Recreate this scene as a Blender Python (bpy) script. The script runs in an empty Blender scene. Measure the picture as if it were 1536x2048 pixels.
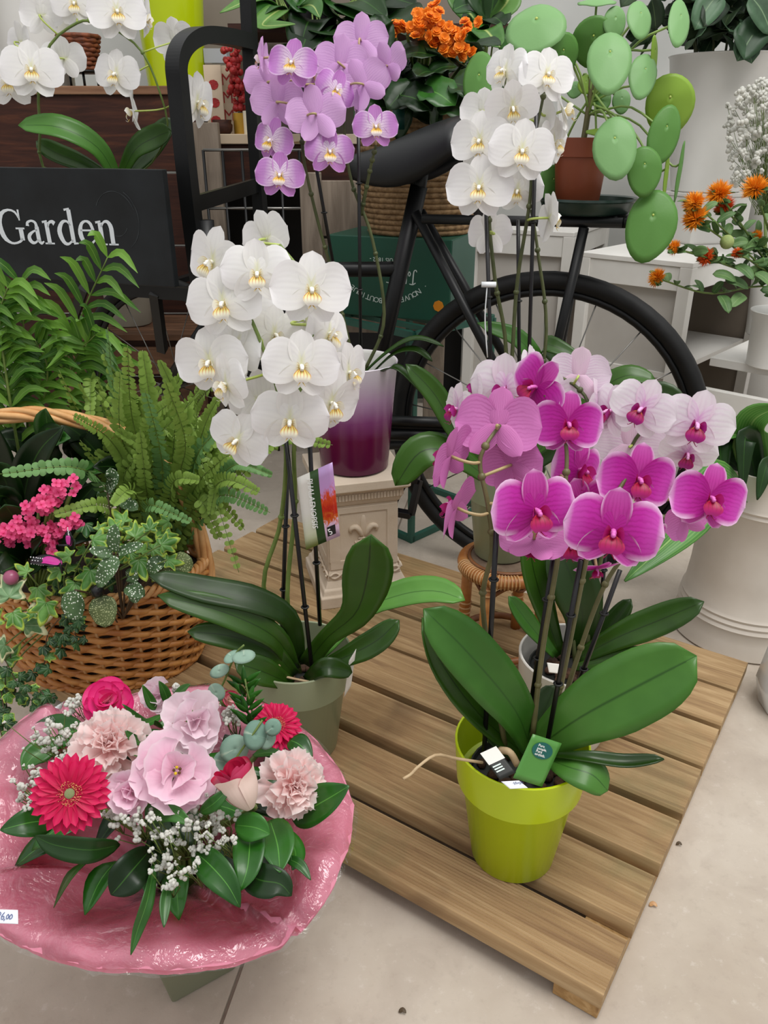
import bpy, bmesh, math, random
from mathutils import Vector, Matrix
random.seed(7)
SC = bpy.context.scene
COL = SC.collection
# ------------------------------------------------------------------ camera, sky, light, exposure
F = 1590.0                                   # focal length in pixels of the 1536 x 2048 frame
PITCH = math.atan(752 / F)                   # looking down about 25 degrees
H = 0.84                                     # height of the phone above the floor
CT, ST = math.cos(PITCH), math.sin(PITCH)
cam_d = bpy.data.cameras.new('camera')
cam = bpy.data.objects.new('camera', cam_d); COL.objects.link(cam)
cam.location = (0, 0, H); cam.rotation_euler = (math.pi / 2 - PITCH, 0, 0)
cam_d.sensor_fit = 'VERTICAL'; cam_d.sensor_height = 36; cam_d.lens = F / 2048 * 36
cam_d.clip_start = 0.02
SC.camera = cam
W = bpy.data.worlds.new('sky'); SC.world = W; W.use_nodes = True
nt = W.node_tree; nt.nodes.clear()
tc = nt.nodes.new('ShaderNodeTexCoord'); sep = nt.nodes.new('ShaderNodeSeparateXYZ')
rp = nt.nodes.new('ShaderNodeValToRGB'); bg = nt.nodes.new('ShaderNodeBackground'); wo = nt.nodes.new('ShaderNodeOutputWorld')
rp.color_ramp.elements[0].position = 0.0; rp.color_ramp.elements[0].color = (.34, .34, .345, 1)
rp.color_ramp.elements[1].position = 0.9; rp.color_ramp.elements[1].color = (1.0, 1.0, 1.0, 1)
nt.links.new(tc.outputs['Generated'], sep.inputs[0]); nt.links.new(sep.outputs['Z'], rp.inputs[0])
nt.links.new(rp.outputs[0], bg.inputs[0]); nt.links.new(bg.outputs[0], wo.inputs[0])
bg.inputs[1].default_value = 1.0
# a bright roof light of the greenhouse, above and to the right
sky_d = bpy.data.lights.new('roof_light', 'AREA'); sky_d.shape = 'RECTANGLE'; sky_d.size = 1.7; sky_d.size_y = 1.1; sky_d.energy = 46; sky_d.color = (1, .98, .95)
sky_l = bpy.data.objects.new('roof_light', sky_d); COL.objects.link(sky_l); sky_l.location = (.75, .35, 3.0)
sky_l.rotation_euler = (Vector((.05, .95, .2)) - Vector(sky_l.location)).to_track_quat('-Z', 'Y').to_euler()
SC.view_settings.view_transform = 'Standard'; SC.view_settings.look = 'None'
SC.view_settings.gamma = 1; SC.view_settings.use_curve_mapping = False
SC.view_settings.exposure = 0.25

# ------------------------------------------------------------------ helpers
def V(*a): return Vector(a)
def depth_of(p): return p.y * CT - (p.z - H) * ST
def P(u, v, D):
    """the point at horizontal distance D that the photograph shows at (u, v)"""
    yc = (1024 - v) / F; xc = (u - 768) / F
    dy = CT + yc * ST; dz = -ST + yc * CT
    k = D / dy
    return V(xc * k, D, H + dz * k)
def GP(u, v, z):
    """the point of the horizontal plane z that the photograph shows at (u, v)"""
    yc = (1024 - v) / F; xc = (u - 768) / F
    dy = CT + yc * ST; dz = -ST + yc * CT
    k = (z - H) / dz
    return V(xc * k, dy * k, z)
def px(n, p): return n * depth_of(p) / F      # n pixels at the distance of p, in metres
def catmull(pts, n):
    pts = [Vector(p) for p in pts]
    if len(pts) == 2: return [pts[0].lerp(pts[1], i / (n - 1)) for i in range(n)]
    a = [pts[0] * 2 - pts[1]] + pts + [pts[-1] * 2 - pts[-2]]
    out = []; m = len(pts) - 1
    for i in range(n):
        t = i / (n - 1) * m; k = min(int(t), m - 1); t -= k
        p0, p1, p2, p3 = a[k:k + 4]
        out.append(.5 * ((2 * p1) + (p2 - p0) * t + (2 * p0 - 5 * p1 + 4 * p2 - p3) * t * t + (3 * p1 - p0 - 3 * p2 + p3) * t ** 3))
    return out
def yawm(a): return Matrix.Rotation(a, 4, 'Z')
def frame(o, ex, ey):
    ex = Vector(ex).normalized(); ez = ex.cross(Vector(ey)).normalized(); ey = ez.cross(ex)
    m = Matrix((ex, ey, ez)).transposed().to_4x4(); m.translation = o
    return m
class G:
    """collects faces, then links them as ONE mesh object"""
    def __init__(s): s.v = []; s.f = []; s.uv = []
    def add(s, vs, fs, uvs=None, M=None):
        o = len(s.v)
        s.v += [(M @ Vector(p)) if M else Vector(p) for p in vs]
        s.uv += uvs if uvs else [(0.5, 0.5)] * len(vs)
        s.f += [tuple(i + o for i in q) for q in fs]
        return s
    def grid(s, rows, uvs=None, loop=False, M=None):
        n = len(rows[0]); vs = [p for r in rows for p in r]; fs = []
        for i in range(len(rows) - 1):
            for j in range(n if loop else n - 1):
                k = (j + 1) % n
                fs.append((i * n + j, i * n + k, (i + 1) * n + k, (i + 1) * n + j))
        if uvs is None: uvs = [(j / (n - 1), i / (len(rows) - 1)) for i in range(len(rows)) for j in range(n)]
        return s.add(vs, fs, uvs, M)
    def tube(s, pts, r, n=8, cap=True, M=None):
        pts = [Vector(p) for p in pts]; m = len(pts)
        rs = r if isinstance(r, (list, tuple)) else [r] * m
        t0 = (pts[1] - pts[0]).normalized()
        a = V(0, 0, 1) if abs(t0.z) < .9 else V(1, 0, 0)
        nn = t0.cross(a).normalized(); rows = []
        for i, p in enumerate(pts):
            t = (pts[min(i + 1, m - 1)] - pts[max(i - 1, 0)])
            t = t.normalized() if t.length > 1e-9 else t0
            nn = (nn - t * nn.dot(t)); nn = nn.normalized() if nn.length > 1e-9 else t.orthogonal().normalized()
            b = t.cross(nn)
            rows.append([p + (nn * math.cos(2 * math.pi * j / n) + b * math.sin(2 * math.pi * j / n)) * rs[i] for j in range(n)])
        o = len(s.v)
        s.grid(rows, loop=True, M=M)
        if cap:
            s.f.append(tuple(o + j for j in reversed(range(n)))); e = o + (m - 1) * n
            s.f.append(tuple(e + j for j in range(n)))
        return s
    def bar(s, a, b, w, h, up=(0, 0, 1)):
        """a flat bar of section w (sideways) x h (along up) from a to b"""
        a = Vector(a); b = Vector(b); t = (b - a).normalized(); sd = t.cross(Vector(up))
        sd = sd.normalized() if sd.length > 1e-6 else t.orthogonal().normalized(); u = sd.cross(t)
        vs = [p + sd * x * w / 2 + u * y * h / 2 for p in (a, b) for x, y in ((-1, -1), (1, -1), (1, 1), (-1, 1))]
        return s.add(vs, [(0, 1, 5, 4), (1, 2, 6, 5), (2, 3, 7, 6), (3, 0, 4, 7), (3, 2, 1, 0), (4, 5, 6, 7)])
    def box(s, c, d, M=None):
        x, y, z = d[0] / 2, d[1] / 2, d[2] / 2; c = Vector(c)
        vs = [c + V(i * x, j * y, k * z) for k in (-1, 1) for i, j in ((-1, -1), (1, -1), (1, 1), (-1, 1))]
        return s.add(vs, [(3, 2, 1, 0), (4, 5, 6, 7), (0, 1, 5, 4), (1, 2, 6, 5), (2, 3, 7, 6), (3, 0, 4, 7)], None, M)
    def lathe(s, prof, c, n=40, sy=1.0, M=None):
        c = Vector(c)
        rows = [[c + V(r * math.cos(2 * math.pi * j / n), r * sy * math.sin(2 * math.pi * j / n), z) for j in range(n)] for r, z in prof]
        zs = [z for r, z in prof]; lo, hi = min(zs), max(zs)
        uv = [(j / n, (z - lo) / max(hi - lo, 1e-6)) for r, z in prof for j in range(n)]
        return s.grid(rows, uv, loop=True, M=M)
    def square(s, prof, M):
        """stack of square sections (half width, z)"""
        rows = [[V(h * x, h * y, z) for x, y in ((-1, -1), (1, -1), (1, 1), (-1, 1))] for h, z in prof]
        o = len(s.v); s.grid(rows, loop=True, M=M); k = o + 4 * (len(prof) - 1)
        s.f.append((k, k + 1, k + 2, k + 3)); s.f.append((o + 3, o + 2, o + 1, o)); return s
    def ball(s, c, r, nu=8, nv=6, M=None):
        c = Vector(c); r = Vector(r) if hasattr(r, '__len__') else V(r, r, r)
        rows = [[c + V(r.x * math.sin(math.pi * i / nv) * math.cos(2 * math.pi * j / nu), r.y * math.sin(math.pi * i / nv) * math.sin(2 * math.pi * j / nu), -r.z * math.cos(math.pi * i / nv)) for j in range(nu)] for i in range(nv + 1)]
        return s.grid(rows, loop=True, M=M)
    def torus(s, c, R, r, n=32, m=8, M=None, sy=1.0):
        c = Vector(c); rows = []
        for i in range(n + 1):
            a = 2 * math.pi * i / n
            rows.append([c + V((R + r * math.cos(2 * math.pi * j / m)) * math.cos(a), (R * sy + r * math.cos(2 * math.pi * j / m)) * math.sin(a), r * math.sin(2 * math.pi * j / m)) for j in range(m)])
        return s.grid(rows, loop=True, M=M)
    def poly(s, pts, h, M):
        """flat outline pts (x, y) given thickness h"""
        n = len(pts); vs = [V(x, y, 0) for x, y in pts] + [V(x, y, h) for x, y in pts]
        fs = [tuple(range(n - 1, -1, -1)), tuple(range(n, 2 * n))] + [(i, (i + 1) % n, n + (i + 1) % n, n + i) for i in range(n)]
        return s.add(vs, fs, None, M)
    def mesh(s, name, mat, off=None, smooth=True, sharp=None):
        me = bpy.data.meshes.new(name)
        off = off or V(0, 0, 0)
        me.from_pydata([tuple(p - off) for p in s.v], [], s.f)
        ul = me.uv_layers.new(name='UVMap')
        idx = [0] * len(me.loops); me.loops.foreach_get('vertex_index', idx)
        ul.data.foreach_set('uv', [c for i in idx for c in s.uv[i]])
        if smooth: me.polygons.foreach_set('use_smooth', [True] * len(me.polygons))
        if smooth and sharp: me.set_sharp_from_angle(angle=math.radians(sharp))
        me.materials.append(mat); me.update()
        return me
    def obj(s, name, mat, parent=None, smooth=True, sharp=None, solid=0, bevel=0, **kw):
        off = base_of(parent) if parent else None
        o = bpy.data.objects.new(name, s.mesh(name, mat, off, smooth, sharp)); COL.objects.link(o)
        if parent: o.parent = parent
        for k, x in kw.items(): o[k] = x
        if solid:
            md = o.modifiers.new('thickness', 'SOLIDIFY'); md.thickness = solid; md.offset = -1
        if bevel:
            md = o.modifiers.new('bevel', 'BEVEL'); md.width = bevel; md.segments = 2; md.limit_method = 'ANGLE'
        return o
def base_of(o):
    p = Vector(o.location)
    while o.parent: o = o.parent; p += o.location
    return p
def inst(me, name, M, parent=None, **kw):
    """an object that shares mesh data, placed by a world matrix"""
    o = bpy.data.objects.new(name, me); COL.objects.link(o)
    if parent:
        o.parent = parent; M = Matrix.Translation(-base_of(parent)) @ M
    o.matrix_local = M
    for k, x in kw.items(): o[k] = x
    return o
def thing(name, label, cat, loc, group=None):
    o = bpy.data.objects.new(name, None); COL.objects.link(o); o.location = loc; o.empty_display_size = .02
    o['label'] = label; o['category'] = cat
    if group: o['group'] = group
    return o
def tag(o, label, cat, group=None):
    o['label'] = label; o['category'] = cat
    if group: o['group'] = group
    return o
def text_geo(g, s, size, M, align='CENTER', h=.0004):
    c = bpy.data.curves.new('txt', 'FONT'); c.body = s; c.size = size; c.align_x = align; c.resolution_u = 2; c.extrude = h / 2
    o = bpy.data.objects.new('txt', c); COL.objects.link(o)
    bpy.context.view_layer.update()
    me = bpy.data.meshes.new_from_object(o.evaluated_get(bpy.context.evaluated_depsgraph_get()))
    g.add([v.co for v in me.vertices], [tuple(p.vertices) for p in me.polygons], None, M)
    bpy.data.objects.remove(o); bpy.data.curves.remove(c); bpy.data.meshes.remove(me)
    return g
def ribbon(g, pts, M, n=18, h=.0005):
    """a pen stroke in the plane of M: pts are (x, y, width)"""
    q = catmull([V(*p) for p in pts], n) if len(pts) > 2 else [V(*p) for p in pts]
    L = []; R = []
    for i, p in enumerate(q):
        t = q[min(i + 1, len(q) - 1)] - q[max(i - 1, 0)]; t.z = 0; t.normalize()
        w = max(p.z, .0002) / 2
        L.append((p.x - t.y * w, p.y + t.x * w)); R.append((p.x + t.y * w, p.y - t.x * w))
    for i in range(len(q) - 1):
        g.poly([L[i], R[i], R[i + 1], L[i + 1]], h, M)
# ------------------------------------------------------------------ materials
def C(hx, k=1.0):
    r = [int(hx[i:i + 2], 16) / 255 for i in (0, 2, 4)]
    return tuple(k * (c / 12.92 if c <= .04045 else ((c + .055) / 1.055) ** 2.4) for c in r) + (1,)
class NT:
    def __init__(s, name):
        s.m = bpy.data.materials.new(name); s.m.use_nodes = True; s.t = s.m.node_tree
        s.t.nodes.clear(); s.out = s.t.nodes.new('ShaderNodeOutputMaterial')
    def n(s, t, **kw):
        o = s.t.nodes.new('ShaderNode' + t)
        for k, x in kw.items():
            if k.startswith('i_'): o.inputs[int(k[2:])].default_value = x
            else: setattr(o, k, x)
        return o
    def l(s, a, b): s.t.links.new(a, b)
    def math(s, op, a, b=None, c=None, clamp=False):
        o = s.n('Math', operation=op, use_clamp=clamp)
        for i, x in enumerate((a, b, c)):
            if x is None: continue
            if hasattr(x, 'links'): s.l(x, o.inputs[i])
            else: o.inputs[i].default_value = x
        return o.outputs[0]
    def mix(s, f, a, b, blend='MIX'):
        o = s.n('Mix', data_type='RGBA', blend_type=blend)
        for i, x in ((0, f), (6, a), (7, b)):
            if hasattr(x, 'links'): s.l(x, o.inputs[i])
            else: o.inputs[i].default_value = x
        return o.outputs[2]
    def ramp(s, f, stops, interp='LINEAR'):
        o = s.n('ValToRGB'); r = o.color_ramp; r.interpolation = interp
        while len(r.elements) < len(stops): r.elements.new(.5)
        for e, (p, c) in zip(r.elements, stops): e.position = p; e.color = c if len(c) == 4 else (*c, 1)
        s.l(f, o.inputs[0]); return o.outputs[0]
    def coord(s, kind='Object', scale=None):
        o = s.n('TexCoord').outputs[kind]
        if scale:
            mp = s.n('Mapping'); mp.inputs['Scale'].default_value = scale; s.l(o, mp.inputs[0]); o = mp.outputs[0]
        return o
    def noise(s, co, scale, detail=4, rough=.55, dist=0):
        o = s.n('TexNoise'); s.l(co, o.inputs['Vector'])
        o.inputs['Scale'].default_value = scale; o.inputs['Detail'].default_value = detail
        o.inputs['Roughness'].default_value = rough; o.inputs['Distortion'].default_value = dist
        return o.outputs['Fac']
    def bump(s, h, st, d=.002):
        o = s.n('Bump'); o.inputs['Strength'].default_value = st; o.inputs['Distance'].default_value = d
        s.l(h, o.inputs['Height']); return o.outputs[0]
    def bsdf(s, col, rough=.5, metal=0, spec=.5, normal=None, trans=0, tcol=None, coat=0, sss=0):
        p = s.n('BsdfPrincipled')
        if hasattr(col, 'links'): s.l(col, p.inputs['Base Color'])
        else: p.inputs['Base Color'].default_value = col
        if hasattr(rough, 'links'): s.l(rough, p.inputs['Roughness'])
        else: p.inputs['Roughness'].default_value = rough
        p.inputs['Metallic'].default_value = metal; p.inputs['Specular IOR Level'].default_value = spec
        p.inputs['Coat Weight'].default_value = coat; p.inputs['Coat Roughness'].default_value = .1
        if normal: s.l(normal, p.inputs['Normal'])
        o = p.outputs[0]
        if trans:
            t = s.n('BsdfTranslucent'); mx = s.n('MixShader'); mx.inputs[0].default_value = trans
            tc_ = tcol if tcol is not None else col
            if hasattr(tc_, 'links'): s.l(tc_, t.inputs[0])
            else: t.inputs[0].default_value = tc_
            s.l(o, mx.inputs[1]); s.l(t.outputs[0], mx.inputs[2]); o = mx.outputs[0]
        s.l(o, s.out.inputs[0]); return s.m
def plain(name, col, rough=.5, col2=None, scale=20, bump=0, bscale=None, metal=0, spec=.5, coat=0, stretch=None, trans=0, lo=.35, hi=.65):
    k = NT(name); co = k.coord('Object', stretch); c = C(col); nr = None
    if col2:
        n = k.noise(co, scale); c = k.ramp(n, [(lo, C(col)), (hi, C(col2))])
    if bump: nr = k.bump(k.noise(co, bscale or scale * 4), bump)
    return k.bsdf(c, rough, metal, spec, nr, trans, None, coat)
def petal(name, stops, edge=None, ew=.25, vein=None, vf=60, va=.3, back=None, trans=.3, rough=.5):
    """petal coloured along its length (V), toward its edge, and with veins across (U)"""
    k = NT(name); uv = k.coord('UV'); sp = k.n('SeparateXYZ'); k.l(uv, sp.inputs[0]); u, v = sp.outputs[0], sp.outputs[1]
    c = k.ramp(v, [(p, C(h)) for p, h in stops])
    uu = k.math('ABSOLUTE', k.math('SUBTRACT', k.math('MULTIPLY', u, 2.0), 1.0))
    if vein:
        w = k.math('SINE', k.math('MULTIPLY', k.math('ADD', u, k.math('MULTIPLY', k.noise(uv, 6, 2), .12)), vf))
        f = k.math('MULTIPLY', k.math('POWER', k.math('MULTIPLY', k.math('ADD', w, 1.0), .5), 3.0), k.math('MULTIPLY', k.math('SUBTRACT', 1.05, v), va), clamp=True)
        c = k.mix(f, c, C(vein))
    if edge:
        d = k.math('MAXIMUM', uu, k.math('POWER', v, 1.5)); on = k.math('DIVIDE', k.math('SUBTRACT', v, .3), .25, clamp=True)
        c = k.mix(k.math('MULTIPLY', k.math('DIVIDE', k.math('SUBTRACT', d, 1.0 - ew), ew, clamp=True), on), c, C(edge))
    if back:
        g = k.n('NewGeometry'); bs = k.math('POWER', k.math('MULTIPLY', k.math('ADD', k.math('SINE', k.math('MULTIPLY', k.math('ADD', u, k.math('MULTIPLY', k.noise(uv, 5, 2), .1)), 84)), 1.0), .5), 3.0); bc = k.mix(k.math('MULTIPLY', bs, k.math('MULTIPLY', k.math('SUBTRACT', 1.1, v), .38), clamp=True), C(back), C(vein or back))
        c = k.mix(g.outputs['Backfacing'], c, bc)
    h = k.math('SINE', k.math('MULTIPLY', u, 55.0))
    return k.bsdf(c, rough, 0, .35, k.bump(h, .035, .001), trans)
def leafm(name, a, b, rib=None, rough=.38, spec=.5, trans=.12, back=None, sc=30, ribw=.05, lines=0, bump=.1):
    k = NT(name); uv = k.coord('UV'); sp = k.n('SeparateXYZ'); k.l(uv, sp.inputs[0]); u, v = sp.outputs[0], sp.outputs[1]
    rnd = k.n('ObjectInfo').outputs['Random']
    n = k.noise(k.coord('Object'), sc, 3)
    f = k.math('ADD', k.math('MULTIPLY', n, .8), k.math('MULTIPLY', k.math('SUBTRACT', rnd, .5), .5))
    c = k.ramp(f, [(.2, C(a)), (.62, C(b))])
    if lines:
        w = k.math('POWER', k.math('ABSOLUTE', k.math('SINE', k.math('MULTIPLY', u, lines))), 6.0)
        c = k.mix(k.math('MULTIPLY', w, .35), c, C(rib or b))
    if rib:
        d = k.math('ABSOLUTE', k.math('SUBTRACT', u, .5))
        c = k.mix(k.math('SUBTRACT', 1.0, k.math('DIVIDE', d, ribw), clamp=True), c, C(rib))
    if back:
        c = k.mix(k.n('NewGeometry').outputs['Backfacing'], c, C(back))
    return k.bsdf(c, rough, 0, spec, k.bump(k.noise(k.coord('Object'), sc * 6, 2), bump, .001), trans)
# ------------------------------------------------------------------ palette
MAT = {}
def M_(k, f, *a, **kw): MAT[k] = f(k, *a, **kw)
def concrete():
    k = NT('concrete'); co = k.coord('Object')
    n1 = k.noise(co, 3.0, 5, .6); n2 = k.noise(co, 60, 6, .7); n3 = k.noise(co, 14, 4, .6, .6)
    c = k.ramp(n1, [(.3, C('aa9d8e')), (.55, C('bcb1a3')), (.75, C('c7beb2'))])
    c = k.mix(k.math('MULTIPLY', k.ramp(n3, [(.45, (0, 0, 0)), (.75, (1, 1, 1))]), .5), c, C('a3968a'))
    c = k.mix(k.math('MULTIPLY', k.ramp(n2, [(.55, (0, 0, 0)), (.75, (1, 1, 1))]), .35), c, C('988c80'))
    c = k.mix(k.math('MULTIPLY', k.ramp(n2, [(.25, (1, 1, 1)), (.42, (0, 0, 0))]), .35), c, C('ded8d0'))
    k.bsdf(c, .75, 0, .3, k.bump(n2, .25, .0015)); return k.m
MAT['concrete'] = concrete()
def wood(name, a, b, c3, scale=(3, 40, 40), stain=None, rough=.65):
    k = NT(name); rnd = k.n('ObjectInfo').outputs['Random']
    co = k.coord('Object', scale)
    off = k.n('VectorMath', operation='ADD'); k.l(co, off.inputs[0])
    cb = k.n('CombineXYZ'); k.l(k.math('MULTIPLY', rnd, 37.0), cb.inputs[0]); k.l(k.math('MULTIPLY', rnd, 91.0), cb.inputs[1]); k.l(cb.outputs[0], off.inputs[1])
    n = k.noise(off.outputs[0], 1.0, 5, .6, .8)
    c = k.ramp(n, [(.28, C(a)), (.5, C(b)), (.72, C(c3))])
    c = k.mix(k.math('MULTIPLY', k.math('SUBTRACT', rnd, .3), .5, clamp=True), c, C(a))
    if stain:
        o2 = k.n('VectorMath', operation='ADD'); k.l(k.coord('Object'), o2.inputs[0]); k.l(cb.outputs[0], o2.inputs[1])
        s = k.noise(o2.outputs[0], 6, 4, .6)
        c = k.mix(k.math('MULTIPLY', k.ramp(s, [(.5, (0, 0, 0)), (.72, (1, 1, 1))]), .75), c, C(stain))
        s2 = k.noise(o2.outputs[0], 4, 3, .6, 1.0)
        c = k.mix(k.math('MULTIPLY', k.ramp(s2, [(.58, (0, 0, 0)), (.74, (1, 1, 1))]), .55), c, C('4a3426'))
    return k.bsdf(c, rough, 0, .3, k.bump(n, .35, .001))
MAT['plank'] = wood('weathered_decking', '86694a', 'a48760', 'bfa47c', (5, 90, 60), '7d7450')
MAT['plank_edge'] = wood('runner_timber', '8a6840', 'a98555', 'c4a374', (60, 12, 60))
MAT['brown_wood'] = wood('dark_brown_wood', '2a1610', '3d2118', '55301f', (6, 60, 60))
MAT['counter_edge'] = wood('counter_top_wood', '6a4a35', '87624a', '9c7a5e', (5, 60, 60))
MAT['crate_wood'] = wood('weathered_crate_wood', '6f6255', '8d8072', 'a89a8a', (40, 40, 5))
MAT['slat_wood'] = wood('old_slat_wood', '4d3626', '6b4c37', '7d5a44', (6, 50, 50))
plain_specs = dict(
    wall=('b9bab6', .8, 'cfd0cc', 2), white_paint=('d5d2cc', .5, 'e4e2dd', 5, .1), grey_panel=('b3aea7', .55, 'c2beb8', 4, .08),
    bucket_white=('d9d7d2', .35, 'e6e5e1', 3), cream_bin=('cfc6ba', .45, 'dcd4c9', 6, .05), bucket_rim=('eceae6', .35),
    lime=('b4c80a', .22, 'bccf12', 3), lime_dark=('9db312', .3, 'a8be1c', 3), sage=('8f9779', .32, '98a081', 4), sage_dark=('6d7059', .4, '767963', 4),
    pot_white=('d2cec6', .25, 'dad6cf', 4), terracotta=('7a3a20', .45, '8c472b', 6, .05), saucer=('1c2b26', .3, '263a33', 6),
    black_metal=('08090a', .42, '101112', 12, .05, None, 0, .35), tyre=('0a0a0a', .6, '131313', 40, .1, None, 0, .35), steel=('8a8884', .3, None, 20, 0, None, .9),
    saddle=('0e0f11', .45, '16181a', 8, .08, None, 0, .4), black_plastic=('0b090d', .35), green_metal=('1d4f42', .45, '2a5f50', 10, .05),
    green_box=('134936', .5, '185440', 3), box_side=('38594c', .55, '43655a', 4), print_pale=('d8e6df', .6),
    orange_tag=('e08a12', .5), sign=('0c0f11', .5, '191d20', 9, .15, None, 0, .35), letter=('d8dee2', .5), scratch=('2b3033', .6),
    plaster=('cbb9a3', .8, 'd9cab8', 9, .25, 120), bark=('2e1d14', .9, '5a3d2a', 60, .8), soil=('1d130d', .95, '38271b', 60, .8),
    root=('a98f6c', .7, 'c2aa86', 40), cane=('a4642f', .42, 'c58a4d', 30, .1), cane_light=('b98a58', .45, 'd0a878', 30, .1), cane_dark=('6b3d1c', .5, '8f5a30', 30),
    stool_seat=('5f4d3f', .7, '7d6a58', 30, .3), wicker=('a5642c', .45, 'cf9350', 22, .15), wicker_light=('c68b4f', .45, 'e0b078', 25, .15),
    seagrass=('765a3a', .75, 'a3835c', 90, .6), stem=('5a7030', .45, '71863f', 30), stem_dark=('3f4826', .5, '565c36', 30), stem_brown=('55532f', .5, '6b6540', 30),
    pedicel=('a59a62', .5, 'b79a78', 30), pedicel_green=('9fb04a', .5, 'b4c46a', 30), stalk=('566b2e', .5, '6f853f', 40), pilea_stalk=('7fa04e', .45, '94b060', 30),
    card_white=('e6e2da', .5), card_black=('1d1f1c', .4), card_green=('4f8a3c', .35, '5f9a4a', 6), card_teal=('0e5a52', .4), ink=('f2f4f0', .5), ink_blue=('4a5a8a', .5), price=('eef1f6', .4),
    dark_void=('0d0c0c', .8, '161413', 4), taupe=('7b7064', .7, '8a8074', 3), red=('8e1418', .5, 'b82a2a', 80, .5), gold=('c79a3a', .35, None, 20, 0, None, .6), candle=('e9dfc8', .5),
    bud=('7f9150', .6, '9aa866', 60, .3), tie=('0f1210', .5), clip_white=('e4e8ea', .3), stalk_brown=('4a3a24', .6), brown_basket=('5a2c18', .6, '8a4a2a', 60, .3), grey_leafpot=('8d8678', .6, '9b9485', 5),
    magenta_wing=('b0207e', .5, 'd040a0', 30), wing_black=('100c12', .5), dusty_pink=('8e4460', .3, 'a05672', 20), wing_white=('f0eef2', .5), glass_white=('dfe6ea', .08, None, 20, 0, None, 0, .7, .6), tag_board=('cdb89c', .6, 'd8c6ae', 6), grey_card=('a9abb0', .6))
for kk, sp_ in plain_specs.items(): M_(kk, plain, *sp_)
def ombre():
    k = NT('ombre_glaze'); uv = k.coord('UV'); sp = k.n('SeparateXYZ'); k.l(uv, sp.inputs[0])
    v = k.math('ADD', sp.outputs[1], k.math('MULTIPLY', k.math('SUBTRACT', k.noise(k.coord('Object'), 30, 3), .5), .06))
    c = k.ramp(v, [(.0, C('4d0634')), (.35, C('63093f')), (.52, C('86427a')), (.7, C('b48fb4')), (.9, C('cfc3d0')), (1, C('d8d0da'))])
    return k.bsdf(c, .2, 0, .5)
MAT['ombre'] = ombre()
# flowers
M_('white_petal', petal, [(0, 'e6e6b8'), (.14, 'f5f4f1'), (1, 'f8f6f8')], None, .2, 'e4e0e6', 40, .25, None, .32)
M_('white_sepal', petal, [(0, 'dfe2b0'), (.15, 'f0efea'), (1, 'f5f3f3')], None, .2, 'd8d4d8', 30, .3, None, .32)
M_('cream_petal', petal, [(0, 'd9dc9c'), (.2, 'efeee0'), (1, 'f3f2ec')], None, .2, 'd8d8c8', 40, .3, None, .32)
M_('magenta_petal', petal, [(0, 'b0148c'), (.5, 'c428a6'), (.8, 'd04cba'), (1, 'dc80d0')], 'f4d0f0', .24, '980870', 70, .6, 'd27cbe', .25)
M_('magenta_sepal', petal, [(0, 'b83a96'), (.5, 'c238a0'), (1, 'cc5cb4')], 'eabce2', .18, '9a1474', 50, .55, 'd27cbc', .25)
M_('lilac_petal', petal, [(0, 'f8eef8'), (.3, 'f0daf2'), (.62, 'cf94d8'), (1, 'c47ccc')], 'ecd0f0', .12, 'aa58ba', 60, .55, 'e0b4e4', .3)
M_('lilac_sepal', petal, [(0, 'e8cce6'), (.4, 'cb8fd0'), (1, 'c27cc8')], 'e2bce6', .12, 'a658b4', 40, .55, 'dcaedf', .3)
M_('blush_petal', petal, [(0, 'dc9cd4'), (.16, 'f0dcee'), (.45, 'f6eef6'), (1, 'f9f5f9')], None, .2, 'cc80c4', 44, .28, 'f2e2f0', .3)
M_('blush_sepal', petal, [(0, 'e4b8d8'), (.4, 'f2e2ee'), (1, 'f5edf4')], None, .2, 'd090c4', 30, .25, 'efd6e6', .3)
def lipm(name, stops, spot=None, ssc=40, th=.56):
    k = NT(name); uv = k.coord('UV'); sp = k.n('SeparateXYZ'); k.l(uv, sp.inputs[0])
    c = k.ramp(sp.outputs[1], [(p, C(h)) for p, h in stops])
    if spot:
        w = k.math('SINE', k.math('MULTIPLY', sp.outputs[0], ssc))
        f = k.math('MULTIPLY', k.ramp(w, [(th, (0, 0, 0)), (th + .2, (1, 1, 1))]), k.ramp(sp.outputs[1], [(.1, (1, 1, 1)), (.75, (0, 0, 0))]))
        c = k.mix(f, c, C(spot))
    return k.bsdf(c, .4, 0, .4, None, .2)
MAT['white_lip'] = lipm('white_lip', [(0, 'e8cf5a'), (.3, 'e6dc86'), (.55, 'f0eccf'), (1, 'f6f4f2')], 'c4501e', 34, .45)
MAT['magenta_lip'] = lipm('magenta_lip', [(0, 'c8482e'), (.12, 'b0103c'), (.5, 'ac0c5a'), (1, 'c02c8c')], '8a0838', 30, .5)
MAT['lilac_lip'] = lipm('lilac_lip', [(0, 'dca822'), (.35, 'e2bc4c'), (.6, 'f2e8da'), (1, 'f0dff0')], 'c0801e', 30, .5)
MAT['blush_lip'] = lipm('blush_lip', [(0, 'd08a2e'), (.16, 'b01a54'), (.6, 'a01474'), (1, 'b43694')], '7e0a3a', 30, .5)
for kk, cc in (('white_column', 'f4f2e8'), ('magenta_column', 'd468b8'), ('lilac_column', 'f2e6f0'), ('blush_column', 'e8a8d8')): M_(kk, plain, cc, .4)
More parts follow.
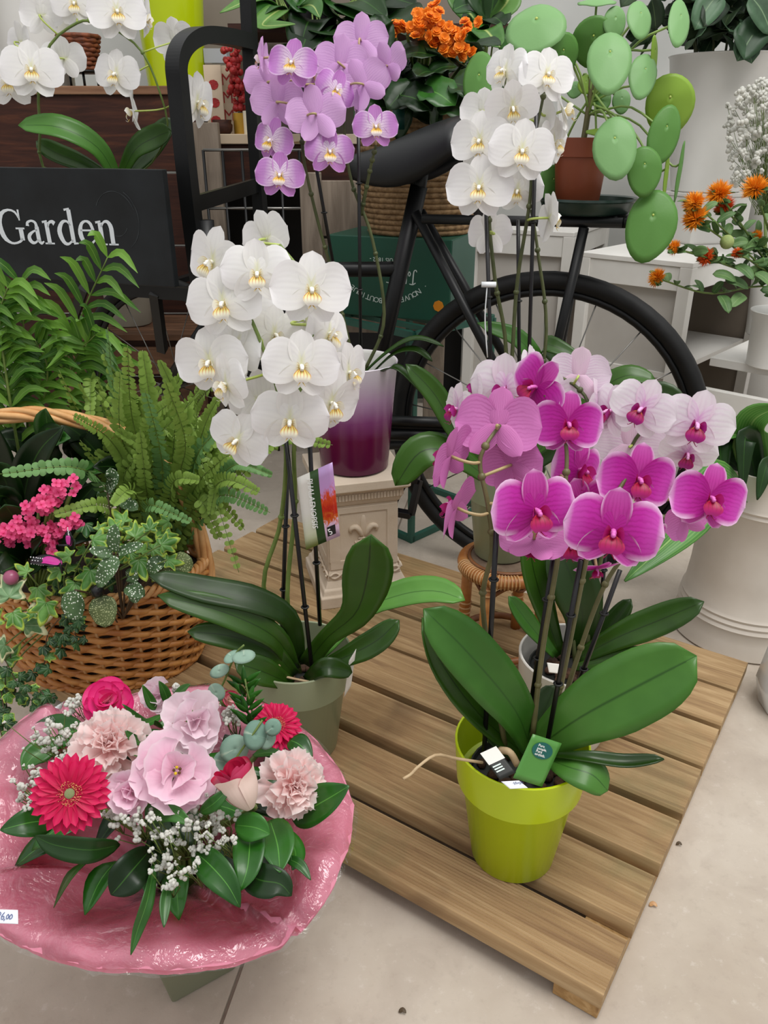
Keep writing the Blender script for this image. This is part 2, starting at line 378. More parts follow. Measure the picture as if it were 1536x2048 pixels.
# leaves
M_('orchid_leaf', leafm, '1c3608', '345a14', '182e08', .34, .4, .08, '3f6426', 12, .03)
M_('orchid_leaf_light', leafm, '32601c', '4a7c2e', '264d16', .36, .4, .1, '4a7434', 12, .03)
M_('orchid_leaf_pale', leafm, '3f7226', '5c923c', '336018', .36, .4, .1, '4f7d38', 12, .03)
M_('fern_leaf', leafm, '2c5812', '6a9a34', '8aa84e', .5, .3, .3, None, 9, .06)
M_('fern_blue', leafm, '1c5226', '3f7c46', '6f9a5c', .5, .3, .25, None, 9, .06)
M_('palm_leaf', leafm, '2f5e10', '6c9a34', '86ac50', .42, .45, .3, None, 14, .04, 0)
M_('pilea_leaf', leafm, '1f4418', '4c7c42', '7aa66a', .45, .3, .12, '5f8c2c', 45, .0, 25)
M_('pilea_dark', leafm, '1a4410', '3a6a24', '5a8a40', .42, .35, .15, None, 45, .0, 25)
M_('pilea_yellow', leafm, '55801a', '74a024', '9cc04c', .4, .4, .35, None, 40, .0)
M_('dark_leaf', leafm, '0e240a', '1c3c12', '335a20', .38, .35, .1, None, 20, .03)
M_('mid_leaf', leafm, '24521a', '3d7428', '5c9040', .35, .5, .15, None, 20, .03)
M_('ruscus', leafm, '1a4810', '306c1e', '5a9a3c', .3, .45, .12, '3f6a2c', 20, .025)
M_('salal', leafm, '2f4a30', '567858', '7a9670', .45, .4, .1, '8a8a60', 24, .03)
M_('salal_dark', leafm, '1a2c18', '33482a', '4a5c38', .5, .4, .1, '6a6a48', 24, .03)
M_('eucalyptus', leafm, '6f9080', '93ae9c', 'a8bca8', .6, .3, .15, None, 30, .03)
M_('aspidistra', leafm, '2f6a28', '5a9440', '9cc070', .4, .45, .15, None, 10, .04, 40)
M_('safflower_leaf', leafm, '4a6e3a', '6f9258', '90aa70', .5, .4, .15, None, 40, .03)
M_('variegated', leafm, '3a6a28', '5c8a3c', 'b0c070', .4, .45, .15, None, 30, .06)
def ivym(name, a, b, e, ep):
    k = NT(name); uv = k.coord('UV'); sp = k.n('SeparateXYZ'); k.l(uv, sp.inputs[0]); rnd = k.n('ObjectInfo').outputs['Random']
    n = k.noise(k.coord('Object'), 60, 3)
    c = k.ramp(k.math('ADD', n, k.math('MULTIPLY', k.math('SUBTRACT', rnd, .5), .4)), [(.35, C(a)), (.6, C(b))])
    v = k.math('ADD', sp.outputs[1], k.math('MULTIPLY', k.math('SUBTRACT', n, .5), .22))
    c = k.mix(k.ramp(v, [(ep, (0, 0, 0)), (ep + .08, (1, 1, 1))]), c, C(e))
    ray = k.math('POWER', k.math('ABSOLUTE', k.math('COSINE', k.math('MULTIPLY', sp.outputs[0], 5 * math.pi))), 60.0)
    c = k.mix(k.math('MULTIPLY', ray, .5), c, C('a8c090'))
    return k.bsdf(c, .42, 0, .45, None, .12)
MAT['ivy'] = ivym('ivy_leaf', '46782e', '6a9a4a', 'b8d058', .80)
MAT['ivy_cream'] = ivym('ivy_cream_leaf', '4f7a44', '74986a', 'e6e6b8', .72)
MAT['ivy_small'] = ivym('ivy_small_leaf', '1c3c1c', '2f5a2c', '6c8448', .93)
def dotm(name, a, b, dot, sc):
    k = NT(name); co = k.coord('Object'); vo = k.n('TexVoronoi'); k.l(co, vo.inputs['Vector']); vo.inputs['Scale'].default_value = sc
    f = k.ramp(vo.outputs['Distance'], [(.26, (1, 1, 1)), (.34, (0, 0, 0))])
    c = k.ramp(k.noise(co, 30, 3), [(.35, C(a)), (.65, C(b))])
    k.bsdf(k.mix(f, c, C(dot)), .5, 0, .4, k.bump(k.noise(co, 120, 2), .3), .08); return k.m
MAT['dotted'] = dotm('dotted_leaf', '36522e', '56744a', 'e4ecdc', 300)
MAT['dotted_fine'] = dotm('fine_dotted_leaf', '4a5a34', '6c7a4c', 'c4cc98', 420)
# bouquet
M_('gerbera_petal', petal, [(0, '9c0434'), (.4, 'c40846'), (1, 'd8145a')], None, .2, 'a00438', 30, .4, 'd8447c', .25)
M_('gerbera_eye', plain, '8a0c2c', .6, 'c05a3a', 200, .5)
M_('gerbera_tip', plain, 'e0a060', .6, 'f0c080', 200)
M_('gerbera_core', plain, '7d8a58', .7, 'a4a878', 300, .6)
M_('carnation_petal', petal, [(0, 'f6bab6'), (.5, 'fddcda'), (1, 'fff0ee')], 'fff4f2', .12, 'f0c0c0', 30, .2, None, .5)
M_('lisianthus_petal', petal, [(0, 'e0a8c4'), (.4, 'f2c4d8'), (1, 'f5d4e4')], 'f4dce6', .15, 'd8a0bc', 40, .35, None, .35)
M_('lisianthus_pale', petal, [(0, 'e0c0d0'), (.4, 'f0d6e0'), (1, 'f4e0ea')], 'f6e8ee', .15, 'e0bccc', 40, .3, None, .35)
M_('rose_petal', petal, [(0, 'f0d8c8'), (.4, 'f08ab4'), (.75, 'e83a88'), (1, 'e02878')], 'dc1c70', .12, None, 40, 0, 'f0b8c8', .25)
M_('rose_bicolour', petal, [(0, 'e8d8b8'), (.55, 'f0d4cc'), (.8, 'e890a4'), (1, 'cc1c50')], 'b80c40', .14, None, 40, 0, 'f0d8cc', .2)
M_('rose_core', petal, [(0, 'e890a0'), (.4, 'd03060'), (1, 'b80c40')], 'a00834', .2, None, 40, 0, 'd04870', .2)
M_('white_fluff', plain, 'f2f1ec', .7, 'e4e4d8', 300, .4, None, 0, .3, 0, None, .3)
M_('yellow_stamen', plain, 'd8c020', .5); M_('brown_stamen', plain, '5a4018', .6)
M_('kalanchoe_pink', petal, [(0, 'c41848'), (.25, 'ea4484'), (1, 'f46a9c')], None, .2, None, 40, 0, None, .25)
M_('kalanchoe_orange', petal, [(0, 'e06a08'), (.4, 'f58a1c'), (1, 'fca038')], None, .2, None, 40, 0, None, .25)
M_('saffron', plain, 'f89a14', .6, 'fcb83c', 60, 0, None, 0, .3, 0, None, .25); M_('saffron_red', plain, 'e85a1c', .6, 'f28038', 60, 0, None, 0, .3, 0, None, .25)
def wrapm():
    k = NT('pink_tissue'); co = k.coord('Object')
    n = k.noise(co, 9, 5, .6, 1.0); fb = k.noise(k.coord('Object', (60, 160, 60)), 3.0, 6, .75, 3.0)
    c = k.ramp(n, [(.3, C('e48aa6')), (.55, C('ec9cb4')), (.75, C('f2b0c2'))])
    c = k.mix(k.math('MULTIPLY', k.ramp(fb, [(.4, (0, 0, 0)), (.62, (1, 1, 1))]), .35), c, C('efb6c6'))
    return k.bsdf(c, .6, 0, .3, k.bump(fb, .25, .001), .4, C('f090a8'))
MAT['tissue'] = wrapm()
def film():
    k = NT('clear_film'); fr = k.n('Fresnel'); fr.inputs[0].default_value = 1.5
    gl = k.n('BsdfGlossy'); gl.inputs['Roughness'].default_value = .05; k.l(k.bump(k.noise(k.coord('Object', (1, 1, 1)), 26, 4, .55, 2.2), .55, .012), gl.inputs['Normal']); tr = k.n('BsdfTransparent'); mx = k.n('MixShader')
    k.l(k.math('MULTIPLY', fr.outputs[0], 1.9, clamp=True), mx.inputs[0]); k.l(tr.outputs[0], mx.inputs[1]); k.l(gl.outputs[0], mx.inputs[2])
    k.l(mx.outputs[0], k.out.inputs[0]); return k.m
MAT['film'] = film()
def cardm():
    """printed plant card: pale left, green sweep, flower photograph at right"""
    k = NT('plant_card_print'); uv = k.coord('UV'); sp = k.n('SeparateXYZ'); k.l(uv, sp.inputs[0]); u, v = sp.outputs[0], sp.outputs[1]
    n = k.noise(uv, 9, 4, .6, 1.5)
    right = k.ramp(k.math('ADD', v, k.math('MULTIPLY', k.math('SUBTRACT', n, .5), .45)), [(.2, C('d8b8d0')), (.27, C('c8641e')), (.4, C('b01808')), (.58, C('d04818')), (.68, C('c090c8')), (1, C('b898cc'))])
    left = k.ramp(v, [(.0, C('7a8a3a')), (.2, C('c8ccb0')), (.5, C('dddcd4')), (1, C('e6e4dc'))])
    g = k.math('LESS_THAN', k.math('ABSOLUTE', k.math('SUBTRACT', u, k.math('ADD', .46, k.math('MULTIPLY', k.math('POWER', k.math('SUBTRACT', v, .55), 2.0), .1)))), .12)
    c = k.mix(k.math('GREATER_THAN', u, .56), left, right); c = k.mix(g, c, C('2c4a22'))
    return k.bsdf(c, .3, 0, .5)
MAT['card'] = cardm()
# ------------------------------------------------------------------ the setting
def build_floor():
    a, b = GP(442, 2048, 0), GP(487, 1922, 0); d = (b - a).normalized(); nrm = V(d.y, -d.x, 0)
    if nrm.x < 0: nrm = -nrm
    g = G(); lo, hi = a - d * 1.5, a + d * 4.6; w = .0022
    L0, L1, R0, R1 = lo - nrm * w, hi - nrm * w, lo + nrm * w, hi + nrm * w
    def q(p0, p1, p2, p3): g.add([p0, p1, p2, p3], [(0, 1, 2, 3)])
    q(R0, lo + nrm * 4, hi + nrm * 4, R1); q(lo - nrm * 4, L0, L1, hi - nrm * 4)
    dn = V(0, 0, -.006)
    q(L0, L0 + dn, L1 + dn, L1); q(R0 + dn, R0, R1, R1 + dn); q(L0 + dn, R0 + dn, R1 + dn, L1 + dn)
    g.obj('floor', MAT['concrete'], None, smooth=False, kind='structure')
build_floor()
g = G(); g.box((0, 3.03, 1.1), (6.5, .06, 2.2)); g.obj('wall_back', MAT['wall'], smooth=False, kind='structure')
g = G(); g.box((-2.2, 2.4, 1.1), (.06, 1.3, 2.2)); g.obj('wall_left', MAT['wall'], smooth=False, kind='structure')

# ------------------------------------------------------------------ wooden pallet (deck tile of seven planks on runners)
PZ = .045
root = thing('pallet', 'weathered wooden slatted pallet lying on the concrete floor under the pots', 'pallet', GP(1000, 1600, 0))
fr = [(1206, 1993, 1258, 1877), (1267, 1852, 1308, 1747), (1320, 1730, 1357, 1637), (1366, 1624, 1404, 1537), (1411, 1531, 1440, 1457), (1446, 1449, 1471, 1384)]
A0 = GP(1206, 1993, PZ); A1 = GP(1471, 1384, PZ); ed = (A1 - A0); PL = ed.length; ed.normalize()
pd = V(-ed.y, ed.x, 0)
if pd.x > 0: pd = -pd
q = (GP(690, 1710, PZ) - A0).normalized(); pd = (pd + q).normalized()        # along the planks, to the left
LEN = 1.02
def plank(s0, s1, th=.021, n=38):
    g = G(); rows = []
    w = s1 - s0
    for e in (0, 1):
        r = []
        for i in range(n + 1):
            x = i / n; edge = min(x, 1 - x) * w
            z = -.004 * max(0, 1 - edge / .004) ** 2 + (.0009 if i % 2 else -.0009) * (1 if edge > .004 else 0)
            r.append(A0 + ed * (s0 + w * x) + pd * (LEN * e) + V(0, 0, z))
        r.append(A0 + ed * s1 + pd * (LEN * e) + V(0, 0, -th)); r.append(A0 + ed * s0 + pd * (LEN * e) + V(0, 0, -th))
        rows.append(r)
    g.grid(rows, loop=True); m = len(rows[0]); g.f.append(tuple(range(m))); g.f.append(tuple(range(2 * m - 1, m - 1, -1)))
    # mesh is laid along the plank so that the grain follows it
    o = bpy.data.objects.new('plank', None)
    R = Matrix((pd, ed, V(0, 0, 1))).transposed().to_4x4(); R.translation = A0 + ed * s0
    Ri = R.inverted(); g.v = [Ri @ p for p in g.v]
    me = g.mesh('plank', MAT['plank'], None, True, 35)
    bpy.data.objects.remove(o)
    inst(me, 'plank', R, root)
ss = [((GP(a, b, PZ) - A0).dot(ed), (GP(c, d, PZ) - A0).dot(ed)) for a, b, c, d in fr]
pw = sum(b - a for a, b in ss) / 6; pitch = (ss[-1][0] - ss[0][0]) / 5
for a, b in ss: plank(a, b)
plank(ss[-1][0] + pitch, ss[-1][0] + pitch + pw)
for x, w in ((.028, .05), (.5, .05), (.97, .05)):
    g = G(); g.bar(A0 + pd * x + ed * .004 + V(0, 0, -.033), A0 + pd * x + ed * (PL + pitch - .004) + V(0, 0, -.033), w, .022); g.obj('runner', MAT['plank_edge'], root, smooth=False, bevel=.001)

# ------------------------------------------------------------------ pots and buckets
def pot(name, label, cat, c, prof, mat, t=.003, group=None, inner=None, n=48):
    """prof: outer profile (r, z) from the foot up; the wall is closed with an inner face and floor"""
    root = thing(name, label, cat, c, group)
    g = G(); out = [(0, prof[0][1])] + prof
    inn = [(r - t, z) for r, z in reversed(prof)]
    inn[-1] = (prof[0][0] - t, prof[0][1] + t)
    zt = prof[-1][1]; out.append((prof[-1][0] - t * .3, zt + t * .35)); out.append((prof[-1][0] - t * .8, zt + t * .25))
    g.lathe(out, c, n); g.obj('outer_wall', mat, root, sharp=40)
    g = G(); g.lathe([(prof[-1][0] - t * .8, zt + t * .25)] + inn + [(0, prof[0][1] + t)], c, n); g.obj('inner_wall', inner or mat, root, sharp=40)
    return root
def collar_pot(rim, foot, h, body, ch):
    return [(foot - .002, 0), (foot, .002), (body, h - ch - .001), (body + .001, h - ch), (rim - .004, h - ch + .002), (rim, h - .001), (rim, h)]
LIME = GP(1024, 1700, PZ)
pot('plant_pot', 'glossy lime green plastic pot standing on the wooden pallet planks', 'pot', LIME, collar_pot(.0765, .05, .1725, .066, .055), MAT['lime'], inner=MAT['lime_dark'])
GREY = V(-.118, .9, PZ)
pot('plant_pot', 'sage grey-green pot with collar beside the pink bouquet', 'pot', GREY, collar_pot(.0735, .05, .16, .064, .05), MAT['sage'])
WHT = V(P(1150, 1300, .92).x, .92, PZ)
pot('plant_pot', 'round white ceramic pot behind the lime green pot', 'pot', WHT, [(.045, 0), (.052, .003), (.068, .06), (.0755, .11), (.077, .139), (.077, .14)], MAT['pot_white'], .004)
STOOL = V(P(1003, 1230, 1.14).x, 1.14, PZ)
SEAT = .222
SAGE = V(P(1003, 1080, 1.15).x, 1.15, SEAT + .002)
pot('plant_pot', 'sage green pot standing on the small rattan stool', 'pot', SAGE, collar_pot(.062, .043, .148, .054, .048), MAT['sage'])
PED = V(P(712, 1100, 1.36).x, 1.36, PZ); PTOP = .292
PURP = V(PED.x, 1.36, PTOP)
pot('plant_pot', 'shiny purple and white ombre pot on the plaster pedestal', 'pot', PURP, [(.056, 0), (.062, .004), (.0665, .06), (.072, .13), (.0775, .19), (.0785, .196)], MAT['ombre'], .0035, inner=MAT['bucket_white'])
def nursery(root, c, r, h):
    g = G(); g.lathe([(0, .004), (r * .72, .004), (r, h), (r - .002, h), (r - .003, h - .008), (0, h - .008)], c, 28); g.obj('nursery_pot', MAT['card_black'], root, sharp=40)
    g = G(); rnd = random.Random(3)
    for _ in range(46):
        a = rnd.random() * 6.28; q = (rnd.random() ** .5) * (r - .009)
        g.ball(c + V(q * math.cos(a), q * math.sin(a), h - .007 + rnd.random() * .004), (.004 + rnd.random() * .006, .004 + rnd.random() * .006, .005), 6, 4)
    g.obj('bark_chips', MAT['bark'], root, kind='stuff')
# plaster pedestal
root = thing('pedestal', 'cream plaster pedestal with fleur-de-lis carrying the purple ombre pot', 'pedestal', PED)
YW = math.radians(15); PM = Matrix.Translation(PED) @ yawm(YW)
hz = PTOP - PZ; S = .088
g = G(); g.square([(S * .98, 0), (S * .98, .022), (S * .93, .025), (S * .9, .034), (S * .86, .037), (S * .8, .05)], PM); g.obj('plinth', MAT['plaster'], root, smooth=False, bevel=.0015)
g = G(); g.square([(S * .8, .05), (S * .79, .056), (S * .74, .068), (S * .735, hz - .05)], PM); g.obj('shaft', MAT['plaster'], root, smooth=False, bevel=.0012)
g = G(); g.square([(S * .735, hz - .05), (S * .77, hz - .047), (S * .8, hz - .04), (S * .82, hz - .038), (S * .82, hz - .024), (S * .9, hz - .02), (S * .95, hz - .016), (S * .95, hz)], PM); g.obj('cap', MAT['plaster'], root, smooth=False, bevel=.0012)
for k in range(4):
    FM = PM @ yawm(k * math.pi / 2)
    g = G(); 
    for i in range(24):
        g.box((-S * .8 + (i + .5) * S * 1.6 / 24, -S * .82 - .0006, hz - .031), (S * .045, .003, .011), FM)
    g.obj('dentil_band', MAT['plaster'], root, smooth=False)
    hw = S * .735; z0, z1 = .085, hz - .063; pw_ = hw * .68
    if k in (0, 3):
        g = G(); e = .0022
        for (cx, cz, sx, sz) in ((0, z1 + .004, 2 * hw * .98, .012), (0, z0 - .006, 2 * hw * .98, .018), (-(hw + pw_) / 2, (z0 + z1) / 2, hw - pw_, z1 - z0), ((hw + pw_) / 2, (z0 + z1) / 2, hw - pw_, z1 - z0)):
            g.box((cx, -hw - e / 2, cz), (sx, e, sz), FM)
        g.obj('panel_frame', MAT['plaster'], root, smooth=False, bevel=.001)
        # fleur-de-lis
        L = FM @ Matrix.Translation((0, -hw, (z0 + z1) / 2 + .006)) @ Matrix.Rotation(math.pi / 2, 4, 'X')
        g = G(); u = .026
        pts = [(0, 1.35), (.2, 1.0), (.33, .6), (.2, .1), (.12, -.35), (-.12, -.35), (-.2, .1), (-.33, .6), (-.2, 1.0)]
        g.ball((0, .45 * u, 0), (.26 * u, .95 * u, .12 * u), 10, 8, L)
        for s_ in (-1, 1):
            g.tube(catmull([V(s_ * x * u, y * u, .06 * u) for x, y in ((.12, -.3), (.3, .2), (.62, .52), (.95, .35), (.88, .05))], 12), [.09 * u, .15 * u, .19 * u, .21 * u, .22 * u, .22 * u, .2 * u, .19 * u, .17 * u, .14 * u, .1 * u, .06 * u], 6, True, L)
            g.tube(catmull([V(s_ * x * u, y * u, .05 * u) for x, y in ((.1, -.45), (.3, -.6), (.55, -.78), (.6, -.58))], 8), [.09 * u, .13 * u, .15 * u, .15 * u, .14 * u, .12 * u, .09 * u, .05 * u], 6, True, L)
        g.ball((0, -.75 * u, 0), (.14 * u, .3 * u, .1 * u), 8, 6, L)
        g.box((0, -.4 * u, .08 * u), (.8 * u, .14 * u, .14 * u), L)
        g.obj('fleur_de_lis', MAT['plaster'], root)
    for s_ in (0, 1):
        g = G(); pts = []
        for i in range(61):
            x = -S * .76 + i * S * 1.52 / 60; a = i / 60 * math.pi * 7 + s_ * math.pi
            pts.append(FM @ V(x, -S * .785 - .002 - .0012 * math.cos(a), .0605 + .0055 * math.sin(a)))
        g.tube(pts, .0021, 6); g.obj('guilloche_strand', MAT['plaster'], root)

# rattan stool
root = thing('stool', 'small round rattan cane stool under the sage green pot', 'stool', STOOL)
R_ = .074
g = G(); g.lathe([(0, SEAT - PZ - .004), (R_ - .014, SEAT - PZ - .004), (R_ - .012, SEAT - PZ), (0, SEAT - PZ)][::1], STOOL, 32); g.obj('seat', MAT['stool_seat'], root, sharp=30)
g = G(); g.torus(STOOL + V(0, 0, SEAT - PZ - .012), R_ - .006, .0105, 40, 10); g.obj('seat_ring', MAT['cane'], root)
g = G(); g.torus(STOOL + V(0, 0, SEAT - PZ - .001), R_ - .015, .003, 40, 6); g.obj('seat_edging', MAT['cane_dark'], root)
for i in range(22):     # binding over the ring
    a = math.radians(190 + i * 4.2); c = STOOL + V((R_ - .006) * math.cos(a), (R_ - .006) * math.sin(a), SEAT - PZ - .012)
    g = G(); g.torus((0, 0, 0), .0112, .0014, 14, 5, frame(c, V(math.cos(a), math.sin(a), 0), V(0, 0, 1))); g.obj('binding', MAT['cane_light'], root)
for k in range(4):
    a = math.radians(238 + 90 * k); d = V(math.cos(a), math.sin(a), 0)
    top = STOOL + d * (R_ - .008) + V(0, 0, SEAT - PZ - .016); bot = STOOL + d * (R_ - .004) + V(0, 0, .0)
    g = G(); g.tube([bot, bot.lerp(top, .5), top], .0095, 10); lg = g.obj('leg', MAT['cane'], root)
    for z in (.3, .36, .42, .86, .93):
        g = G(); g.torus(bot.lerp(top, z), .0098, .0018, 14, 5); g.obj('binding', MAT['cane_light'], lg)
    a2 = a + math.pi / 2; d2 = V(math.cos(a2), math.sin(a2), 0)
    top2 = STOOL + d2 * (R_ - .008) + V(0, 0, SEAT - PZ - .05); t1 = STOOL + d * (R_ - .008) + V(0, 0, SEAT - PZ - .05)
    mid = STOOL + (d + d2).normalized() * (R_ - .004) + V(0, 0, SEAT - PZ - .026)
    g = G(); g.tube(catmull([t1, t1.lerp(mid, .6) + V(0, 0, .012), mid, top2.lerp(mid, .6) + V(0, 0, .012), top2], 16), .0036, 6); g.obj('arch_brace', MAT['cane_dark'], root)
g = G(); g.torus(STOOL + V(0, 0, .018), R_ - .004, .006, 36, 8); g.obj('foot_ring', MAT['cane_dark'], root)

# cream florist vase at right
VC = V(.675, 1.27, 0)
vase_prof = [(.122, 0), (.126, .004), (.121, .03), (.1175, .05), (.1195, .054), (.1165, .06), (.118, .065), (.1145, .071), (.116, .076), (.112, .082), (.108, .13), (.106, .2), (.107, .262), (.1095, .266), (.1075, .271), (.1105, .276), (.108, .281), (.11, .32), (.1115, .34)]
pot('florist_vase', 'tall cream plastic florist vase with moulded rings on the floor', 'vase', VC, vase_prof, MAT['cream_bin'], .003, inner=MAT['bucket_rim'], n=64)
GV = V(P(1606, 1330, 1.03).x, 1.03, 0)
pot('glass_vase', 'faceted white glass vase cut off by the right edge of the photo', 'vase', GV, [(.045, 0), (.05, .004), (.062, .05), (.055, .11), (.05, .14)], MAT['glass_white'], .004, n=9)

# white display crates (right)
def crate_box(name, label, O, ex, ey, w, d, h, z0, shelf=None):
    """white painted box: corner O (front left, top), ex along the front, ey into depth"""
    root = thing(name, label, 'crate', V(O.x, O.y, z0))
    ex = Vector(ex).normalized(); ey = Vector(ey).normalized(); up = V(0, 0, 1); p = .03; O = V(O.x, O.y, z0)
    def seg(nm, a, b, ww, hh, m='white_paint'):
        g = G(); g.bar(a, b, ww, hh); g.obj(nm, MAT[m], root, smooth=False, bevel=.0012)
    for x in (0, w):
        for y in (0, d):
            q = O + ex * (x + (p / 2 if x == 0 else -p / 2)) + ey * (y + (p / 2 if y == 0 else -p / 2))
            g = G(); g.bar(q, q + up * (h - .012), p, p, ex); g.obj('post', MAT['white_paint'], root, smooth=False, bevel=.0012)
    for z, nm in ((h - .04, 'top_rail'), (.03, 'bottom_rail')):
        seg(nm, O + ex * p + ey * .012 + up * z, O + ex * (w - p) + ey * .012 + up * z, .018, .055)
        seg(nm, O + ey * p + ex * .012 + up * z, O + ey * (d - p) + ex * .012 + up * z, .018, .055)
        seg(nm, O + ey * p + ex * (w - .012) + up * z, O + ey * (d - p) + ex * (w - .012) + up * z, .018, .055)
    g = G(); g.bar(O + ex * p + ey * .022 + up * (h / 2), O + ex * (w - p) + ey * .022 + up * (h / 2), .008, h - .06); g.obj('front_panel', MAT['grey_panel'], root, smooth=False)
    g = G(); g.bar(O + ey * p + ex * .022 + up * (h / 2), O + ey * (d - p) + ex * .022 + up * (h / 2), .008, h - .06); g.obj('side_panel', MAT['grey_panel'], root, smooth=False)
    g = G(); g.bar(O + ex * p + ey * (d - .012) + up * (h / 2), O + ex * (w - p) + ey * (d - .012) + up * (h / 2), .008, h - .02); g.obj('back_panel', MAT['taupe'], root, smooth=False)
    c = O + ex * w / 2 + ey * d / 2
    if shelf:
        g = G(); g.bar(c - ey * (d / 2 - .01) + up * shelf, c + ey * (d / 2 - .03) + up * shelf, w - .06, .014); g.obj('inner_shelf', MAT['white_paint'], root, smooth=False)
    g = G(); g.bar(c - ey * d / 2 + up * (h - .006), c + ey * d / 2 + up * (h - .006), w, .012); g.obj('top_board', MAT['white_paint'], root, smooth=False, bevel=.0012)
    return root
TZ = .575
a = P(1161, 499, 2.10); b = P(1388, 521, 1.9); a.z = b.z = TZ
ex = (b - a).normalized(); ey = V(-ex.y, ex.x, 0)
crate_box('display_crate', 'white painted wooden crate with recessed panel behind the bicycle wheel', a, ex, ey, (b - a).length, .55, TZ, 0, .3)
# lower step: white shelf unit running right from the crate
root = thing('display_step', 'low white open shelf unit right of the panelled crate', 'shelf', V(b.x, b.y, 0))
sx = ex.copy(); sy = V(-sx.y, sx.x, 0)
c0 = P(1395, 772, 1.84); c0.z = max(c0.z, .1); LZ = c0.z
def rail(nm, p0, p1, w, h, m='white_paint'):
    g = G(); g.bar(p0, p1, w, h); g.obj(nm, MAT[m], root, smooth=False, bevel=.0012)
o0 = V(c0.x, c0.y, LZ)
rail('front_rail', o0 + V(0, 0, -.04), o0 + sx * .9 + V(0, 0, -.04), .02, .08)
rail('front_board', o0 + sy * .004 + V(0, 0, -LZ / 2 - .04), o0 + sx * .9 + sy * .004 + V(0, 0, -LZ / 2 - .04), .02, LZ - .09, 'grey_panel')
s1 = o0 + sy * .06
rail('shelf_board', s1 + sy * .16 + V(0, 0, .05), s1 + sy * .16 + sx * .9 + V(0, 0, .05), .34, .02)
rail('back_board', s1 + sy * .36 + V(0, 0, .12), s1 + sy * .36 + sx * .9 + V(0, 0, .12), .015, .3, 'grey_panel')
# grey-white crate further back, left of the first
a2 = P(935, 470, 2.45); b2 = P(1150, 455, 2.3); a2.z = b2.z = .6
ex2 = (b2 - a2).normalized()
crate_box('display_crate', 'grey white crate with flat panels seen behind the bicycle frame', a2, ex2, V(-ex2.y, ex2.x, 0), (b2 - a2).length, .4, .6, 0)
# riser + buckets at the back right
BK = P(1400, 440, 2.34); 
rz = TZ
root = thing('riser', 'plain white box under the tall white bucket of salal leaves', 'box', V(BK.x, BK.y, rz))
g = G(); g.square([(.085, 0), (.088, .005), (.088, .118)], Matrix.Translation(V(BK.x, BK.y, rz)) @ yawm(.3)); g.obj('body', MAT['white_paint'], root, smooth=False, bevel=.006)
g = G(); g.square([(.09, .118), (.09, .128)], Matrix.Translation(V(BK.x, BK.y, rz)) @ yawm(.3)); g.obj('lid', MAT['white_paint'], root, smooth=False, bevel=.002)
BB = V(BK.x, BK.y, rz + .128)
ztop = P(1415, 112, BK.y).z
pot('flower_bucket', 'tall tapered white bucket full of dark salal leaves', 'bucket', BB, [(.085, 0), (.09, .004), (.105, .1), (.138, ztop - BB.z - .004), (.142, ztop - BB.z)], MAT['bucket_white'], .003)
B2 = P(1575, 470, 2.45); B2.z = .0
pot('flower_bucket', 'grey white bucket at the right edge behind the gypsophila', 'bucket', B2, [(.1, 0), (.105, .55), (.125, .7), (.14, P(1575, 130, 2.45).z)], MAT['bucket_white'], .003)
SB = P(1535, 770, 1.8); SB.z = s1.z + .06
pot('flower_bucket', 'white bucket of orange safflowers on the low shelf', 'bucket', SB, [(.052, 0), (.056, .003), (.06, .1), (.068, P(1535, 622, 1.8).z - SB.z)], MAT['bucket_white'], .003)
# ------------------------------------------------------------------ bicycle
HUB = V(.3075, 1.4767, .3105); YAW = .34; FW = V(-math.cos(YAW), math.sin(YAW), 0); UP = V(0, 0, 1); SD = V(math.sin(YAW), math.cos(YAW), 0)
bike = thing('bicycle', 'old black delivery bicycle with saddle and rear rack standing behind the orchids', 'bicycle', V(HUB.x, HUB.y, 0))
def wheel(name, C0, R, fw, rt, nsp, lab=None):
    def ring(R, r, nm, m, par, n=64, k=10):
        g = G(); rows = []
        sd = fw.cross(UP)
        for i in range(n):
            a = 2 * math.pi * i / n; d = fw * math.cos(a) + UP * math.sin(a)
            rows.append([C0 + d * (R + r * math.cos(2 * math.pi * j / k)) + sd * r * math.sin(2 * math.pi * j / k) for j in range(k)])
        rows.append(rows[0]); g.grid(rows, loop=True); return g.obj(nm, MAT[m], par)
    w = ring(R - rt, rt, name, 'tyre', bike); ring(R - 2 * rt - .004, .008, 'rim', 'black_metal', w)
    sd = fw.cross(UP)
    g = G(); g.tube([C0 - sd * .04, C0 + sd * .04], .017, 12); g.obj('hub', MAT['steel'], w)
    for i in range(nsp):
        a = 2 * math.pi * (i + .35) / nsp; d = fw * math.cos(a) + UP * math.sin(a); d2 = fw * math.cos(a + .5) + UP * math.sin(a + .5)
        g = G(); g.tube([C0 + d2 * .015 + sd * (.025 if i % 2 else -.025), C0 + d * (R - 2 * rt - .004)], .0013, 5); g.obj('spoke', MAT['steel'], w)
    return w
wheel('rear_wheel', HUB, .3105, FW, .0165, 18)
FH = V(-.536, 1.95, .27); FW2 = V(-math.cos(.42), math.sin(.42), 0)
wheel('front_wheel', FH, .27, FW2, .0165, 14)
def tubep(nm, pts, r, m='black_metal', par=bike, n=10, sm=None):
    g = G(); g.tube(catmull(pts, sm) if sm else pts, r, n); return g.obj(nm, MAT[m], par)
def onb(u, v, off=0.0):
    """the point of the bicycle's own plane (shifted sideways by off) seen at (u, v)"""
    yc = (1024 - v) / F; xc = (u - 768) / F; d = V(xc, CT + yc * ST, -ST + yc * CT); c = V(0, 0, H)
    q = HUB + SD * off
    return c + d * ((q - c).dot(SD) / d.dot(SD))
seat_lug = onb(836, 400); BBk = onb(722, 885)
tubep('seat_tube', [onb(838, 372), BBk], .0165)
tubep('seat_post', [onb(846, 338), onb(836, 395)], .012)
HD = onb(420, 470, .0)
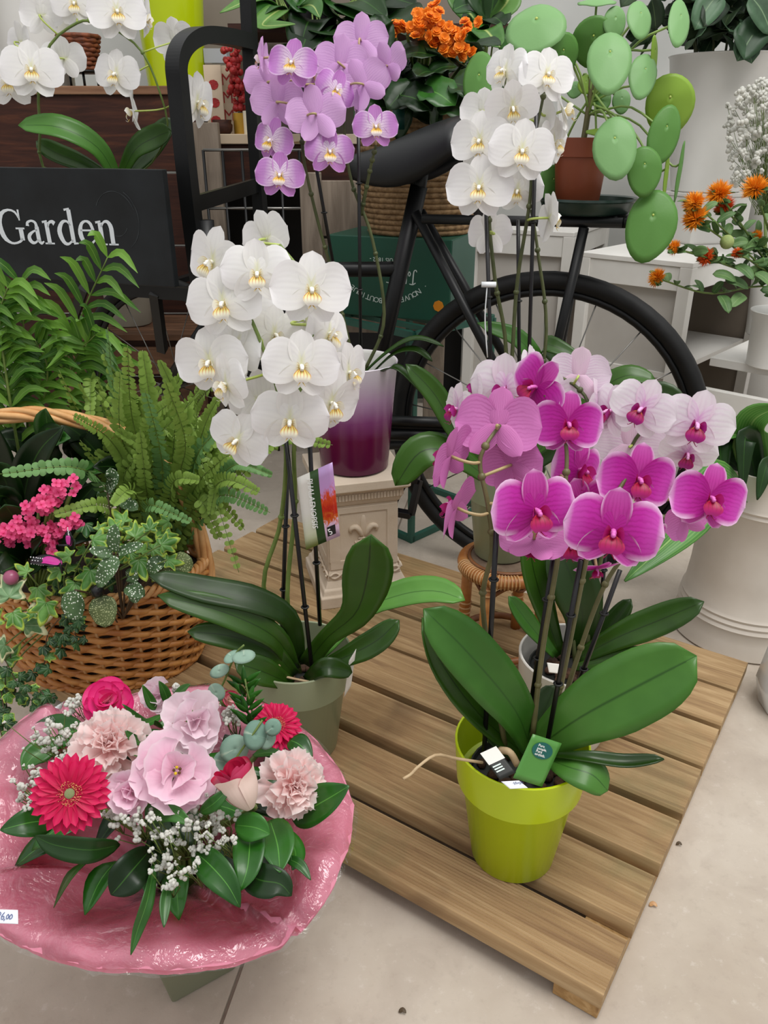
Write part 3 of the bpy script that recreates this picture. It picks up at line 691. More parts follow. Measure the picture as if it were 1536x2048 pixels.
tubep('top_tube', [onb(806, 538), onb(560, 540), onb(420, 528)], .0145)
tubep('down_tube', [BBk, onb(418, 600)], .016)
tubep('head_tube', [onb(410, 440), onb(425, 640)], .018)
for s in (-1, 1):
    tubep('seat_stay', [seat_lug + V(0, 0, -.02) + SD * .016 * s, HUB + SD * .055 * s], .0088)
    tubep('chain_stay', [BBk + SD * .02 * s, HUB + SD * .055 * s], .009)
    tubep('fork_blade', [onb(425, 640, .0) + SD * .03 * s, FH + SD * .05 * s], .010)
    tubep('rack_strut', [onb(1168, 455, .055 * s), HUB + SD * .06 * s + V(0, 0, .01)], .0085)
    tubep('rack_rail', [onb(845, 438, .05 * s), onb(1245, 446, .05 * s)], .0085)
for k in range(4):
    u = 900 + k * 110; tubep('rack_crossbar', [onb(u, 440, -.05), onb(u, 440, .05)], .006)
tubep('rack_crossbar', [onb(1245, 446, -.05), onb(1262, 446, -.03), onb(1262, 446, .03), onb(1245, 446, .05)], .0085)
# rack deck the saucer stands on
g = G(); dk0, dk1 = onb(1090, 441), onb(1255, 444); g.bar(dk0 + V(0, 0, .008), dk1 + V(0, 0, .008), .1, .004); g.obj('rack_plate', MAT['black_metal'], bike, smooth=False)
# chain guard
for v, r in ((846, .011), (873, .012)): tubep('chain_guard', [onb(735, v - 6, -.07), onb(900, v, -.07)], r)
g = G(); q0, q1 = onb(735, 856, -.068), onb(900, 858, -.068); g.bar(q0, q1, .004, .03); g.obj('chain_guard', MAT['black_metal'], bike, smooth=False)
# crank and pedal
tubep('crank', [BBk + SD * -.06, onb(815, 962, -.09)], .009)
pa, pb, pc = onb(814, 955, -.1), onb(779, 1022, -.12), onb(822, 1030, -.12)
g = G(); g.bar(pa, pb, .014, .01); g.bar(onb(838, 960, -.1), pc, .014, .01); g.bar(pb, pc, .02, .012); g.bar(pa, onb(838, 960, -.1), .02, .012); g.obj('pedal', MAT['black_plastic'], bike, smooth=False, bevel=.001)
# saddle, nose toward the left
def saddle():
    A, B = onb(946, 232), onb(698, 318)     # rear, nose
    fwd = (B - A); L = fwd.length; f = fwd.normalized(); s = SD; u = s.cross(f); u = u if u.z > 0 else -u
    g = G(); rows = []
    for i in range(20):
        t = i / 19; w = .078 * (1 - t) ** .7 * (1 if t > .06 else .75) + .022 * t ** .4 if t < 1 else .02
        if t < .1: w *= .8 + 2 * t
        top = .006 + .014 * math.sin(math.pi * min(1, t * 1.1)) * (1 - t) - .006 * math.sin(math.pi * t)
        dp = .062 + .042 * math.sin(math.pi * t) - .015 * t
        c = A + f * (L * t) + u * top
        r = []
        for j in range(17):
            a = -math.pi * .62 + j / 16 * math.pi * 1.24
            r.append(c + s * (w * math.sin(a) / max(.95, 1)) + u * (-dp * (1 - math.cos(a)) * .62))
        rows.append(r)
    rows = [[sum(rows[0], V(0, 0, 0)) / 17] * 17] + rows + [[sum(rows[-1], V(0, 0, 0)) / 17] * 17]
    g.grid(rows); return g.obj('saddle', MAT['saddle'], bike, solid=.004)
saddle()
for s in (-.02, .02): tubep('saddle_rail', catmull([onb(905, 300, s), onb(850, 335, s), onb(775, 335, s)], 8), .0045)
# front carrier: flat bar hoop and post
def flat(nm, pts, w, t, up, n=24):
    n = max(n, 6 * len(pts)) if len(pts) > 3 else n; q = catmull(pts, n); g = G(); up = Vector(up); rows = []
    for i in range(n):
        T = (q[min(i + 1, n - 1)] - q[max(i - 1, 0)]).normalized(); s = T.cross(up).normalized(); u2 = s.cross(T)
        rows.append([q[i] + s * x * t / 2 + u2 * y * w / 2 for x, y in ((-1, -1), (1, -1), (1, 1), (-1, 1))])
    g.grid(rows, loop=True); g.f.append((3, 2, 1, 0)); k = 4 * (n - 1); g.f.append((k, k + 1, k + 2, k + 3))
    return g.obj(nm, MAT['black_metal'], bike, smooth=False)
CY = V(.37, .93, 0).normalized()
fA, fB = P(370, 300, 1.70), P(507, 300, 1.98)
def onc(u, v):
    n = (fB - fA).cross(UP).normalized(); yc = (1024 - v) / F; xc = (u - 768) / F; d = V(xc, CT + yc * ST, -ST + yc * CT); c = V(0, 0, H)
    return c + d * ((fA - c).dot(n) / d.dot(n))
nrm = (fB - fA).cross(UP).normalized()
flat('carrier_hoop', [onc(410, 640), onc(392, 500), onc(372, 330), onc(357, 180), onc(353, 130), onc(362, 98), onc(382, 78), onc(410, 70), onc(455, 74), onc(496, 84)], .03, .03, nrm, 34)
flat('carrier_post', [onc(494, -30), onc(506, 200), onc(524, 470), onc(536, 620)], .026, .026, nrm, 6)
flat('carrier_rail', [onc(385, 409), onc(512, 371)], .03, .012, UP, 3)
flat('carrier_rail', [onc(405, 560), onc(530, 500)], .026, .012, UP, 3)
c3 = onc(402, 590); c4 = c3 + V(-.42, .16, 0)
flat('carrier_rail', [c3, c4], .026, .02, UP, 3)
c5 = onc(532, 560); 
for k in range(6):
    q0 = c3.lerp(c4, k / 5); flat('platform_slat', [q0 + V(0, 0, -.01), q0 + (c5 - c3) + V(0, 0, -.01 - (c5 - c3).z)], .012, .022, UP, 3)
flat('carrier_leg', [P(310, 585, 1.74), P(325, 700, 1.86)], .02, .02, nrm, 3)
flat('carrier_leg', [P(168, 575, 1.8), P(128, 690, 1.95)], .02, .02, nrm, 3)
PLAT = c3.z
# ------------------------------------------------------------------ sign board
SR = P(350, 575, 1.60); SL = P(-70, 545, 1.77); SL.z = SR.z; zt = P(336, 339, 1.60).z
sxx = (SR - SL).normalized(); snn = V(sxx.y, -sxx.x, 0); sh = zt - SR.z
root = thing('sign_board', 'black wooden board with white serif lettering hung on the bicycle carrier', 'sign', SL.lerp(SR, .5))
g = G(); th = .016; c = SL.lerp(SR, .5) + UP * sh / 2 - snn * th / 2
g.box((0, 0, 0), ((SR - SL).length, th, sh), frame(c, sxx, V(-snn.x, -snn.y, 0))); g.obj('board', MAT['sign'], root, smooth=False, bevel=.0015)
def on_sign(u, v):
    yc = (1024 - v) / F; xc = (u - 768) / F; d = V(xc, CT + yc * ST, -ST + yc * CT); c = V(0, 0, H)
    return c + d * ((SL - c).dot(snn) / d.dot(snn))
ORG = on_sign(2, 486); END = on_sign(237, 490)
SM = frame(ORG + snn * .0003, END - ORG, UP); em = (END - ORG).length / 2.93
GL = {
 'G': (.70, [[(.60, .50, .03), (.53, .61, .03), (.38, .655, .03), (.2, .6, .06), (.09, .45, .095), (.075, .30, .1), (.13, .12, .085), (.25, .02, .04), (.38, .0, .03), (.53, .04, .035), (.6, .1, .04)],
            [(.595, .06, .085), (.595, .2, .085), (.595, .29, .085)], [(.47, .295, .022), (.69, .295, .022)], [(.605, .45, .02), (.612, .66, .03)]]),
 'a': (.44, [[(.31, .04, .075), (.31, .2, .075), (.31, .33, .075)], [(.31, .32, .06), (.29, .41, .04), (.2, .445, .03), (.1, .41, .04), (.085, .345, .06)], [(.31, .27, .025), (.2, .235, .03), (.09, .16, .06), (.08, .08, .07), (.14, .02, .05), (.22, .025, .03), (.3, .08, .025)], [(.31, .06, .06), (.36, .01, .04), (.43, .045, .02)]]),
 'r': (.36, [[(.13, .0, .075), (.13, .42, .075)], [(.02, .008, .02), (.25, .008, .02)], [(.03, .42, .03), (.15, .445, .02)], [(.15, .32, .03), (.2, .41, .035), (.28, .43, .05), (.33, .39, .07)]]),
 'd': (.51, [[(.37, .03, .075), (.37, .66, .075)], [(.26, .655, .03), (.39, .68, .02)], [(.37, .015, .03), (.48, .02, .02)], [(.36, .36, .025), (.28, .44, .03), (.17, .42, .05), (.075, .29, .08), (.075, .16, .085), (.14, .03, .06), (.24, .005, .035), (.36, .08, .025)]]),
 'e': (.43, [[(.07, .27, .022), (.38, .27, .022)], [(.375, .27, .05), (.33, .4, .05), (.23, .445, .03), (.12, .39, .05), (.06, .24, .08), (.09, .09, .075), (.18, .015, .05), (.28, .01, .035), (.39, .09, .025)]]),
 'n': (.52, [[(.13, .0, .075), (.13, .42, .075)], [(.02, .008, .02), (.24, .008, .02)], [(.03, .42, .03), (.15, .445, .02)], [(.15, .34, .025), (.23, .43, .03), (.32, .43, .05), (.38, .33, .075), (.38, .15, .075), (.38, .0, .075)], [(.28, .008, .02), (.5, .008, .02)]])}
x = 0
for ch in 'Garden':
    adv, st = GL[ch]; g = G()
    for s in st: ribbon(g, [((p[0] + x) * em, p[1] * em, (p[2] * 1.2 + .006) * em) for p in s], SM, 20, .0006)
    g.obj('letter', MAT['letter'], root, smooth=False); x += adv

for R0, a0, a1 in ((.052, 20, 150), (.058, -60, 60), (.03, 200, 330)):        # pale scratch arcs left on the paint
    g = G(); c = on_sign(232, 440); MM = frame(c + snn * .0003, END - ORG, UP)
    ribbon(g, [(R0 * .9 * math.cos(math.radians(a0 + (a1 - a0) * i / 8)), R0 * math.sin(math.radians(a0 + (a1 - a0) * i / 8)), .0006 + .0005 * (i % 3)) for i in range(9)], MM, 30, .0003); g.obj('scratch', MAT['scratch'], root, smooth=False)
# ------------------------------------------------------------------ green box on its stand, basket with orange kalanchoe
GBR = P(898, 645, 1.70); GBL = P(659, 626, 1.80); GBL.z = GBR.z
bx = (GBR - GBL).normalized(); bn = V(bx.y, -bx.x, 0); bw = (GBR - GBL).length; bh = P(898, 480, 1.70).z - GBR.z; bdp = .19
root = thing('gift_box', 'dark green cardboard box with upside-down boutique lettering on a metal stand', 'box', GBL.lerp(GBR, .5))
BM = frame(GBL, bx, V(-bn.x, -bn.y, 0))
g = G(); g.box((bw / 2, bdp / 2, bh / 2), (bw, bdp, bh), BM); g.obj('carton', MAT['green_box'], root, smooth=False, bevel=.002)
g = G(); g.box((bw + .0004, bdp / 2, bh / 2), (.001, bdp * .97, bh * .97), BM); g.obj('side_panel', MAT['box_side'], root, smooth=False)
def onbox(u, v):
    yc = (1024 - v) / F; xc = (u - 768) / F; d = V(xc, CT + yc * ST, -ST + yc * CT); c = V(0, 0, H)
    return c + d * ((GBL - c).dot(bn) / d.dot(bn))
XI = -bx; YI = V(0, 0, -1)                      # upside down
def print_txt(s, p0, size):
    text_geo(gp, s, size, frame(p0 + bn * .0006, XI, YI))
gp = G()
msg = '· NOUVELLE BOUTIQUE ·'
ctr = onbox(770, 608) - YI * .126
for i, ch in enumerate(msg):
    a = math.radians(-44 + 88 * i / (len(msg) - 1))      # reading direction, upside down
    r = .126; dx = math.sin(a) * r; dy = math.cos(a) * r - .012
    o = ctr + XI * dx + YI * dy
    rx = (XI * math.cos(a) - YI * math.sin(a)).normalized(); ry = (YI * math.cos(a) + XI * math.sin(a)).normalized()
    if ch != ' ': text_geo(gp, ch, .0165, frame(o + bn * .0006, rx, ry))
print_txt('- DEPUIS 1832 -', onbox(776, 516), .0125)
gp.obj('print', MAT['print_pale'], root, smooth=False)
gp = G(); JM = frame(onbox(834, 541) + bn * .0006, XI, YI); e = .03
for s in ([(.0, .12, .05), (.06, .0, .07), (.2, .05, .07), (.26, .4, .09), (.3, .95, .09)], [(.08, .86, .06), (.3, .98, .08), (.55, .95, .05)],
          [(.55, .1, .06), (.47, .25, .07), (.55, .42, .06), (.64, .28, .06), (.56, .1, .06)], [(.68, .2, .05), (.78, .6, .07), (.84, .92, .06), (.78, .9, .05), (.76, .3, .08), (.84, .05, .06), (.95, .2, .05)],
          [(1.0, .45, .06), (.98, .15, .07), (1.06, .06, .05), (1.14, .2, .04)], [(1.0, .62, .07), (1.02, .66, .07)], [(1.16, .22, .05), (1.3, .38, .06), (1.24, .46, .05), (1.16, .3, .06), (1.22, .06, .06), (1.36, .16, .04)],
          [(1.8, .0, .07), (1.86, .5, .08), (1.94, .95, .08)], [(1.7, .9, .05), (1.95, .96, .08), (2.3, .92, .05)], [(1.75, .5, .05), (2.05, .52, .06)],
          [(2.3, .4, .05), (2.28, .1, .07), (2.36, .06, .05)], [(2.45, .1, .05), (2.5, .4, .06), (2.58, .1, .06), (2.64, .4, .05)], [(2.76, .4, .06), (2.74, .1, .06), (2.84, .2, .04)]):
    ribbon(gp, [(a * e, b * e, c * e) for a, b, c in s], JM, 12, .0004)
gp.obj('print', MAT['print_pale'], root, smooth=False)
g = G(); q = onbox(877, 612); g.lathe([(0, 0), (.0115, 0), (.0115, .002), (0, .002)], (0, 0, 0), 8, M=frame(q, bx, UP)); g.obj('sticker', MAT['orange_tag'], root, smooth=False)
# stand of green metal
root = thing('plant_stand', 'dark green metal square plant stand under the green box', 'stand', V(.03, 1.75, 0))
n0 = GP(822, 1084, 0); hx = V(.72, .69, 0).normalized(); hy = V(-.72, .69, 0).normalized(); sz = .25; zs = GBR.z - .008
cs = [n0, n0 + hx * sz, n0 + hx * sz + hy * sz, n0 + hy * sz]
for i in range(4):
    p0, p1 = cs[i], cs[(i + 1) % 4]
    g = G(); g.bar(p0, p0 + UP * zs, .012, .012, hx); g.obj('leg', MAT['green_metal'], root, smooth=False)
    for z, nm in ((.008, 'foot_rail'), (zs, 'top_rail')):
        g = G(); g.bar(p0 + UP * z, p1 + UP * z, .012, .014); g.obj(nm, MAT['green_metal'], root, smooth=False)
for k in (.25, .5, .75):
    g = G(); g.bar(cs[0].lerp(cs[1], k) + UP * zs, cs[3].lerp(cs[2], k) + UP * zs, .012, .01); g.obj('top_slat', MAT['green_metal'], root, smooth=False)
# seagrass basket on the box
BKT = GBL.lerp(GBR, .62) - bn * .1 + UP * (bh + .001); BZ = P(815, 222, BKT.y).z - BKT.z
root = thing('seagrass_basket', 'coiled brown seagrass basket on the green box behind the saddle', 'basket', BKT)
nco = 22
for i in range(nco):
    t = (i + .5) / nco; r = .104 + .022 * math.sin(t * 2.2)
    g = G(); c = BKT + UP * (BZ * t); rr = BZ / nco * .56; rows = []
    for k in range(97):
        a = 2 * math.pi * k / 96; w = .0012 * math.sin(k * 2.1 + i)
        rows.append([c + V((r + (rr + w) * math.cos(b)) * math.cos(a), (r * .8 + (rr + w) * math.cos(b)) * math.sin(a), rr * math.sin(b)) for b in [2 * math.pi * j / 6 for j in range(6)]])
    g.grid(rows, loop=True); g.obj('coil', MAT['seagrass'], root)
g = G(); g.lathe([(0, BZ - .03), (.112, BZ - .03)], BKT, 32, .8); g.obj('soil', MAT['soil'], root)
KC = BKT + UP * (BZ - .03)
# weathered wooden crate behind
root = thing('wooden_crate', 'grey weathered wooden crate behind the tall lilac orchid stems', 'crate', P(680, 640, 2.15))
pz0 = .0
def wbar(nm, a, b, w, h, up=(0, 0, 1), m='crate_wood', r=None):
    g = G(); g.bar(a, b, w, h, up); g.obj(nm, MAT[m], r or root, smooth=False, bevel=.0015)
A_ = P(621, 360, 2.02); B_ = P(621, 560, 2.02); B_.x = A_.x; zt_ = P(621, 345, 2.02).z
wbar('corner_post', V(A_.x, 2.02, pz0), V(A_.x, 2.02, zt_), .05, .03, (0, 1, 0))
wbar('corner_post', V(A_.x + .3, 2.0, pz0), V(A_.x + .3, 2.0, zt_), .05, .03, (0, 1, 0))
for k, v in enumerate((420, 535, 620)):
    z = P(680, v, 2.0).z; wbar('side_board', V(A_.x - .02, 2.045, z), V(A_.x + .33, 2.02, z), .016, .125)
# ------------------------------------------------------------------ background, left
root = thing('wooden_counter', 'dark brown wooden counter behind the arched white orchid', 'counter', V(-1.0, 2.4, 0))
cz = P(180, 172, 2.35).z; xl, xr = P(-80, 170, 2.35).x, P(392, 170, 2.35).x
for k in range(5):
    z1_ = cz - .02 - k * .19; g = G(); g.box(((xl + xr) / 2, 2.36, z1_ - .093), (xr - xl, .02, .184)); g.obj('front_board', MAT['brown_wood'], root, smooth=False, bevel=.002)
g = G(); g.box(((xl + xr) / 2, 2.52, cz - .01), (xr - xl + .02, .36, .02)); g.obj('top_board', MAT['counter_edge'], root, smooth=False, bevel=.002)
def boxthing(name, label, cat, c, size, m, parts=()):
    root = thing(name, label, cat, c); g = G(); g.box(Vector(c) + V(0, 0, size[2] / 2), size); g.obj('body', MAT[m], root, smooth=False, bevel=.002); return root
t = P(350, 160, 2.45); LBK = V(t.x, 2.47, cz)
pot('flower_bucket', 'lime green bucket on the brown counter behind the black hoop', 'bucket', LBK, [(.074, 0), (.077, .003), (.082, .1), (.097, .33)], MAT['lime'])
t = P(75, 160, 2.45); pot('flower_bucket', 'pale grey bucket on the counter behind the white arched orchid', 'bucket', V(t.x, 2.48, cz), [(.082, 0), (.086, .004), (.1, .35)], MAT['bucket_white'])
BW = P(166, 140, 2.42); BW.z = P(166, 142, 2.42).z
root = thing('side_table', 'tiny black wire stand under the brown wicker pot', 'stand', V(BW.x, 2.42, cz))
g = G(); g.lathe([(0, BW.z - cz - .005), (.055, BW.z - cz - .005), (.055, BW.z - cz), (0, BW.z - cz)], V(BW.x, 2.42, cz), 20); g.obj('tray', MAT['black_metal'], root)
for a in (.5, 1.9, 3.4, 5.0):
    g = G(); d = V(math.cos(a), math.sin(a), 0) * .035; g.tube([V(BW.x, 2.42, cz) + d, V(BW.x, 2.42, BW.z - .004) + d], .003, 6); g.obj('leg', MAT['black_metal'], root)
root = thing('wicker_pot', 'small red-brown wicker pot with variegated plant on the counter', 'pot', V(BW.x, 2.42, BW.z))
for i in range(8):
    z = (i + .5) * .0105; g = G(); rows = []; r = .036 + .0022 * i
    for k in range(41):
        a = 2 * math.pi * k / 40; rr = r + .0022 * math.sin(a * 10 + i * math.pi)
        rows.append([V(BW.x, 2.42, BW.z + z) + V((rr + .005 * math.cos(b)) * math.cos(a), (rr + .005 * math.cos(b)) * math.sin(a), .0056 * math.sin(b)) for b in [math.pi / 3 * j for j in range(6)]])
    g.grid(rows, loop=True); g.obj('weave_ring', MAT['brown_basket'], root)
WP = root; WPT = V(BW.x, 2.42, BW.z + .075)
# display cabinet with shelf behind the carrier
root = thing('display_cabinet', 'grey-brown display cabinet with small shelf behind the black carrier', 'cabinet', V(-.4, 2.7, 0))
sh_z = P(455, 268, 2.35).z
pA = P(407, 240, 2.26); 
wbar('post', V(pA.x, 2.27, 0), V(pA.x, 2.27, P(405, 245, 2.27).z), .07, .03, (0, 1, 0))
g = G(); g.box((-.205, 2.42, sh_z - .012), (.52, .26, .024)); g.obj('shelf', MAT['tag_board'], root, smooth=False, bevel=.002)
g = G(); g.box((-.205, 2.31, sh_z - .075), (.5, .018, .1)); g.obj('apron', MAT['brown_wood'], root, smooth=False, bevel=.002)
g = G(); g.box((-.16, 2.72, 1.0), (.84, .02, 1.1)); g.obj('back_panel', MAT['taupe'], root, smooth=False)
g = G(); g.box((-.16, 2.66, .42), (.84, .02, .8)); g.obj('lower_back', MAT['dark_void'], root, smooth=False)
g = G(); g.box((-.01, 2.56, P(560, 62, 2.5).z), (.80, .26, .02)); g.obj('shelf', MAT['brown_wood'], root, smooth=False)
# black wire crate under the shelf
root = thing('wire_crate', 'black wire crate standing under the cabinet shelf', 'crate', V(P(560, 500, 2.25).x, 2.3, 0))
x0, x1 = P(415, 400, 2.2).x, P(640, 400, 2.2).x; ztop_ = P(500, 300, 2.2).z
for k in range(6):
    z = .12 + (ztop_ - .12) * k / 5; g = G(); g.tube([V(x0, 2.2, z), V(x1, 2.2, z)], .004, 6); g.tube([V(x1, 2.2, z), V(x1, 2.55, z)], .004, 6); g.obj('wire', MAT['steel' if k > 3 else 'black_metal'], root)
for k in range(7):
    x = x0 + (x1 - x0) * k / 6; g = G(); g.tube([V(x, 2.2, 0), V(x, 2.2, ztop_)], .004, 6); g.obj('wire', MAT['black_metal'], root)
# small goods on the shelf
for k, u in enumerate((434, 458)):
    c = P(u, 255, 2.40); c = V(c.x, 2.40 + .02 * k, sh_z); h = P(u, 130, 2.4).z - sh_z; w = px(34, c)
    root = thing('tag_board', ['beige board with red motifs standing on the cabinet shelf, left of two', 'beige board with red letters M beside the red garland'][k], 'board', c)
    g = G(); g.box(c + V(0, 0, h / 2), (w, .008, h)); g.obj('board', MAT['tag_board'], root, smooth=False, bevel=.001)
    for i in range(3):
        MM = frame(c + V(0, -.0046, h * (.72 - .26 * i)), V(1, 0, 0), UP)
        g = G()
        if k: text_geo(g, 'M', .04, MM)
        else: g.poly([(.014 * math.cos(a * .7), .012 * math.sin(a * .7)) for a in range(9)], .0006, MM)
        g.obj('letter' if k else 'motif', MAT['red'], root, smooth=False)
c = P(482, 245, 2.36); c = V(c.x, 2.36, sh_z)
root = thing('candle', 'gold and white pillar candle wrapped in a red garland on the shelf', 'candle', c)
g = G(); g.lathe([(0, 0), (.02, 0), (.02, .05), (0, .05)], c, 20); g.obj('candle_base', MAT['gold'], root, sharp=40)
g = G(); g.lathe([(0, .0), (.014, 0), (.014, .055), (0, .055)], c + V(.022, -.012, 0), 16); g.obj('candle_base', MAT['candle'], root, sharp=40)
g = G(); rnd = random.Random(5)
for i in range(90):
    t = rnd.random(); g.ball(c + V(-.012 * t + rnd.gauss(0, .013), rnd.gauss(0, .012), .06 + t * .14), (.004 + rnd.random() * .006), 6, 4)
g.obj('garland', MAT['red'], root)
c = P(444, 255, 2.34); c = V(c.x, 2.345, sh_z)
root = thing('trinket', 'small dark brown carved bowl on the cabinet shelf', 'bowl', c)
g = G(); g.lathe([(0, 0), (.02, 0), (.026, .008), (.028, .022), (.024, .026), (.026, .034), (.02, .034), (.018, .012), (0, .01)], c, 20); g.obj('bowl', MAT['brown_wood'], root)
c = P(430, 120, 2.45); c = V(c.x, 2.46, P(430, 125, 2.46).z)
root = thing('paper_card', 'pale grey folded card leaning on the cabinet back', 'card', c)
g = G(); g.box(c + V(0, .0, .016), (.062, .004, .034)); g.box(c + V(0.01, .02, .012), (.05, .004, .026)); g.obj('card', MAT['grey_card'], root, smooth=False)
# low slatted crate and pot beneath the sign
root = thing('slatted_crate', 'old brown slatted crate on the floor under the sign board', 'crate', V(-.62, 2.2, 0))
zc = P(300, 655, 2.2).z; xa, xb = P(150, 660, 2.2).x, P(420, 660, 2.2).x
for k in range(5): wbar('slat', V(xa, 2.10 + k * .052, zc), V(xb, 2.10 + k * .052, zc), .044, .016, m='slat_wood')
for k in range(2):
    wbar('slat', V(xa, 2.075, zc - .06 - k * .1), V(xb, 2.075, zc - .06 - k * .1), .016, .07, m='slat_wood')
for x in (xa + .02, xb - .02):
    for y in (2.10, 2.31): wbar('corner_post', V(x, y, 0), V(x, y, zc - .009), .03, .03, (0, 1, 0), m='slat_wood')
c = P(262, 655, 2.2); c = V(c.x, 2.21, zc + .008)
pot('plant_pot', 'dull grey ribbed pot on the slatted crate under the sign', 'pot', c, [(.05, 0), (.054, .003), (.066, .1), (.068, .13)], MAT['grey_leafpot'])
# ------------------------------------------------------------------ leaves and orchid flowers
def prof_orchid(t):
    w = min(1, .42 + 1.15 * t)
    return w * (max(0, 1 - ((t - .6) / .4) ** 2.4) if t > .6 else 1) ** .55
def prof_spat(t):
    return (.42 + .58 * max(0, min(1, (t - .25) / .45)) ** 1.5) * (max(0, 1 - ((t - .78) / .22) ** 2.2) if t > .78 else 1) ** .6
def prof_lance(t): return max(0, math.sin(math.pi * min(1, t ** .8 * .985 + .01))) ** .8
def prof_oval(t): return max(0, 1 - (2 * t - 1) ** 2) ** .5 * (1.05 - .25 * t)
def leaf_geo(g, pts, w, up=(0, -.4, 1), fold=.25, prof=prof_orchid, n=16, m=7, wave=0, seed=0, droop=0):
    q = catmull(pts, n); up = Vector(up).normalized(); rows = []; uv = []
    rnd = random.Random(seed); ph = rnd.random() * 6
    for i, p in enumerate(q):
        t = i / (n - 1); T = (q[min(i + 1, n - 1)] - q[max(i - 1, 0)]).normalized()
        s = T.cross(up); s = s.normalized() if s.length > 1e-5 else V(1, 0, 0); nn = s.cross(T)
        hw = w / 2 * prof(t); r = []
        for j in range(m):
            x = 2 * j / (m - 1) - 1
            r.append(p + s * x * hw + nn * (fold * abs(x) ** 1.4 * hw - droop * x * x * hw + wave * w * math.sin(t * 14 + ph + (2 if x > 0 else 0)) * x * x))
            uv.append((j / (m - 1), t))
        rows.append(r)
    return g.grid(rows, uv)
def leaf(root, pts, w, mat='orchid_leaf', name='leaf', solid=.0016, **kw):
    g = G(); leaf_geo(g, pts, w, **kw); return g.obj(name, MAT[mat], root, solid=solid)
def leafpx(root, pts, w, mat='orchid_leaf', **kw):
    q = [P(*p) for p in pts]; return leaf(root, q, px(w, q[len(q) // 2]), mat, **kw)
def petal_geo(g, L, W, ang, nv=10, nu=9, cup=0., reflex=0., wav=0., z0=0., peak=.5, basew=.22, pw=.5, skew=0., seed=0):
    d = V(math.sin(ang), math.cos(ang), 0); s = V(math.cos(ang), -math.sin(ang), 0); rows = []; uv = []
    ph = seed * 1.7
    for i in range(nv):
        t = i / (nv - 1); k = (t - peak) / (peak if t < peak else 1 - peak)
        sh = max(0, 1 - k * k) ** pw; sh = max(sh, basew * (1 - t) ** 2)
        r = []
        for j in range(nu):
            x = 2 * j / (nu - 1) - 1
            r.append(d * (L * t) + s * (x * W / 2 * sh + skew * W * math.sin(math.pi * t)) + V(0, 0, z0 + cup * x * x * W * sh - reflex * L * t * t + wav * math.sin(ph + t * 7 + x * 3) * t))
            uv.append((j / (nu - 1), t))
        rows.append(r)
    return g.grid(rows, uv)
def lip_meshes(var, big=1.0):
    g = G(); b = big
    # mid lobe, pointing out and down with a notched tip
    rows = []; uv = []
    for i in range(9):
        t = i / 8; hw = (.03 + .085 * math.sin(math.pi * min(1, t * .9 + .05)) ** .8 * (1 - .15 * t)) * b if t < .93 else .05 * b
        c = V(0, -.02 - .15 * t * b, .09 * b + .10 * math.sin(t * 1.9) * b - .04 * t)
        r = []
        for j in range(7):
            x = 2 * j / 6 - 1
            r.append(c + V(x * hw, -.012 * x * x, .035 * abs(x) * b * (1 - t))); uv.append((j / 6, t))
        rows.append(r)
    g.grid(rows, uv)
    for sgn in (-1, 1):
        rows = []; uv = []
        for i in range(8):
            t = i / 7; r = []
            for j in range(6):
                x = j / 5; a = (x - .2) * 2.1
                hw = .085 * b * math.sin(math.pi * (t * .92 + .05)) ** .7
                r.append(V(sgn * (.02 + .095 * b * t * (1 - .25 * t) + .0), -.03 + (x - .45) * 2 * hw, .06 * b + .13 * b * t - .03 * math.cos(a) * b)); uv.append((x, .25 + t * .75))
            rows.append(r)
        g.grid(rows, uv)
        g.tube(catmull([V(sgn * .01, -.165 * b, .115 * b), V(sgn * .045 * b, -.21 * b, .15 * b), V(sgn * .05 * b, -.19 * b, .19 * b)], 6), [.008, .006, .005, .004, .003, .002], 4)
    g.ball((0, -.03, .11 * b), (.028 * b, .022 * b, .02 * b), 6, 5)
    lip = g.mesh('lip', MAT[var + '_lip'])
    g = G(); g.tube([V(0, .0, .0), V(0, .012, .06), V(0, .005, .11 * b), V(0, -.01, .135 * b)], [.022, .03, .034, .018], 8); g.ball((0, -.012, .135 * b), .024 * b, 8, 6)
    return lip, g.mesh('column', MAT[var + '_column'])
FLW = {}
def flower_kit(var, pet, sep, pw_=.60, sw=.31, big=1.0, n=3, droop=0):
    kits = []
    for k in range(n):
        r = random.Random(k * 7 + 1); rf = .04 + .10 * k / max(1, n - 1)
        g = G(); petal_geo(g, .48, sw * 1.05, r.uniform(-.04, .04), reflex=rf * .6, cup=.10, peak=.52, seed=k)
        for s in (-1, 1): petal_geo(g, .46, sw * .95, s * math.radians(138 + 4 * k), reflex=rf + .05, cup=.12, z0=-.004, peak=.45, seed=k + s)
        g.tube([V(0, 0, .02), V(0, 0, -.03)], .022, 6)
        sepal = g.mesh('flower', MAT[sep])
        pet_m = []
        for s in (-1, 1):
            g = G(); petal_geo(g, .53, pw_, s * math.radians(79 + 4 * k + droop), cup=-.07 + .06 * k, reflex=rf * 1.0, wav=.010, z0=.025, peak=.56, basew=.28, pw=.46, skew=s * -.05, seed=k * 2 + s); pet_m.append(g.mesh('petal', MAT[pet]))
        kits.append((sepal, pet_m, *lip_meshes(var, big)))
    FLW[var] = kits
flower_kit('white', 'white_petal', 'white_sepal', .62, .34, 1.1)
flower_kit('magenta', 'magenta_petal', 'magenta_sepal', .66, .31, 1.25, droop=9)
flower_kit('lilac', 'lilac_petal', 'lilac_sepal', .56, .32, 1.15)
flower_kit('blush', 'blush_petal', 'blush_sepal', .60, .34, 1.25)
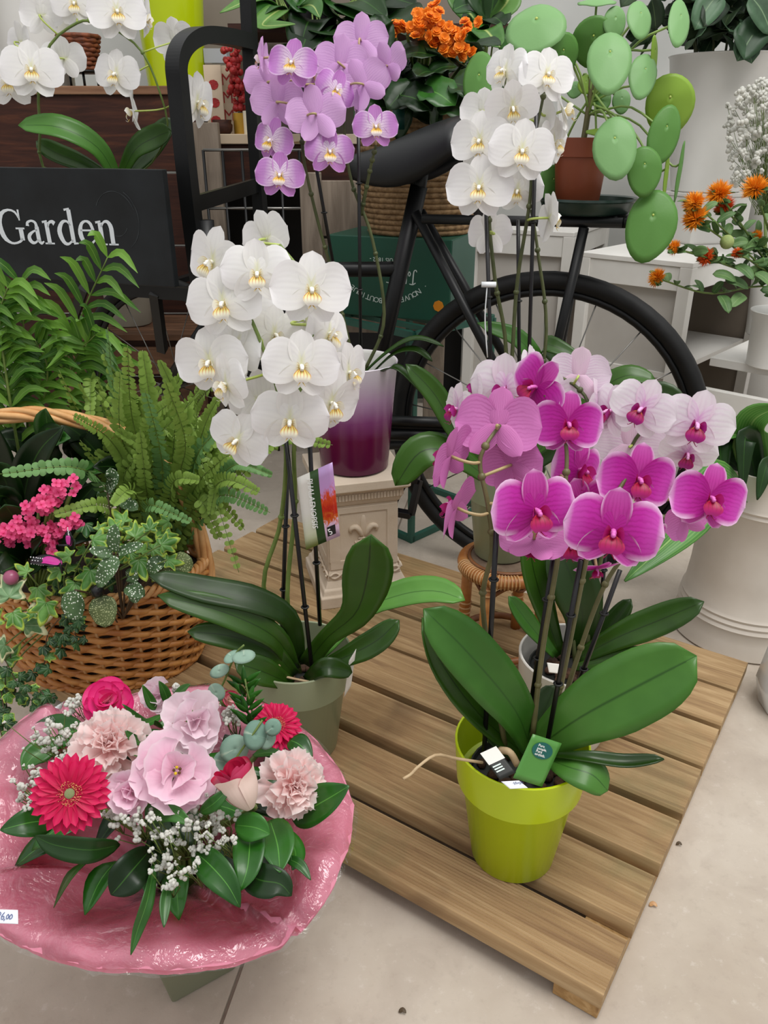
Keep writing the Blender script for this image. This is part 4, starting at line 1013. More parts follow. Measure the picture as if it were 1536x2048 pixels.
def face(p, yaw, pitch, roll, s):
    """rotation of a flower at p: yaw 0 faces the camera's side, positive turns it to the right; pitch lifts it"""
    base = V(-p.x, -p.y, 0).normalized(); a = math.radians(yaw); n = Matrix.Rotation(a, 3, 'Z') @ base
    b = math.radians(pitch); n = V(n.x * math.cos(b), n.y * math.cos(b), math.sin(b))
    x = UP.cross(n).normalized(); y = n.cross(x)
    m = Matrix((x, y, n)).transposed().to_4x4() @ Matrix.Rotation(math.radians(roll), 4, 'Z') @ Matrix.Scale(s, 4)
    m.translation = p; return m
cnt = [0]
def flower(root, var, p, s, yaw=0, pitch=8, roll=0):
    cnt[0] += 1; k = FLW[var][cnt[0] % 3]; M = face(p, yaw, pitch, -roll, s)
    f = inst(k[0], 'flower', M, root)
    for me, nm in ((k[1][0], 'petal'), (k[1][1], 'petal'), (k[2], 'lip'), (k[3], 'column')):
        o = bpy.data.objects.new(nm, me); COL.objects.link(o); o.parent = f
    return M
def orchid(name, label, c, var, stems, flowers, stakes=(), group=None, potr=.05, poth=.11, stemmat='stem', ped='pedicel_green', buds=(), tie=True):
    root = thing(name, label, 'orchid', c, group)
    if potr: nursery(root, c + V(0, 0, .0035), potr, poth)
    lines = []
    for st in stems:
        q = catmull([P(*p) if len(p) == 3 else V(*p[:3]) for p in st], 34)
        g = G(); r0 = .0032; g.tube(q, [r0 * (1 - .45 * i / 33) for i in range(34)], 7)
        for k in range(4, 32, 6): g.ball(q[k], r0 * 1.35, 6, 5)
        g.obj('stem', MAT[stemmat], root); lines += q
    for a, b in stakes:
        A, B = P(*a), P(*b); g = G(); g.tube([A, A.lerp(B, .5), B], .0028, 7); o = g.obj('stake', MAT['black_plastic'], root)
        for t in (.35, .72):
            q = A.lerp(B, t); g = G(); g.torus(q, .0042, .0013, 10, 5); g.obj('clip', MAT['tie'], root)
    for fl in flowers:
        u, v, D, s = fl[:4]; yaw, pitch, roll = (list(fl[4:]) + [0, 8, 0][len(fl) - 4:])[:3]
        p = P(u, v, D); M = flower(root, var, p, px(s, p), yaw, pitch, roll)
        if lines:
            back = p - M.col[2].to_3d().normalized() * .012
            cand = [q for q in lines]; q = min(cand, key=lambda q: (q - back).length + .25 * max(0, q.z - back.z))
            d = (q - back).length
            if .004 < d < .13:
                g = G(); o = back - M.col[2].to_3d().normalized() * min(.02, d * .4)
                g.tube(catmull([p, back, o.lerp(q, .35) , q], 10), [.0017] * 10, 5); g.obj('flower_stalk', MAT[ped], root)
    for u, v, D, s in buds:
        g = G(); p = P(u, v, D); r = px(s, p) / 2; g.ball(p, (r * .8, r * .8, r), 8, 6); g.obj('bud', MAT['bud'], root)
    return root
# main white orchid --------------------------------------------------
R1 = orchid('white_orchid', 'large white phalaenopsis orchid in the sage grey-green pot behind the bouquet', GREY, 'white',
  [[(585, 1345, .89), (528, 1180, .90), (560, 1050, .90), (572, 920, .88), (560, 800, .86), (520, 680, .86), (480, 590, .87), (460, 530, .89)],
   [(600, 1345, .88), (575, 1200, .89), (590, 1020, .89), (588, 900, .87), (600, 780, .86), (625, 660, .87), (610, 560, .89), (560, 490, .92)]],
  [(533, 478, .96, 120, 140, 0, 20), (428, 525, .92, 150, -50, 5, 10), (515, 548, .86, 142, -4, 8, 0), (448, 608, .86, 152, -18, 8, -8), (622, 580, .85, 158, 6, 10, 4),
   (655, 668, .89, 140, 55, 5, 30), (547, 670, .90, 125, 25, 5, 10), (421, 724, .86, 148, -22, 4, -6), (475, 692, .88, 135, -52, 8, 20), (695, 745, .90, 130, 55, 0, 0), (660, 805, .87, 150, 35, -8, 12),
   (455, 768, .84, 132, -58, 0, -10), (602, 733, .81, 152, 6, 8, 6), (520, 800, .90, 130, 160, -10, 0), (580, 842, .82, 152, -4, 4, 4), (476, 880, .83, 130, -30, 2, 28), (610, 640, .92, 130, 120, 0, 0), (500, 630, .91, 120, 30, 0, 10)],
  [((628, 1372, .85), (572, 880, .87)), ((640, 1250, .90), (618, 860, .88)), ((563, 1290, .92), (575, 950, .92))])
for pts, w, kw in (
  ([(612, 1330, .88), (655, 1275, .86), (712, 1225, .84), (735, 1150, .83), (742, 1070, .82)], 96, dict(up=(0, -1, .25), fold=.16, mat='orchid_leaf', prof=prof_spat)),
  ([(640, 1310, .90), (720, 1225, .92), (800, 1190, .91), (870, 1182, .90), (930, 1200, .88)], 64, dict(up=(0, -.5, 1), mat='orchid_leaf_pale')),
  ([(640, 1335, .87), (700, 1310, .86), (755, 1280, .86), (798, 1240, .87)], 52, dict(up=(-.3, -.8, .6))),
  ([(600, 1330, .88), (580, 1240, .87), (510, 1200, .86), (405, 1178, .85), (298, 1150, .84)], 60, dict(up=(.1, -.55, .8), mat='orchid_leaf', fold=.12)),
  ([(590, 1340, .87), (550, 1275, .85), (450, 1225, .84), (315, 1190, .83)], 58, dict(up=(.1, -.8, .8))),
  ([(590, 1350, .86), (540, 1300, .85), (460, 1272, .84), (375, 1263, .83)], 52, dict(up=(0, -.8, .7))),
  ([(585, 1370, .85), (530, 1345, .83), (470, 1325, .82)], 56, dict(up=(0, -.7, .7))),
  ([(610, 1360, .85), (650, 1335, .83), (705, 1345, .84)], 40, dict(up=(0, -.7, .7)))):
    leafpx(R1, pts, w, **kw)
for pts in ([(560, 1330, .85), (548, 1345, .845), (552, 1360, .84), (545, 1378, .84)], [(565, 1352, .85), (590, 1358, .845), (640, 1368, .84)]):
    g = G(); g.tube(catmull([P(*p) for p in pts], 10), .0018, 5); g.obj('aerial_root', MAT['root'], R1)
# its printed card
def card(root, nm, c4, mat, solid=.0006):
    """four corners in order: bottom left, bottom right, top right, top left"""
    q = [P(*p) for p in c4]; q[2] = q[1] + q[3] - q[0]; g = G(); n = 8
    rows = [[q[0].lerp(q[1], i / n).lerp(q[3].lerp(q[2], i / n), j / n) for i in range(n + 1)] for j in range(n + 1)]
    g.grid(rows); o = g.obj(nm, MAT[mat], root, solid=solid)
    return q
q = card(R1, 'plant_card', [(612, 1100, .855), (680, 1072, .85), (673, 935, .85), (594, 956, .855)], 'card')
nrm_ = (q[1] - q[0]).cross(q[3] - q[0]).normalized()
def on4(q, s, t): return q[0].lerp(q[1], s).lerp(q[3].lerp(q[2], s), t)
g = G(); TM = frame(on4(q, .27, .94) + nrm_ * .0008, q[0] - q[3], q[1] - q[0]); text_geo(g, 'PHALAENOPSIS', (q[3] - q[0]).length * .1, TM, 'LEFT'); g.obj('print', MAT['ink'], R1, smooth=False)
g = G(); a_, b_ = .60, .82; cc = [on4(q, x, y) + nrm_ * .0006 for x, y in ((.66, .06), (.9, .06), (.9, .19), (.66, .19))]; g.add(cc, [(0, 1, 2, 3)]); g.obj('print', MAT['card_black'], R1, smooth=False)
g = G(); text_geo(g, '5', .011, frame(on4(q, .78, .075) + nrm_ * .0012, q[1] - q[0], q[3] - q[0])); g.obj('print', MAT['ink'], R1, smooth=False)
card(R1, 'price_tag', [(688, 1395, .85), (702, 1372, .852), (712, 1300, .852), (698, 1322, .85)], 'card_white')
# magenta orchid -----------------------------------------------------
R2 = orchid('magenta_orchid', 'bright magenta phalaenopsis orchid planted in the lime green pot', LIME, 'magenta',
  [[(1010, 1490, .69), (985, 1350, .70), (965, 1200, .71), (984, 1100, .70), (976, 1010, .70), (960, 930, .71), (972, 890, .715), (1000, 850, .73)],
   [(1065, 1470, .69), (1085, 1300, .70), (1118, 1100, .71), (1130, 980, .72), (1130, 880, .74), (1090, 790, .76)],
   [(1100, 1470, .69), (1130, 1330, .69), (1170, 1130, .69), (1190, 1040, .70), (1230, 990, .72), (1280, 930, .74), (1330, 1000, .74)],
   [(1110, 1470, .71), (1150, 1330, .73), (1215, 1160, .75), (1300, 1060, .76), (1360, 1010, .76)]],
  [(1075, 775, .77, 140, -42, 10, 35), (1135, 848, .74, 140, 12, 14, 2), (996, 852, .73, 165, 176, -22, 0), (903, 913, .71, 145, -118, 8, 10), (915, 1016, .70, 138, -112, 12, 18),
   (1022, 930, .73, 130, 158, -10, 20), (1154, 940, .76, 150, 55, 10, 25), (1274, 958, .73, 155, 22, 14, 8), (1068, 1020, .67, 176, 26, 12, 2), (1068, 1078, .69, 135, 172, -62, 0),
   (1140, 1085, .72, 120, 10, 0, 0), (1226, 1062, .655, 188, 4, 14, 4), (1165, 1010, .74, 130, 20, 0, -20), (1418, 996, .72, 150, 24, 18, 10), (1372, 1040, .74, 100, -140, -20, 20), (1193, 1135, .72, 90, 30, -50, 10), (1285, 1080, .72, 110, 40, -10, 0)],
  [((968, 1505, .685), (996, 1002, .69)), ((1060, 1420, .72), (1108, 1105, .725)), ((1094, 1488, .675), (1162, 1120, .69)), ((1130, 1440, .73), (1240, 1140, .77))],
  potr=.058, poth=.125, stemmat='stem_brown', ped='pedicel')
for pts, w, kw in (
  ([(1062, 1500, .70), (1030, 1420, .68), (940, 1310, .67), (848, 1218, .67)], 112, dict(up=(.45, -.9, .4), mat='orchid_leaf_light', fold=.2)),
  ([(1050, 1510, .70), (960, 1430, .69), (885, 1330, .69), (846, 1235, .70)], 80, dict(up=(.7, -.5, .3), mat='orchid_leaf')),
  ([(1040, 1520, .70), (1000, 1470, .72), (950, 1400, .74)], 60, dict(up=(.5, -.8, .2))),
  ([(1075, 1495, .69), (1160, 1435, .675), (1280, 1370, .67), (1394, 1312, .67)], 150, dict(up=(-.15, -1, .55), mat='orchid_leaf_light', fold=.12)),
  ([(1105, 1510, .67), (1170, 1515, .65), (1250, 1525, .645), (1328, 1517, .64)], 30, dict(up=(-.05, -.25, 1), fold=.6)),
  ([(1100, 1520, .67), (1140, 1535, .645), (1185, 1550, .635), (1216, 1582, .63)], 74, dict(up=(.1, -.6, 1), mat='orchid_leaf_light', droop=.25)),
  ([(1060, 1490, .71), (1085, 1430, .73), (1110, 1370, .75)], 56, dict(up=(-.5, -.8, .2)))):
    leafpx(R2, pts, w, **kw)
g = G(); g.tube(catmull([P(*p) for p in ((965, 1525, .66), (912, 1517, .645), (872, 1510, .63), (838, 1532, .62), (822, 1548, .615), (806, 1558, .61))], 18), .0016, 6); g.obj('aerial_root', MAT['root'], R2)
g = G(); g.tube(catmull([P(*p) for p in ((1000, 1500, .67), (1020, 1505, .66), (1035, 1530, .655))], 10), .004, 6); g.obj('aerial_root', MAT['root'], R2)
q = card(R2, 'green_card', [(1026, 1556, .632), (1084, 1574, .635), (1126, 1497, .65), (1066, 1468, .652)], 'card_green')
nrm_ = (q[1] - q[0]).cross(q[3] - q[0]).normalized(); w_ = (q[1] - q[0]).length
g = G(); LM = frame(on4(q, .5, .73) + nrm_ * .0006, q[1] - q[0], q[3] - q[0]); g.poly([(w_ * .34 * math.cos(a * .2618), w_ * .25 * math.sin(a * .2618)) for a in range(24)], .0002, LM); g.obj('print', MAT['card_teal'], R2, smooth=False)
g = G()
for i, s in enumerate(('Pure', 'people.', 'Pure', 'orchids.')): text_geo(g, s, w_ * .112, frame(on4(q, .30, .80 - .064 * i) + nrm_ * .0012, q[1] - q[0], q[3] - q[0]), 'LEFT')
g.obj('print', MAT['ink'], R2, smooth=False)
q = card(R2, 'plant_card', [(1000, 1560, .628), (1032, 1545, .634), (992, 1500, .65), (960, 1507, .648)], 'card_black')
nrm_ = (q[1] - q[0]).cross(q[3] - q[0]).normalized()
for a, b in ((.55, 1.0),):
    g = G(); g.add([on4(q, x, y) + nrm_ * .0009 for x, y in ((0, a), (1, a), (1, b), (0, b))], [(0, 1, 2, 3)]); g.obj('print', MAT['card_white'], R2, smooth=False)
for i in range(3):
    g = G(); y = .24 + .09 * i; g.add([on4(q, x, yy) + nrm_ * .0009 for x, yy in ((.1, y), (.6, y), (.6, y + .045), (.1, y + .045))], [(0, 1, 2, 3)]); g.obj('print', MAT['print_pale'], R2, smooth=False)
q = card(R2, 'price_tag', [(1020, 1578, .6235), (1056, 1576, .6235), (1038, 1557, .63), (1002, 1563, .629)], 'price')
nrm_ = (q[1] - q[0]).cross(q[3] - q[0]).normalized(); e = (q[1] - q[0]).length; TM = frame(q[0] + nrm_ * .0007, q[1] - q[0], q[3] - q[0]); g = G()
ribbon(g, [(e * (.2 + .05 * i), e * (.28 + .1 * (i % 2) - .03 * (i % 3)), e * .02) for i in range(12)], TM, 40, .0002); g.obj('print', MAT['ink_blue'], R2, smooth=False)
# pink-white orchid --------------------------------------------------
R3 = orchid('blush_orchid', 'pinkish white phalaenopsis orchid with crimson lips behind the magenta orchid', WHT, 'blush',
  [[(1150, 1330, .92), (1140, 1150, .94), (1150, 1000, .95), (1180, 860, .95), (1160, 780, .97), (1060, 740, .98), (960, 790, .97)],
   [(1170, 1330, .92), (1190, 1180, .93), (1230, 1000, .93), (1270, 880, .93), (1330, 840, .92), (1390, 880, .9)]],
  [(1058, 735, .99, 95, 70, 5, 10), (1157, 752, .98, 122, 178, -10, 0), (955, 775, .98, 90, -82, 0, -10), (1012, 778, .95, 150, -22, 5, -6), (917, 818, .95, 112, -62, 5, -8),
   (1190, 822, .96, 140, 80, 5, 0), (1225, 822, .94, 118, -50, 5, 10), (1284, 818, .88, 132, -12, 10, 16), (1260, 892, .93, 140, 178, -14, 0), (1375, 906, .89, 112, 8, -10, 10), (1392, 848, .86, 146, 10, 6, 10), (1100, 800, .97, 130, 20, 0, 0)],
  [((1130, 1330, .93), (1185, 1060, .94)), ((1190, 1330, .94), (1215, 1060, .95))], potr=.062, poth=.115, stemmat='stem_dark', ped='pedicel_green')
for pts, w, kw in (
  ([(1150, 1320, .92), (1235, 1275, .90), (1320, 1240, .89), (1408, 1203, .88)], 62, dict(up=(-.2, -.8, .8), mat='orchid_leaf')),
  ([(1120, 1310, .93), (1090, 1220, .94), (1065, 1130, .95), (1058, 1050, .96)], 56, dict(up=(.4, -1, .1))),
  ([(1150, 1310, .93), (1165, 1230, .92), (1140, 1150, .93), (1115, 1085, .95)], 96, dict(up=(.1, -1, .2), mat='orchid_leaf')),
  ([(1160, 1320, .93), (1215, 1260, .94), (1262, 1198, .95)], 40, dict(up=(-.6, -.8, .1))),
  ([(1110, 1310, .92), (1060, 1250, .92), (1018, 1193, .92)], 38, dict(up=(.5, -.8, .3), mat='orchid_leaf_light')),
  ([(1150, 1335, .91), (1230, 1318, .89), (1305, 1300, .88)], 34, dict(up=(0, -.6, .8)))):
    leafpx(R3, pts, w, **kw)
card(R3, 'price_tag', [(1098, 1345, .862), (1122, 1348, .862), (1118, 1332, .87), (1094, 1325, .87)], 'card_white')
# tall white orchid on the stool ---------------------------------------
R4 = orchid('white_orchid', 'tall white phalaenopsis orchid with pale yellow throats on the rattan stool', SAGE, 'white',
  [[(985, 960, 1.14), (1012, 720, 1.15), (990, 560, 1.14), (978, 430, 1.14), (985, 330, 1.15), (1000, 230, 1.15), (1015, 150, 1.16)],
   [(1010, 960, 1.15), (1025, 700, 1.15), (1035, 560, 1.15), (1060, 400, 1.14), (1065, 300, 1.15), (1085, 200, 1.16), (1095, 140, 1.16)],
   [(1030, 960, 1.16), (1090, 700, 1.17), (1075, 500, 1.17), (1045, 330, 1.17)]],
  [(1012, 143, 1.16, 105, -42, 8, 0), (1093, 152, 1.14, 112, 18, 12, 8), (1124, 222, 1.17, 112, 95, 20, 20), (966, 224, 1.17, 92, 170, 0, 0), (1025, 214, 1.11, 108, 10, -22, -6), (961, 284, 1.12, 122, -16, 6, -4),
   (1106, 286, 1.17, 105, 60, 0, 0), (1043, 304, 1.09, 130, 6, 6, 6), (959, 376, 1.10, 132, -6, 6, 0), (1036, 382, 1.15, 100, -10, -5, 0), (1098, 436, 1.13, 105, 112, 0, 30), (979, 466, 1.14, 98, -150, 0, 0), (1060, 240, 1.18, 110, 150, 0, 0)],
  [((990, 975, 1.13), (972, 420, 1.12)), ((1050, 975, 1.15), (1074, 185, 1.13)), ((1040, 960, 1.17), (1036, 440, 1.16))], potr=.047, poth=.11, stemmat='stem_dark')
for pts, w, kw in (
  ([(980, 960, 1.13), (915, 870, 1.12), (870, 790, 1.12), (812, 728, 1.12)], 48, dict(up=(.5, -.9, .3), mat='orchid_leaf')),
  ([(975, 955, 1.12), (900, 905, 1.11), (840, 905, 1.10), (790, 972, 1.09)], 72, dict(up=(.2, -.8, .7), mat='orchid_leaf', droop=.1)),
  ([(1030, 950, 1.15), (1180, 800, 1.16), (1250, 752, 1.15), (1312, 760, 1.14)], 46, dict(up=(0, -.6, .8))),
  ([(1040, 950, 1.15), (1220, 830, 1.12), (1310, 790, 1.1), (1372, 810, 1.08)], 54, dict(up=(-.2, -.9, .5))),
  ([(1010, 950, 1.17), (1080, 800, 1.2), (1050, 690, 1.2), (955, 645, 1.2)], 40, dict(up=(0, -.8, .7), mat='orchid_leaf_light')),
  ([(1060, 960, 1.15), (1130, 760, 1.2), (1090, 690, 1.19), (1160, 715, 1.16)], 40, dict(up=(0, -.8, .7)))):
    leafpx(R4, pts, w, **kw)
g = G(); g.tube([P(963, 569, 1.11), P(992, 569, 1.11)], .004, 6); g.tube(catmull([P(974, 575, 1.11), P(970, 640, 1.11), P(975, 715, 1.11)], 8), .0009, 4); g.obj('white_tie', MAT['clip_white'], R4)
# lilac orchid in the ombre pot ---------------------------------------
R5 = orchid('lilac_orchid', 'tall lilac phalaenopsis orchid in the purple ombre pot on the pedestal', PURP, 'lilac',
  [[(712, 745, 1.36), (668, 560, 1.37), (635, 440, 1.36), (608, 320, 1.35), (600, 220, 1.35), (590, 150, 1.36)],
   [(728, 745, 1.36), (768, 640, 1.36), (745, 480, 1.36), (705, 370, 1.36), (690, 280, 1.36), (690, 180, 1.37), (720, 110, 1.38)],
   [(722, 430, 1.36), (740, 340, 1.34), (752, 290, 1.33)]],
  [(722, 82, 1.40, 108, 170, -10, 0), (585, 128, 1.31, 100, -14, 10, 6), (527, 116, 1.34, 80, -105, 0, 0), (680, 128, 1.36, 112, 165, -8, -6), (775, 132, 1.37, 100, 140, -5, 25), (625, 150, 1.38, 95, 60, 0, 0), (727, 170, 1.34, 108, 168, -5, 30),
   (537, 165, 1.38, 95, 175, 0, 0), (670, 182, 1.33, 88, 24, 5, 28), (556, 206, 1.34, 108, 170, -5, 0), (632, 230, 1.31, 118, 176, -8, 8), (714, 205, 1.35, 80, 96, 0, 0), (751, 255, 1.31, 90, 6, 8, 0), (546, 282, 1.33, 94, -38, 6, 10), (659, 305, 1.31, 98, 6, 8, 4), (560, 352, 1.31, 98, -6, 10, 4), (640, 170, 1.40, 100, 170, 0, 0)],
  [((722, 760, 1.35), (716, 190, 1.35)), ((672, 560, 1.36), (600, 150, 1.37))], potr=.058, poth=.15, stemmat='stem_dark', ped='pedicel')
for pts, w, kw in (
  ([(718, 755, 1.35), (775, 705, 1.33), (830, 678, 1.32), (888, 692, 1.31)], 20, dict(up=(0, -.2, 1), fold=.4)),
  ([(730, 760, 1.35), (785, 710, 1.32), (830, 700, 1.31), (865, 722, 1.30)], 24, dict(up=(0, -.2, 1), fold=.3)),
  ([(700, 755, 1.36), (690, 735, 1.36), (665, 725, 1.34)], 34, dict(up=(0, -.6, .8))),
  ([(735, 765, 1.35), (770, 740, 1.30), (800, 738, 1.28), (850, 790, 1.27)], 22, dict(up=(.3, -.4, 1)))):
    leafpx(R5, pts, w, **kw)
# arched white orchid in the carrier ------------------------------------
AP = V(P(240, 500, 1.87).x, 1.87, PLAT + .002)
ztp = P(240, 352, 1.87).z
pot('plant_pot', 'plain white pot of the arched orchid inside the carrier behind the sign', 'pot', AP, [(.045, 0), (.048, .003), (.056, .08), (.06, max(.1, ztp - AP.z))], MAT['pot_white'])
R6 = orchid('white_orchid', 'white orchid trained along an arched hoop behind the black sign board', AP, 'white',
  [[(215, 345, 1.87), (92, 340, 1.84), (80, 250, 1.84), (78, 170, 1.83), (100, 90, 1.82), (150, 48, 1.81), (185, 42, 1.81), (235, 62, 1.81), (285, 105, 1.81), (318, 180, 1.82), (335, 260, 1.84), (300, 330, 1.86), (255, 350, 1.87)]],
  [(20, 166, 1.82, 105, -20, 0, 0), (64, 142, 1.77, 118, -4, 8, 2), (128, 118, 1.84, 85, 170, 0, 0), (83, 32, 1.84, 85, 160, 0, 0), (150, 8, 1.82, 92, -10, 0, 0), (234, 26, 1.77, 112, 4, 6, 0), (288, 34, 1.83, 85, 70, -10, 20),
   (234, 150, 1.78, 98, -30, 4, 6), (268, 222, 1.79, 85, -95, 0, -5), (350, 84, 1.84, 92, 150, 10, 0), (392, 205, 1.80, 118, 55, -8, 8), (40, 85, 1.86, 80, 120, 0, 0)],
  potr=.042, poth=.09, stemmat='stalk', ped='pedicel_green')
for pts, w, kw in (
  ([(235, 360, 1.86), (195, 295, 1.83), (120, 255, 1.80), (36, 250, 1.79)], 50, dict(up=(.2, -.9, .6), mat='orchid_leaf_light')),
  ([(240, 360, 1.86), (270, 300, 1.84), (310, 275, 1.83), (342, 262, 1.82)], 48, dict(up=(-.3, -1, .3), mat='orchid_leaf')),
  ([(225, 360, 1.86), (170, 330, 1.86), (110, 305, 1.86), (72, 282, 1.86)], 40, dict(up=(.2, -.9, .5))),
  ([(245, 360, 1.88), (300, 300, 1.9), (345, 235, 1.92)], 50, dict(up=(-.3, -1, .3)))):
    leafpx(R6, pts, w, **kw)
# ------------------------------------------------------------------ pilea on the rack
SAU = onb(1176, 402); SAU = V(SAU.x, SAU.y + .005, onb(1176, 441).z + .0115)
root = thing('saucer', 'dark green plastic saucer on the bicycle rack', 'saucer', SAU)
g = G(); g.lathe([(0, 0), (.068, 0), (.074, .004), (.080, .02), (.084, .022), (.083, .026), (.078, .024), (.07, .006), (0, .006)], SAU, 48); g.obj('dish', MAT['saucer'], root, sharp=40)
TP = SAU + V(-.018, 0, .0065)
root = thing('potted_pilea', 'pilea with round coin leaves in a terracotta pot on the saucer', 'plant', TP)
hp = .112
g = G(); g.lathe([(0, 0), (.034, 0), (.036, .002), (.0435, hp - .03), (.0465, hp - .029), (.0485, hp), (.0455, hp), (.042, hp - .02), (0, hp - .02)], TP, 40); g.obj('pot', MAT['terracotta'], root, sharp=40)
g = G(); g.lathe([(0, hp - .015), (.042, hp - .017)], TP, 24); g.obj('soil', MAT['soil'], root)
crown = TP + V(0, 0, hp + .03)
g = G(); g.tube(catmull([TP + V(0, 0, hp - .02), crown + V(.004, 0, .0), crown + V(.006, 0, .06)], 8), .005, 8); g.obj('stem', MAT['stem_brown'], root)
def coin_leaf(root, u, v, D, w, h, roll, yaw, pitch, mat, stalk=True):
    p = P(u, v, D); W_, H_ = px(w, p), px(h, p); g = G()
    M = face(p, yaw, pitch, roll, 1.0)
    rows = []; uv = []
    for i in range(7):
        q = i / 6; r = []
        for j in range(24):
            a = 2 * math.pi * j / 24; rr = q * (1 + .02 * math.sin(3 * a + u) + (.10 * max(0, -math.sin(a)) ** 6))
            r.append(V(W_ / 2 * rr * math.cos(a), H_ / 2 * rr * math.sin(a) + (1 - q) * H_ * .13, -.06 * W_ * q * q + .012 * W_ * math.sin(5 * a) * q * q + .03 * W_ * (1 - q))); uv.append((j / 24, q))
        rows.append(r)
    g.grid(rows, uv, loop=True, M=M); lf = g.obj('leaf', MAT[mat], root, solid=.0009)
    g = G(); c = M @ V(0, H_ * .13, .034 * W_); g.ball(c, W_ * .028, 6, 4); g.obj('leaf_eye', MAT['pedicel_green'], lf)
    if stalk:
        b = M @ V(0, H_ * .13, .02 * W_); n = M.col[2].to_3d().normalized(); st = crown + V(.006, 0, random.uniform(0, .05))
        g = G(); g.tube(catmull([st, st.lerp(b, .5) + V(0, .0, .02), b - n * .02, b], 12), .0019, 6); g.obj('leaf_stalk', MAT['pilea_stalk'], root)
for a in ((1071, 53, 1.42, 122, 108, 0, -12, 35, 'pilea_leaf'), (1124, 112, 1.43, 72, 84, 0, 25, -10, 'pilea_dark'), (1186, 84, 1.45, 84, 92, 0, 0, -20, 'pilea_dark'), (1219, 121, 1.36, 88, 126, 0, 6, 30, 'pilea_leaf'),
          (1287, 150, 1.38, 60, 92, -22, 30, 25, 'pilea_leaf'), (1280, 37, 1.40, 56, 80, -16, 35, 30, 'pilea_leaf'), (1230, 44, 1.44, 46, 58, 0, 20, 10, 'pilea_leaf'), (1359, 44, 1.38, 50, 104, -22, 40, 30, 'pilea_leaf'),
          (1194, 2, 1.45, 76, 36, 0, 0, 70, 'pilea_leaf'), (1340, 209, 1.40, 96, 110, 10, 10, -10, 'pilea_yellow'), (1329, 268, 1.36, 64, 108, -12, 20, 10, 'pilea_dark'), (1230, 293, 1.33, 86, 120, 8, 0, 22, 'pilea_leaf'),
          (1289, 341, 1.34, 68, 92, 6, 10, 10, 'pilea_dark'), (1302, 449, 1.33, 98, 136, -6, 0, 18, 'pilea_dark'), (1333, 350, 1.38, 22, 90, 6, 70, 0, 'pilea_yellow'), (1360, 343, 1.39, 24, 110, -4, 72, 0, 'pilea_dark'),
          (1106, 368, 1.50, 62, 72, 0, 20, 0, 'pilea_dark'), (1309, 110, 1.40, 24, 70, 14, 60, 0, 'pilea_yellow'), (1172, 168, 1.47, 32, 36, 0, 0, 20, 'pilea_yellow'), (1243, 202, 1.47, 36, 46, 0, 10, 20, 'pilea_leaf'), (1205, 200, 1.46, 34, 44, 0, 0, 30, 'pilea_dark'),
          (960, 168, 1.55, 72, 130, 14, -20, 20, 'pilea_dark'), (1150, 178, 1.5, 34, 34, 0, -10, 30, 'pilea_leaf'), (1195, 262, 1.44, 46, 22, 0, 0, 60, 'pilea_yellow')): coin_leaf(root, *a)
# ------------------------------------------------------------------ salal leaves in the tall bucket
root = thing('salal_bunch', 'bunch of dark leathery salal foliage filling the tall white bucket', 'foliage', BB + V(0, 0, .02))
rnd = random.Random(11)
for k in range(9):
    a = rnd.random() * 6.28; t = BB + V(.08 * math.cos(a), .07 * math.sin(a), ztop - BB.z + .02); e = t + V(.13 * math.cos(a), .1 * math.sin(a), .25 + rnd.random() * .1)
    g = G(); g.tube([BB + V(.03 * math.cos(a), .03 * math.sin(a), .02), t, e], .003, 6); g.obj('stem', MAT['stem_dark'], root)
def rleaf(root, p, L, w, mat, rnd, d=None, prof=prof_oval, up=None, **kw):
    d = d or V(rnd.gauss(0, 1), rnd.gauss(0, 1), rnd.gauss(0, .7)).normalized()
    u2 = up or V(rnd.gauss(0, .5), rnd.gauss(-.6, .5), rnd.gauss(.6, .5))
    return leaf(root, [p, p + d * L * .5 + V(0, 0, L * .06), p + d * L - V(0, 0, L * .06)], w, mat, up=u2, prof=prof, n=9, m=5, solid=.0006, **kw)
for k in range(150):
    u = rnd.uniform(1300, 1560); v = rnd.uniform(-60, 70) if k > 18 else rnd.uniform(50, 92); D = 2.34 + rnd.uniform(-.15, .1); p = P(u, v, D)
    rleaf(root, p, rnd.uniform(.06, .09), rnd.uniform(.045, .07), 'salal_dark' if rnd.random() < .75 else 'salal', rnd)
for u, v, L in ((1480, 45, .09), (1500, -10, .1), (1440, -15, .09), (1530, 40, .10)):
    rleaf(root, P(u, v, 2.17), L, L * .8, 'salal', rnd, V(rnd.gauss(0, .5), -.2, -.8).normalized(), up=(0, -1, .5))
# ------------------------------------------------------------------ gypsophila at the right edge
GY = P(1560, 500, 2.1); GY.z = TZ
pot('flower_bucket', 'small white bucket holding the gypsophila at the right edge', 'bucket', V(GY.x + .02, 2.12, s1.z + .06), [(.05, 0), (.053, .003), (.065, .16)], MAT['bucket_white'])
GYB = V(GY.x + .02, 2.12, s1.z + .068)
root = thing('gypsophila_bunch', 'cloud of tiny white gypsophila blossoms at the right edge', 'flower', GYB)
def blossom_mesh(name, mat, r, seed, n=5):
    g = G(); rn = random.Random(seed)
    for i in range(n): g.ball(V(rn.gauss(0, .45), rn.gauss(0, .45), rn.gauss(0, .35)) * r, r * rn.uniform(.45, .7), 6, 4)
    return g.mesh(name, MAT[mat])
BLO = [blossom_mesh('blossom', 'white_fluff', 1.0, i) for i in range(4)]
def rotm(p, s, rnd):
    from mathutils import Euler
    m = Euler((rnd.random() * 6, rnd.random() * 6, rnd.random() * 6)).to_matrix().to_4x4() @ Matrix.Scale(s, 4); m.translation = p; return m
hub_ = P(1530, 430, 2.1)
gs = G()
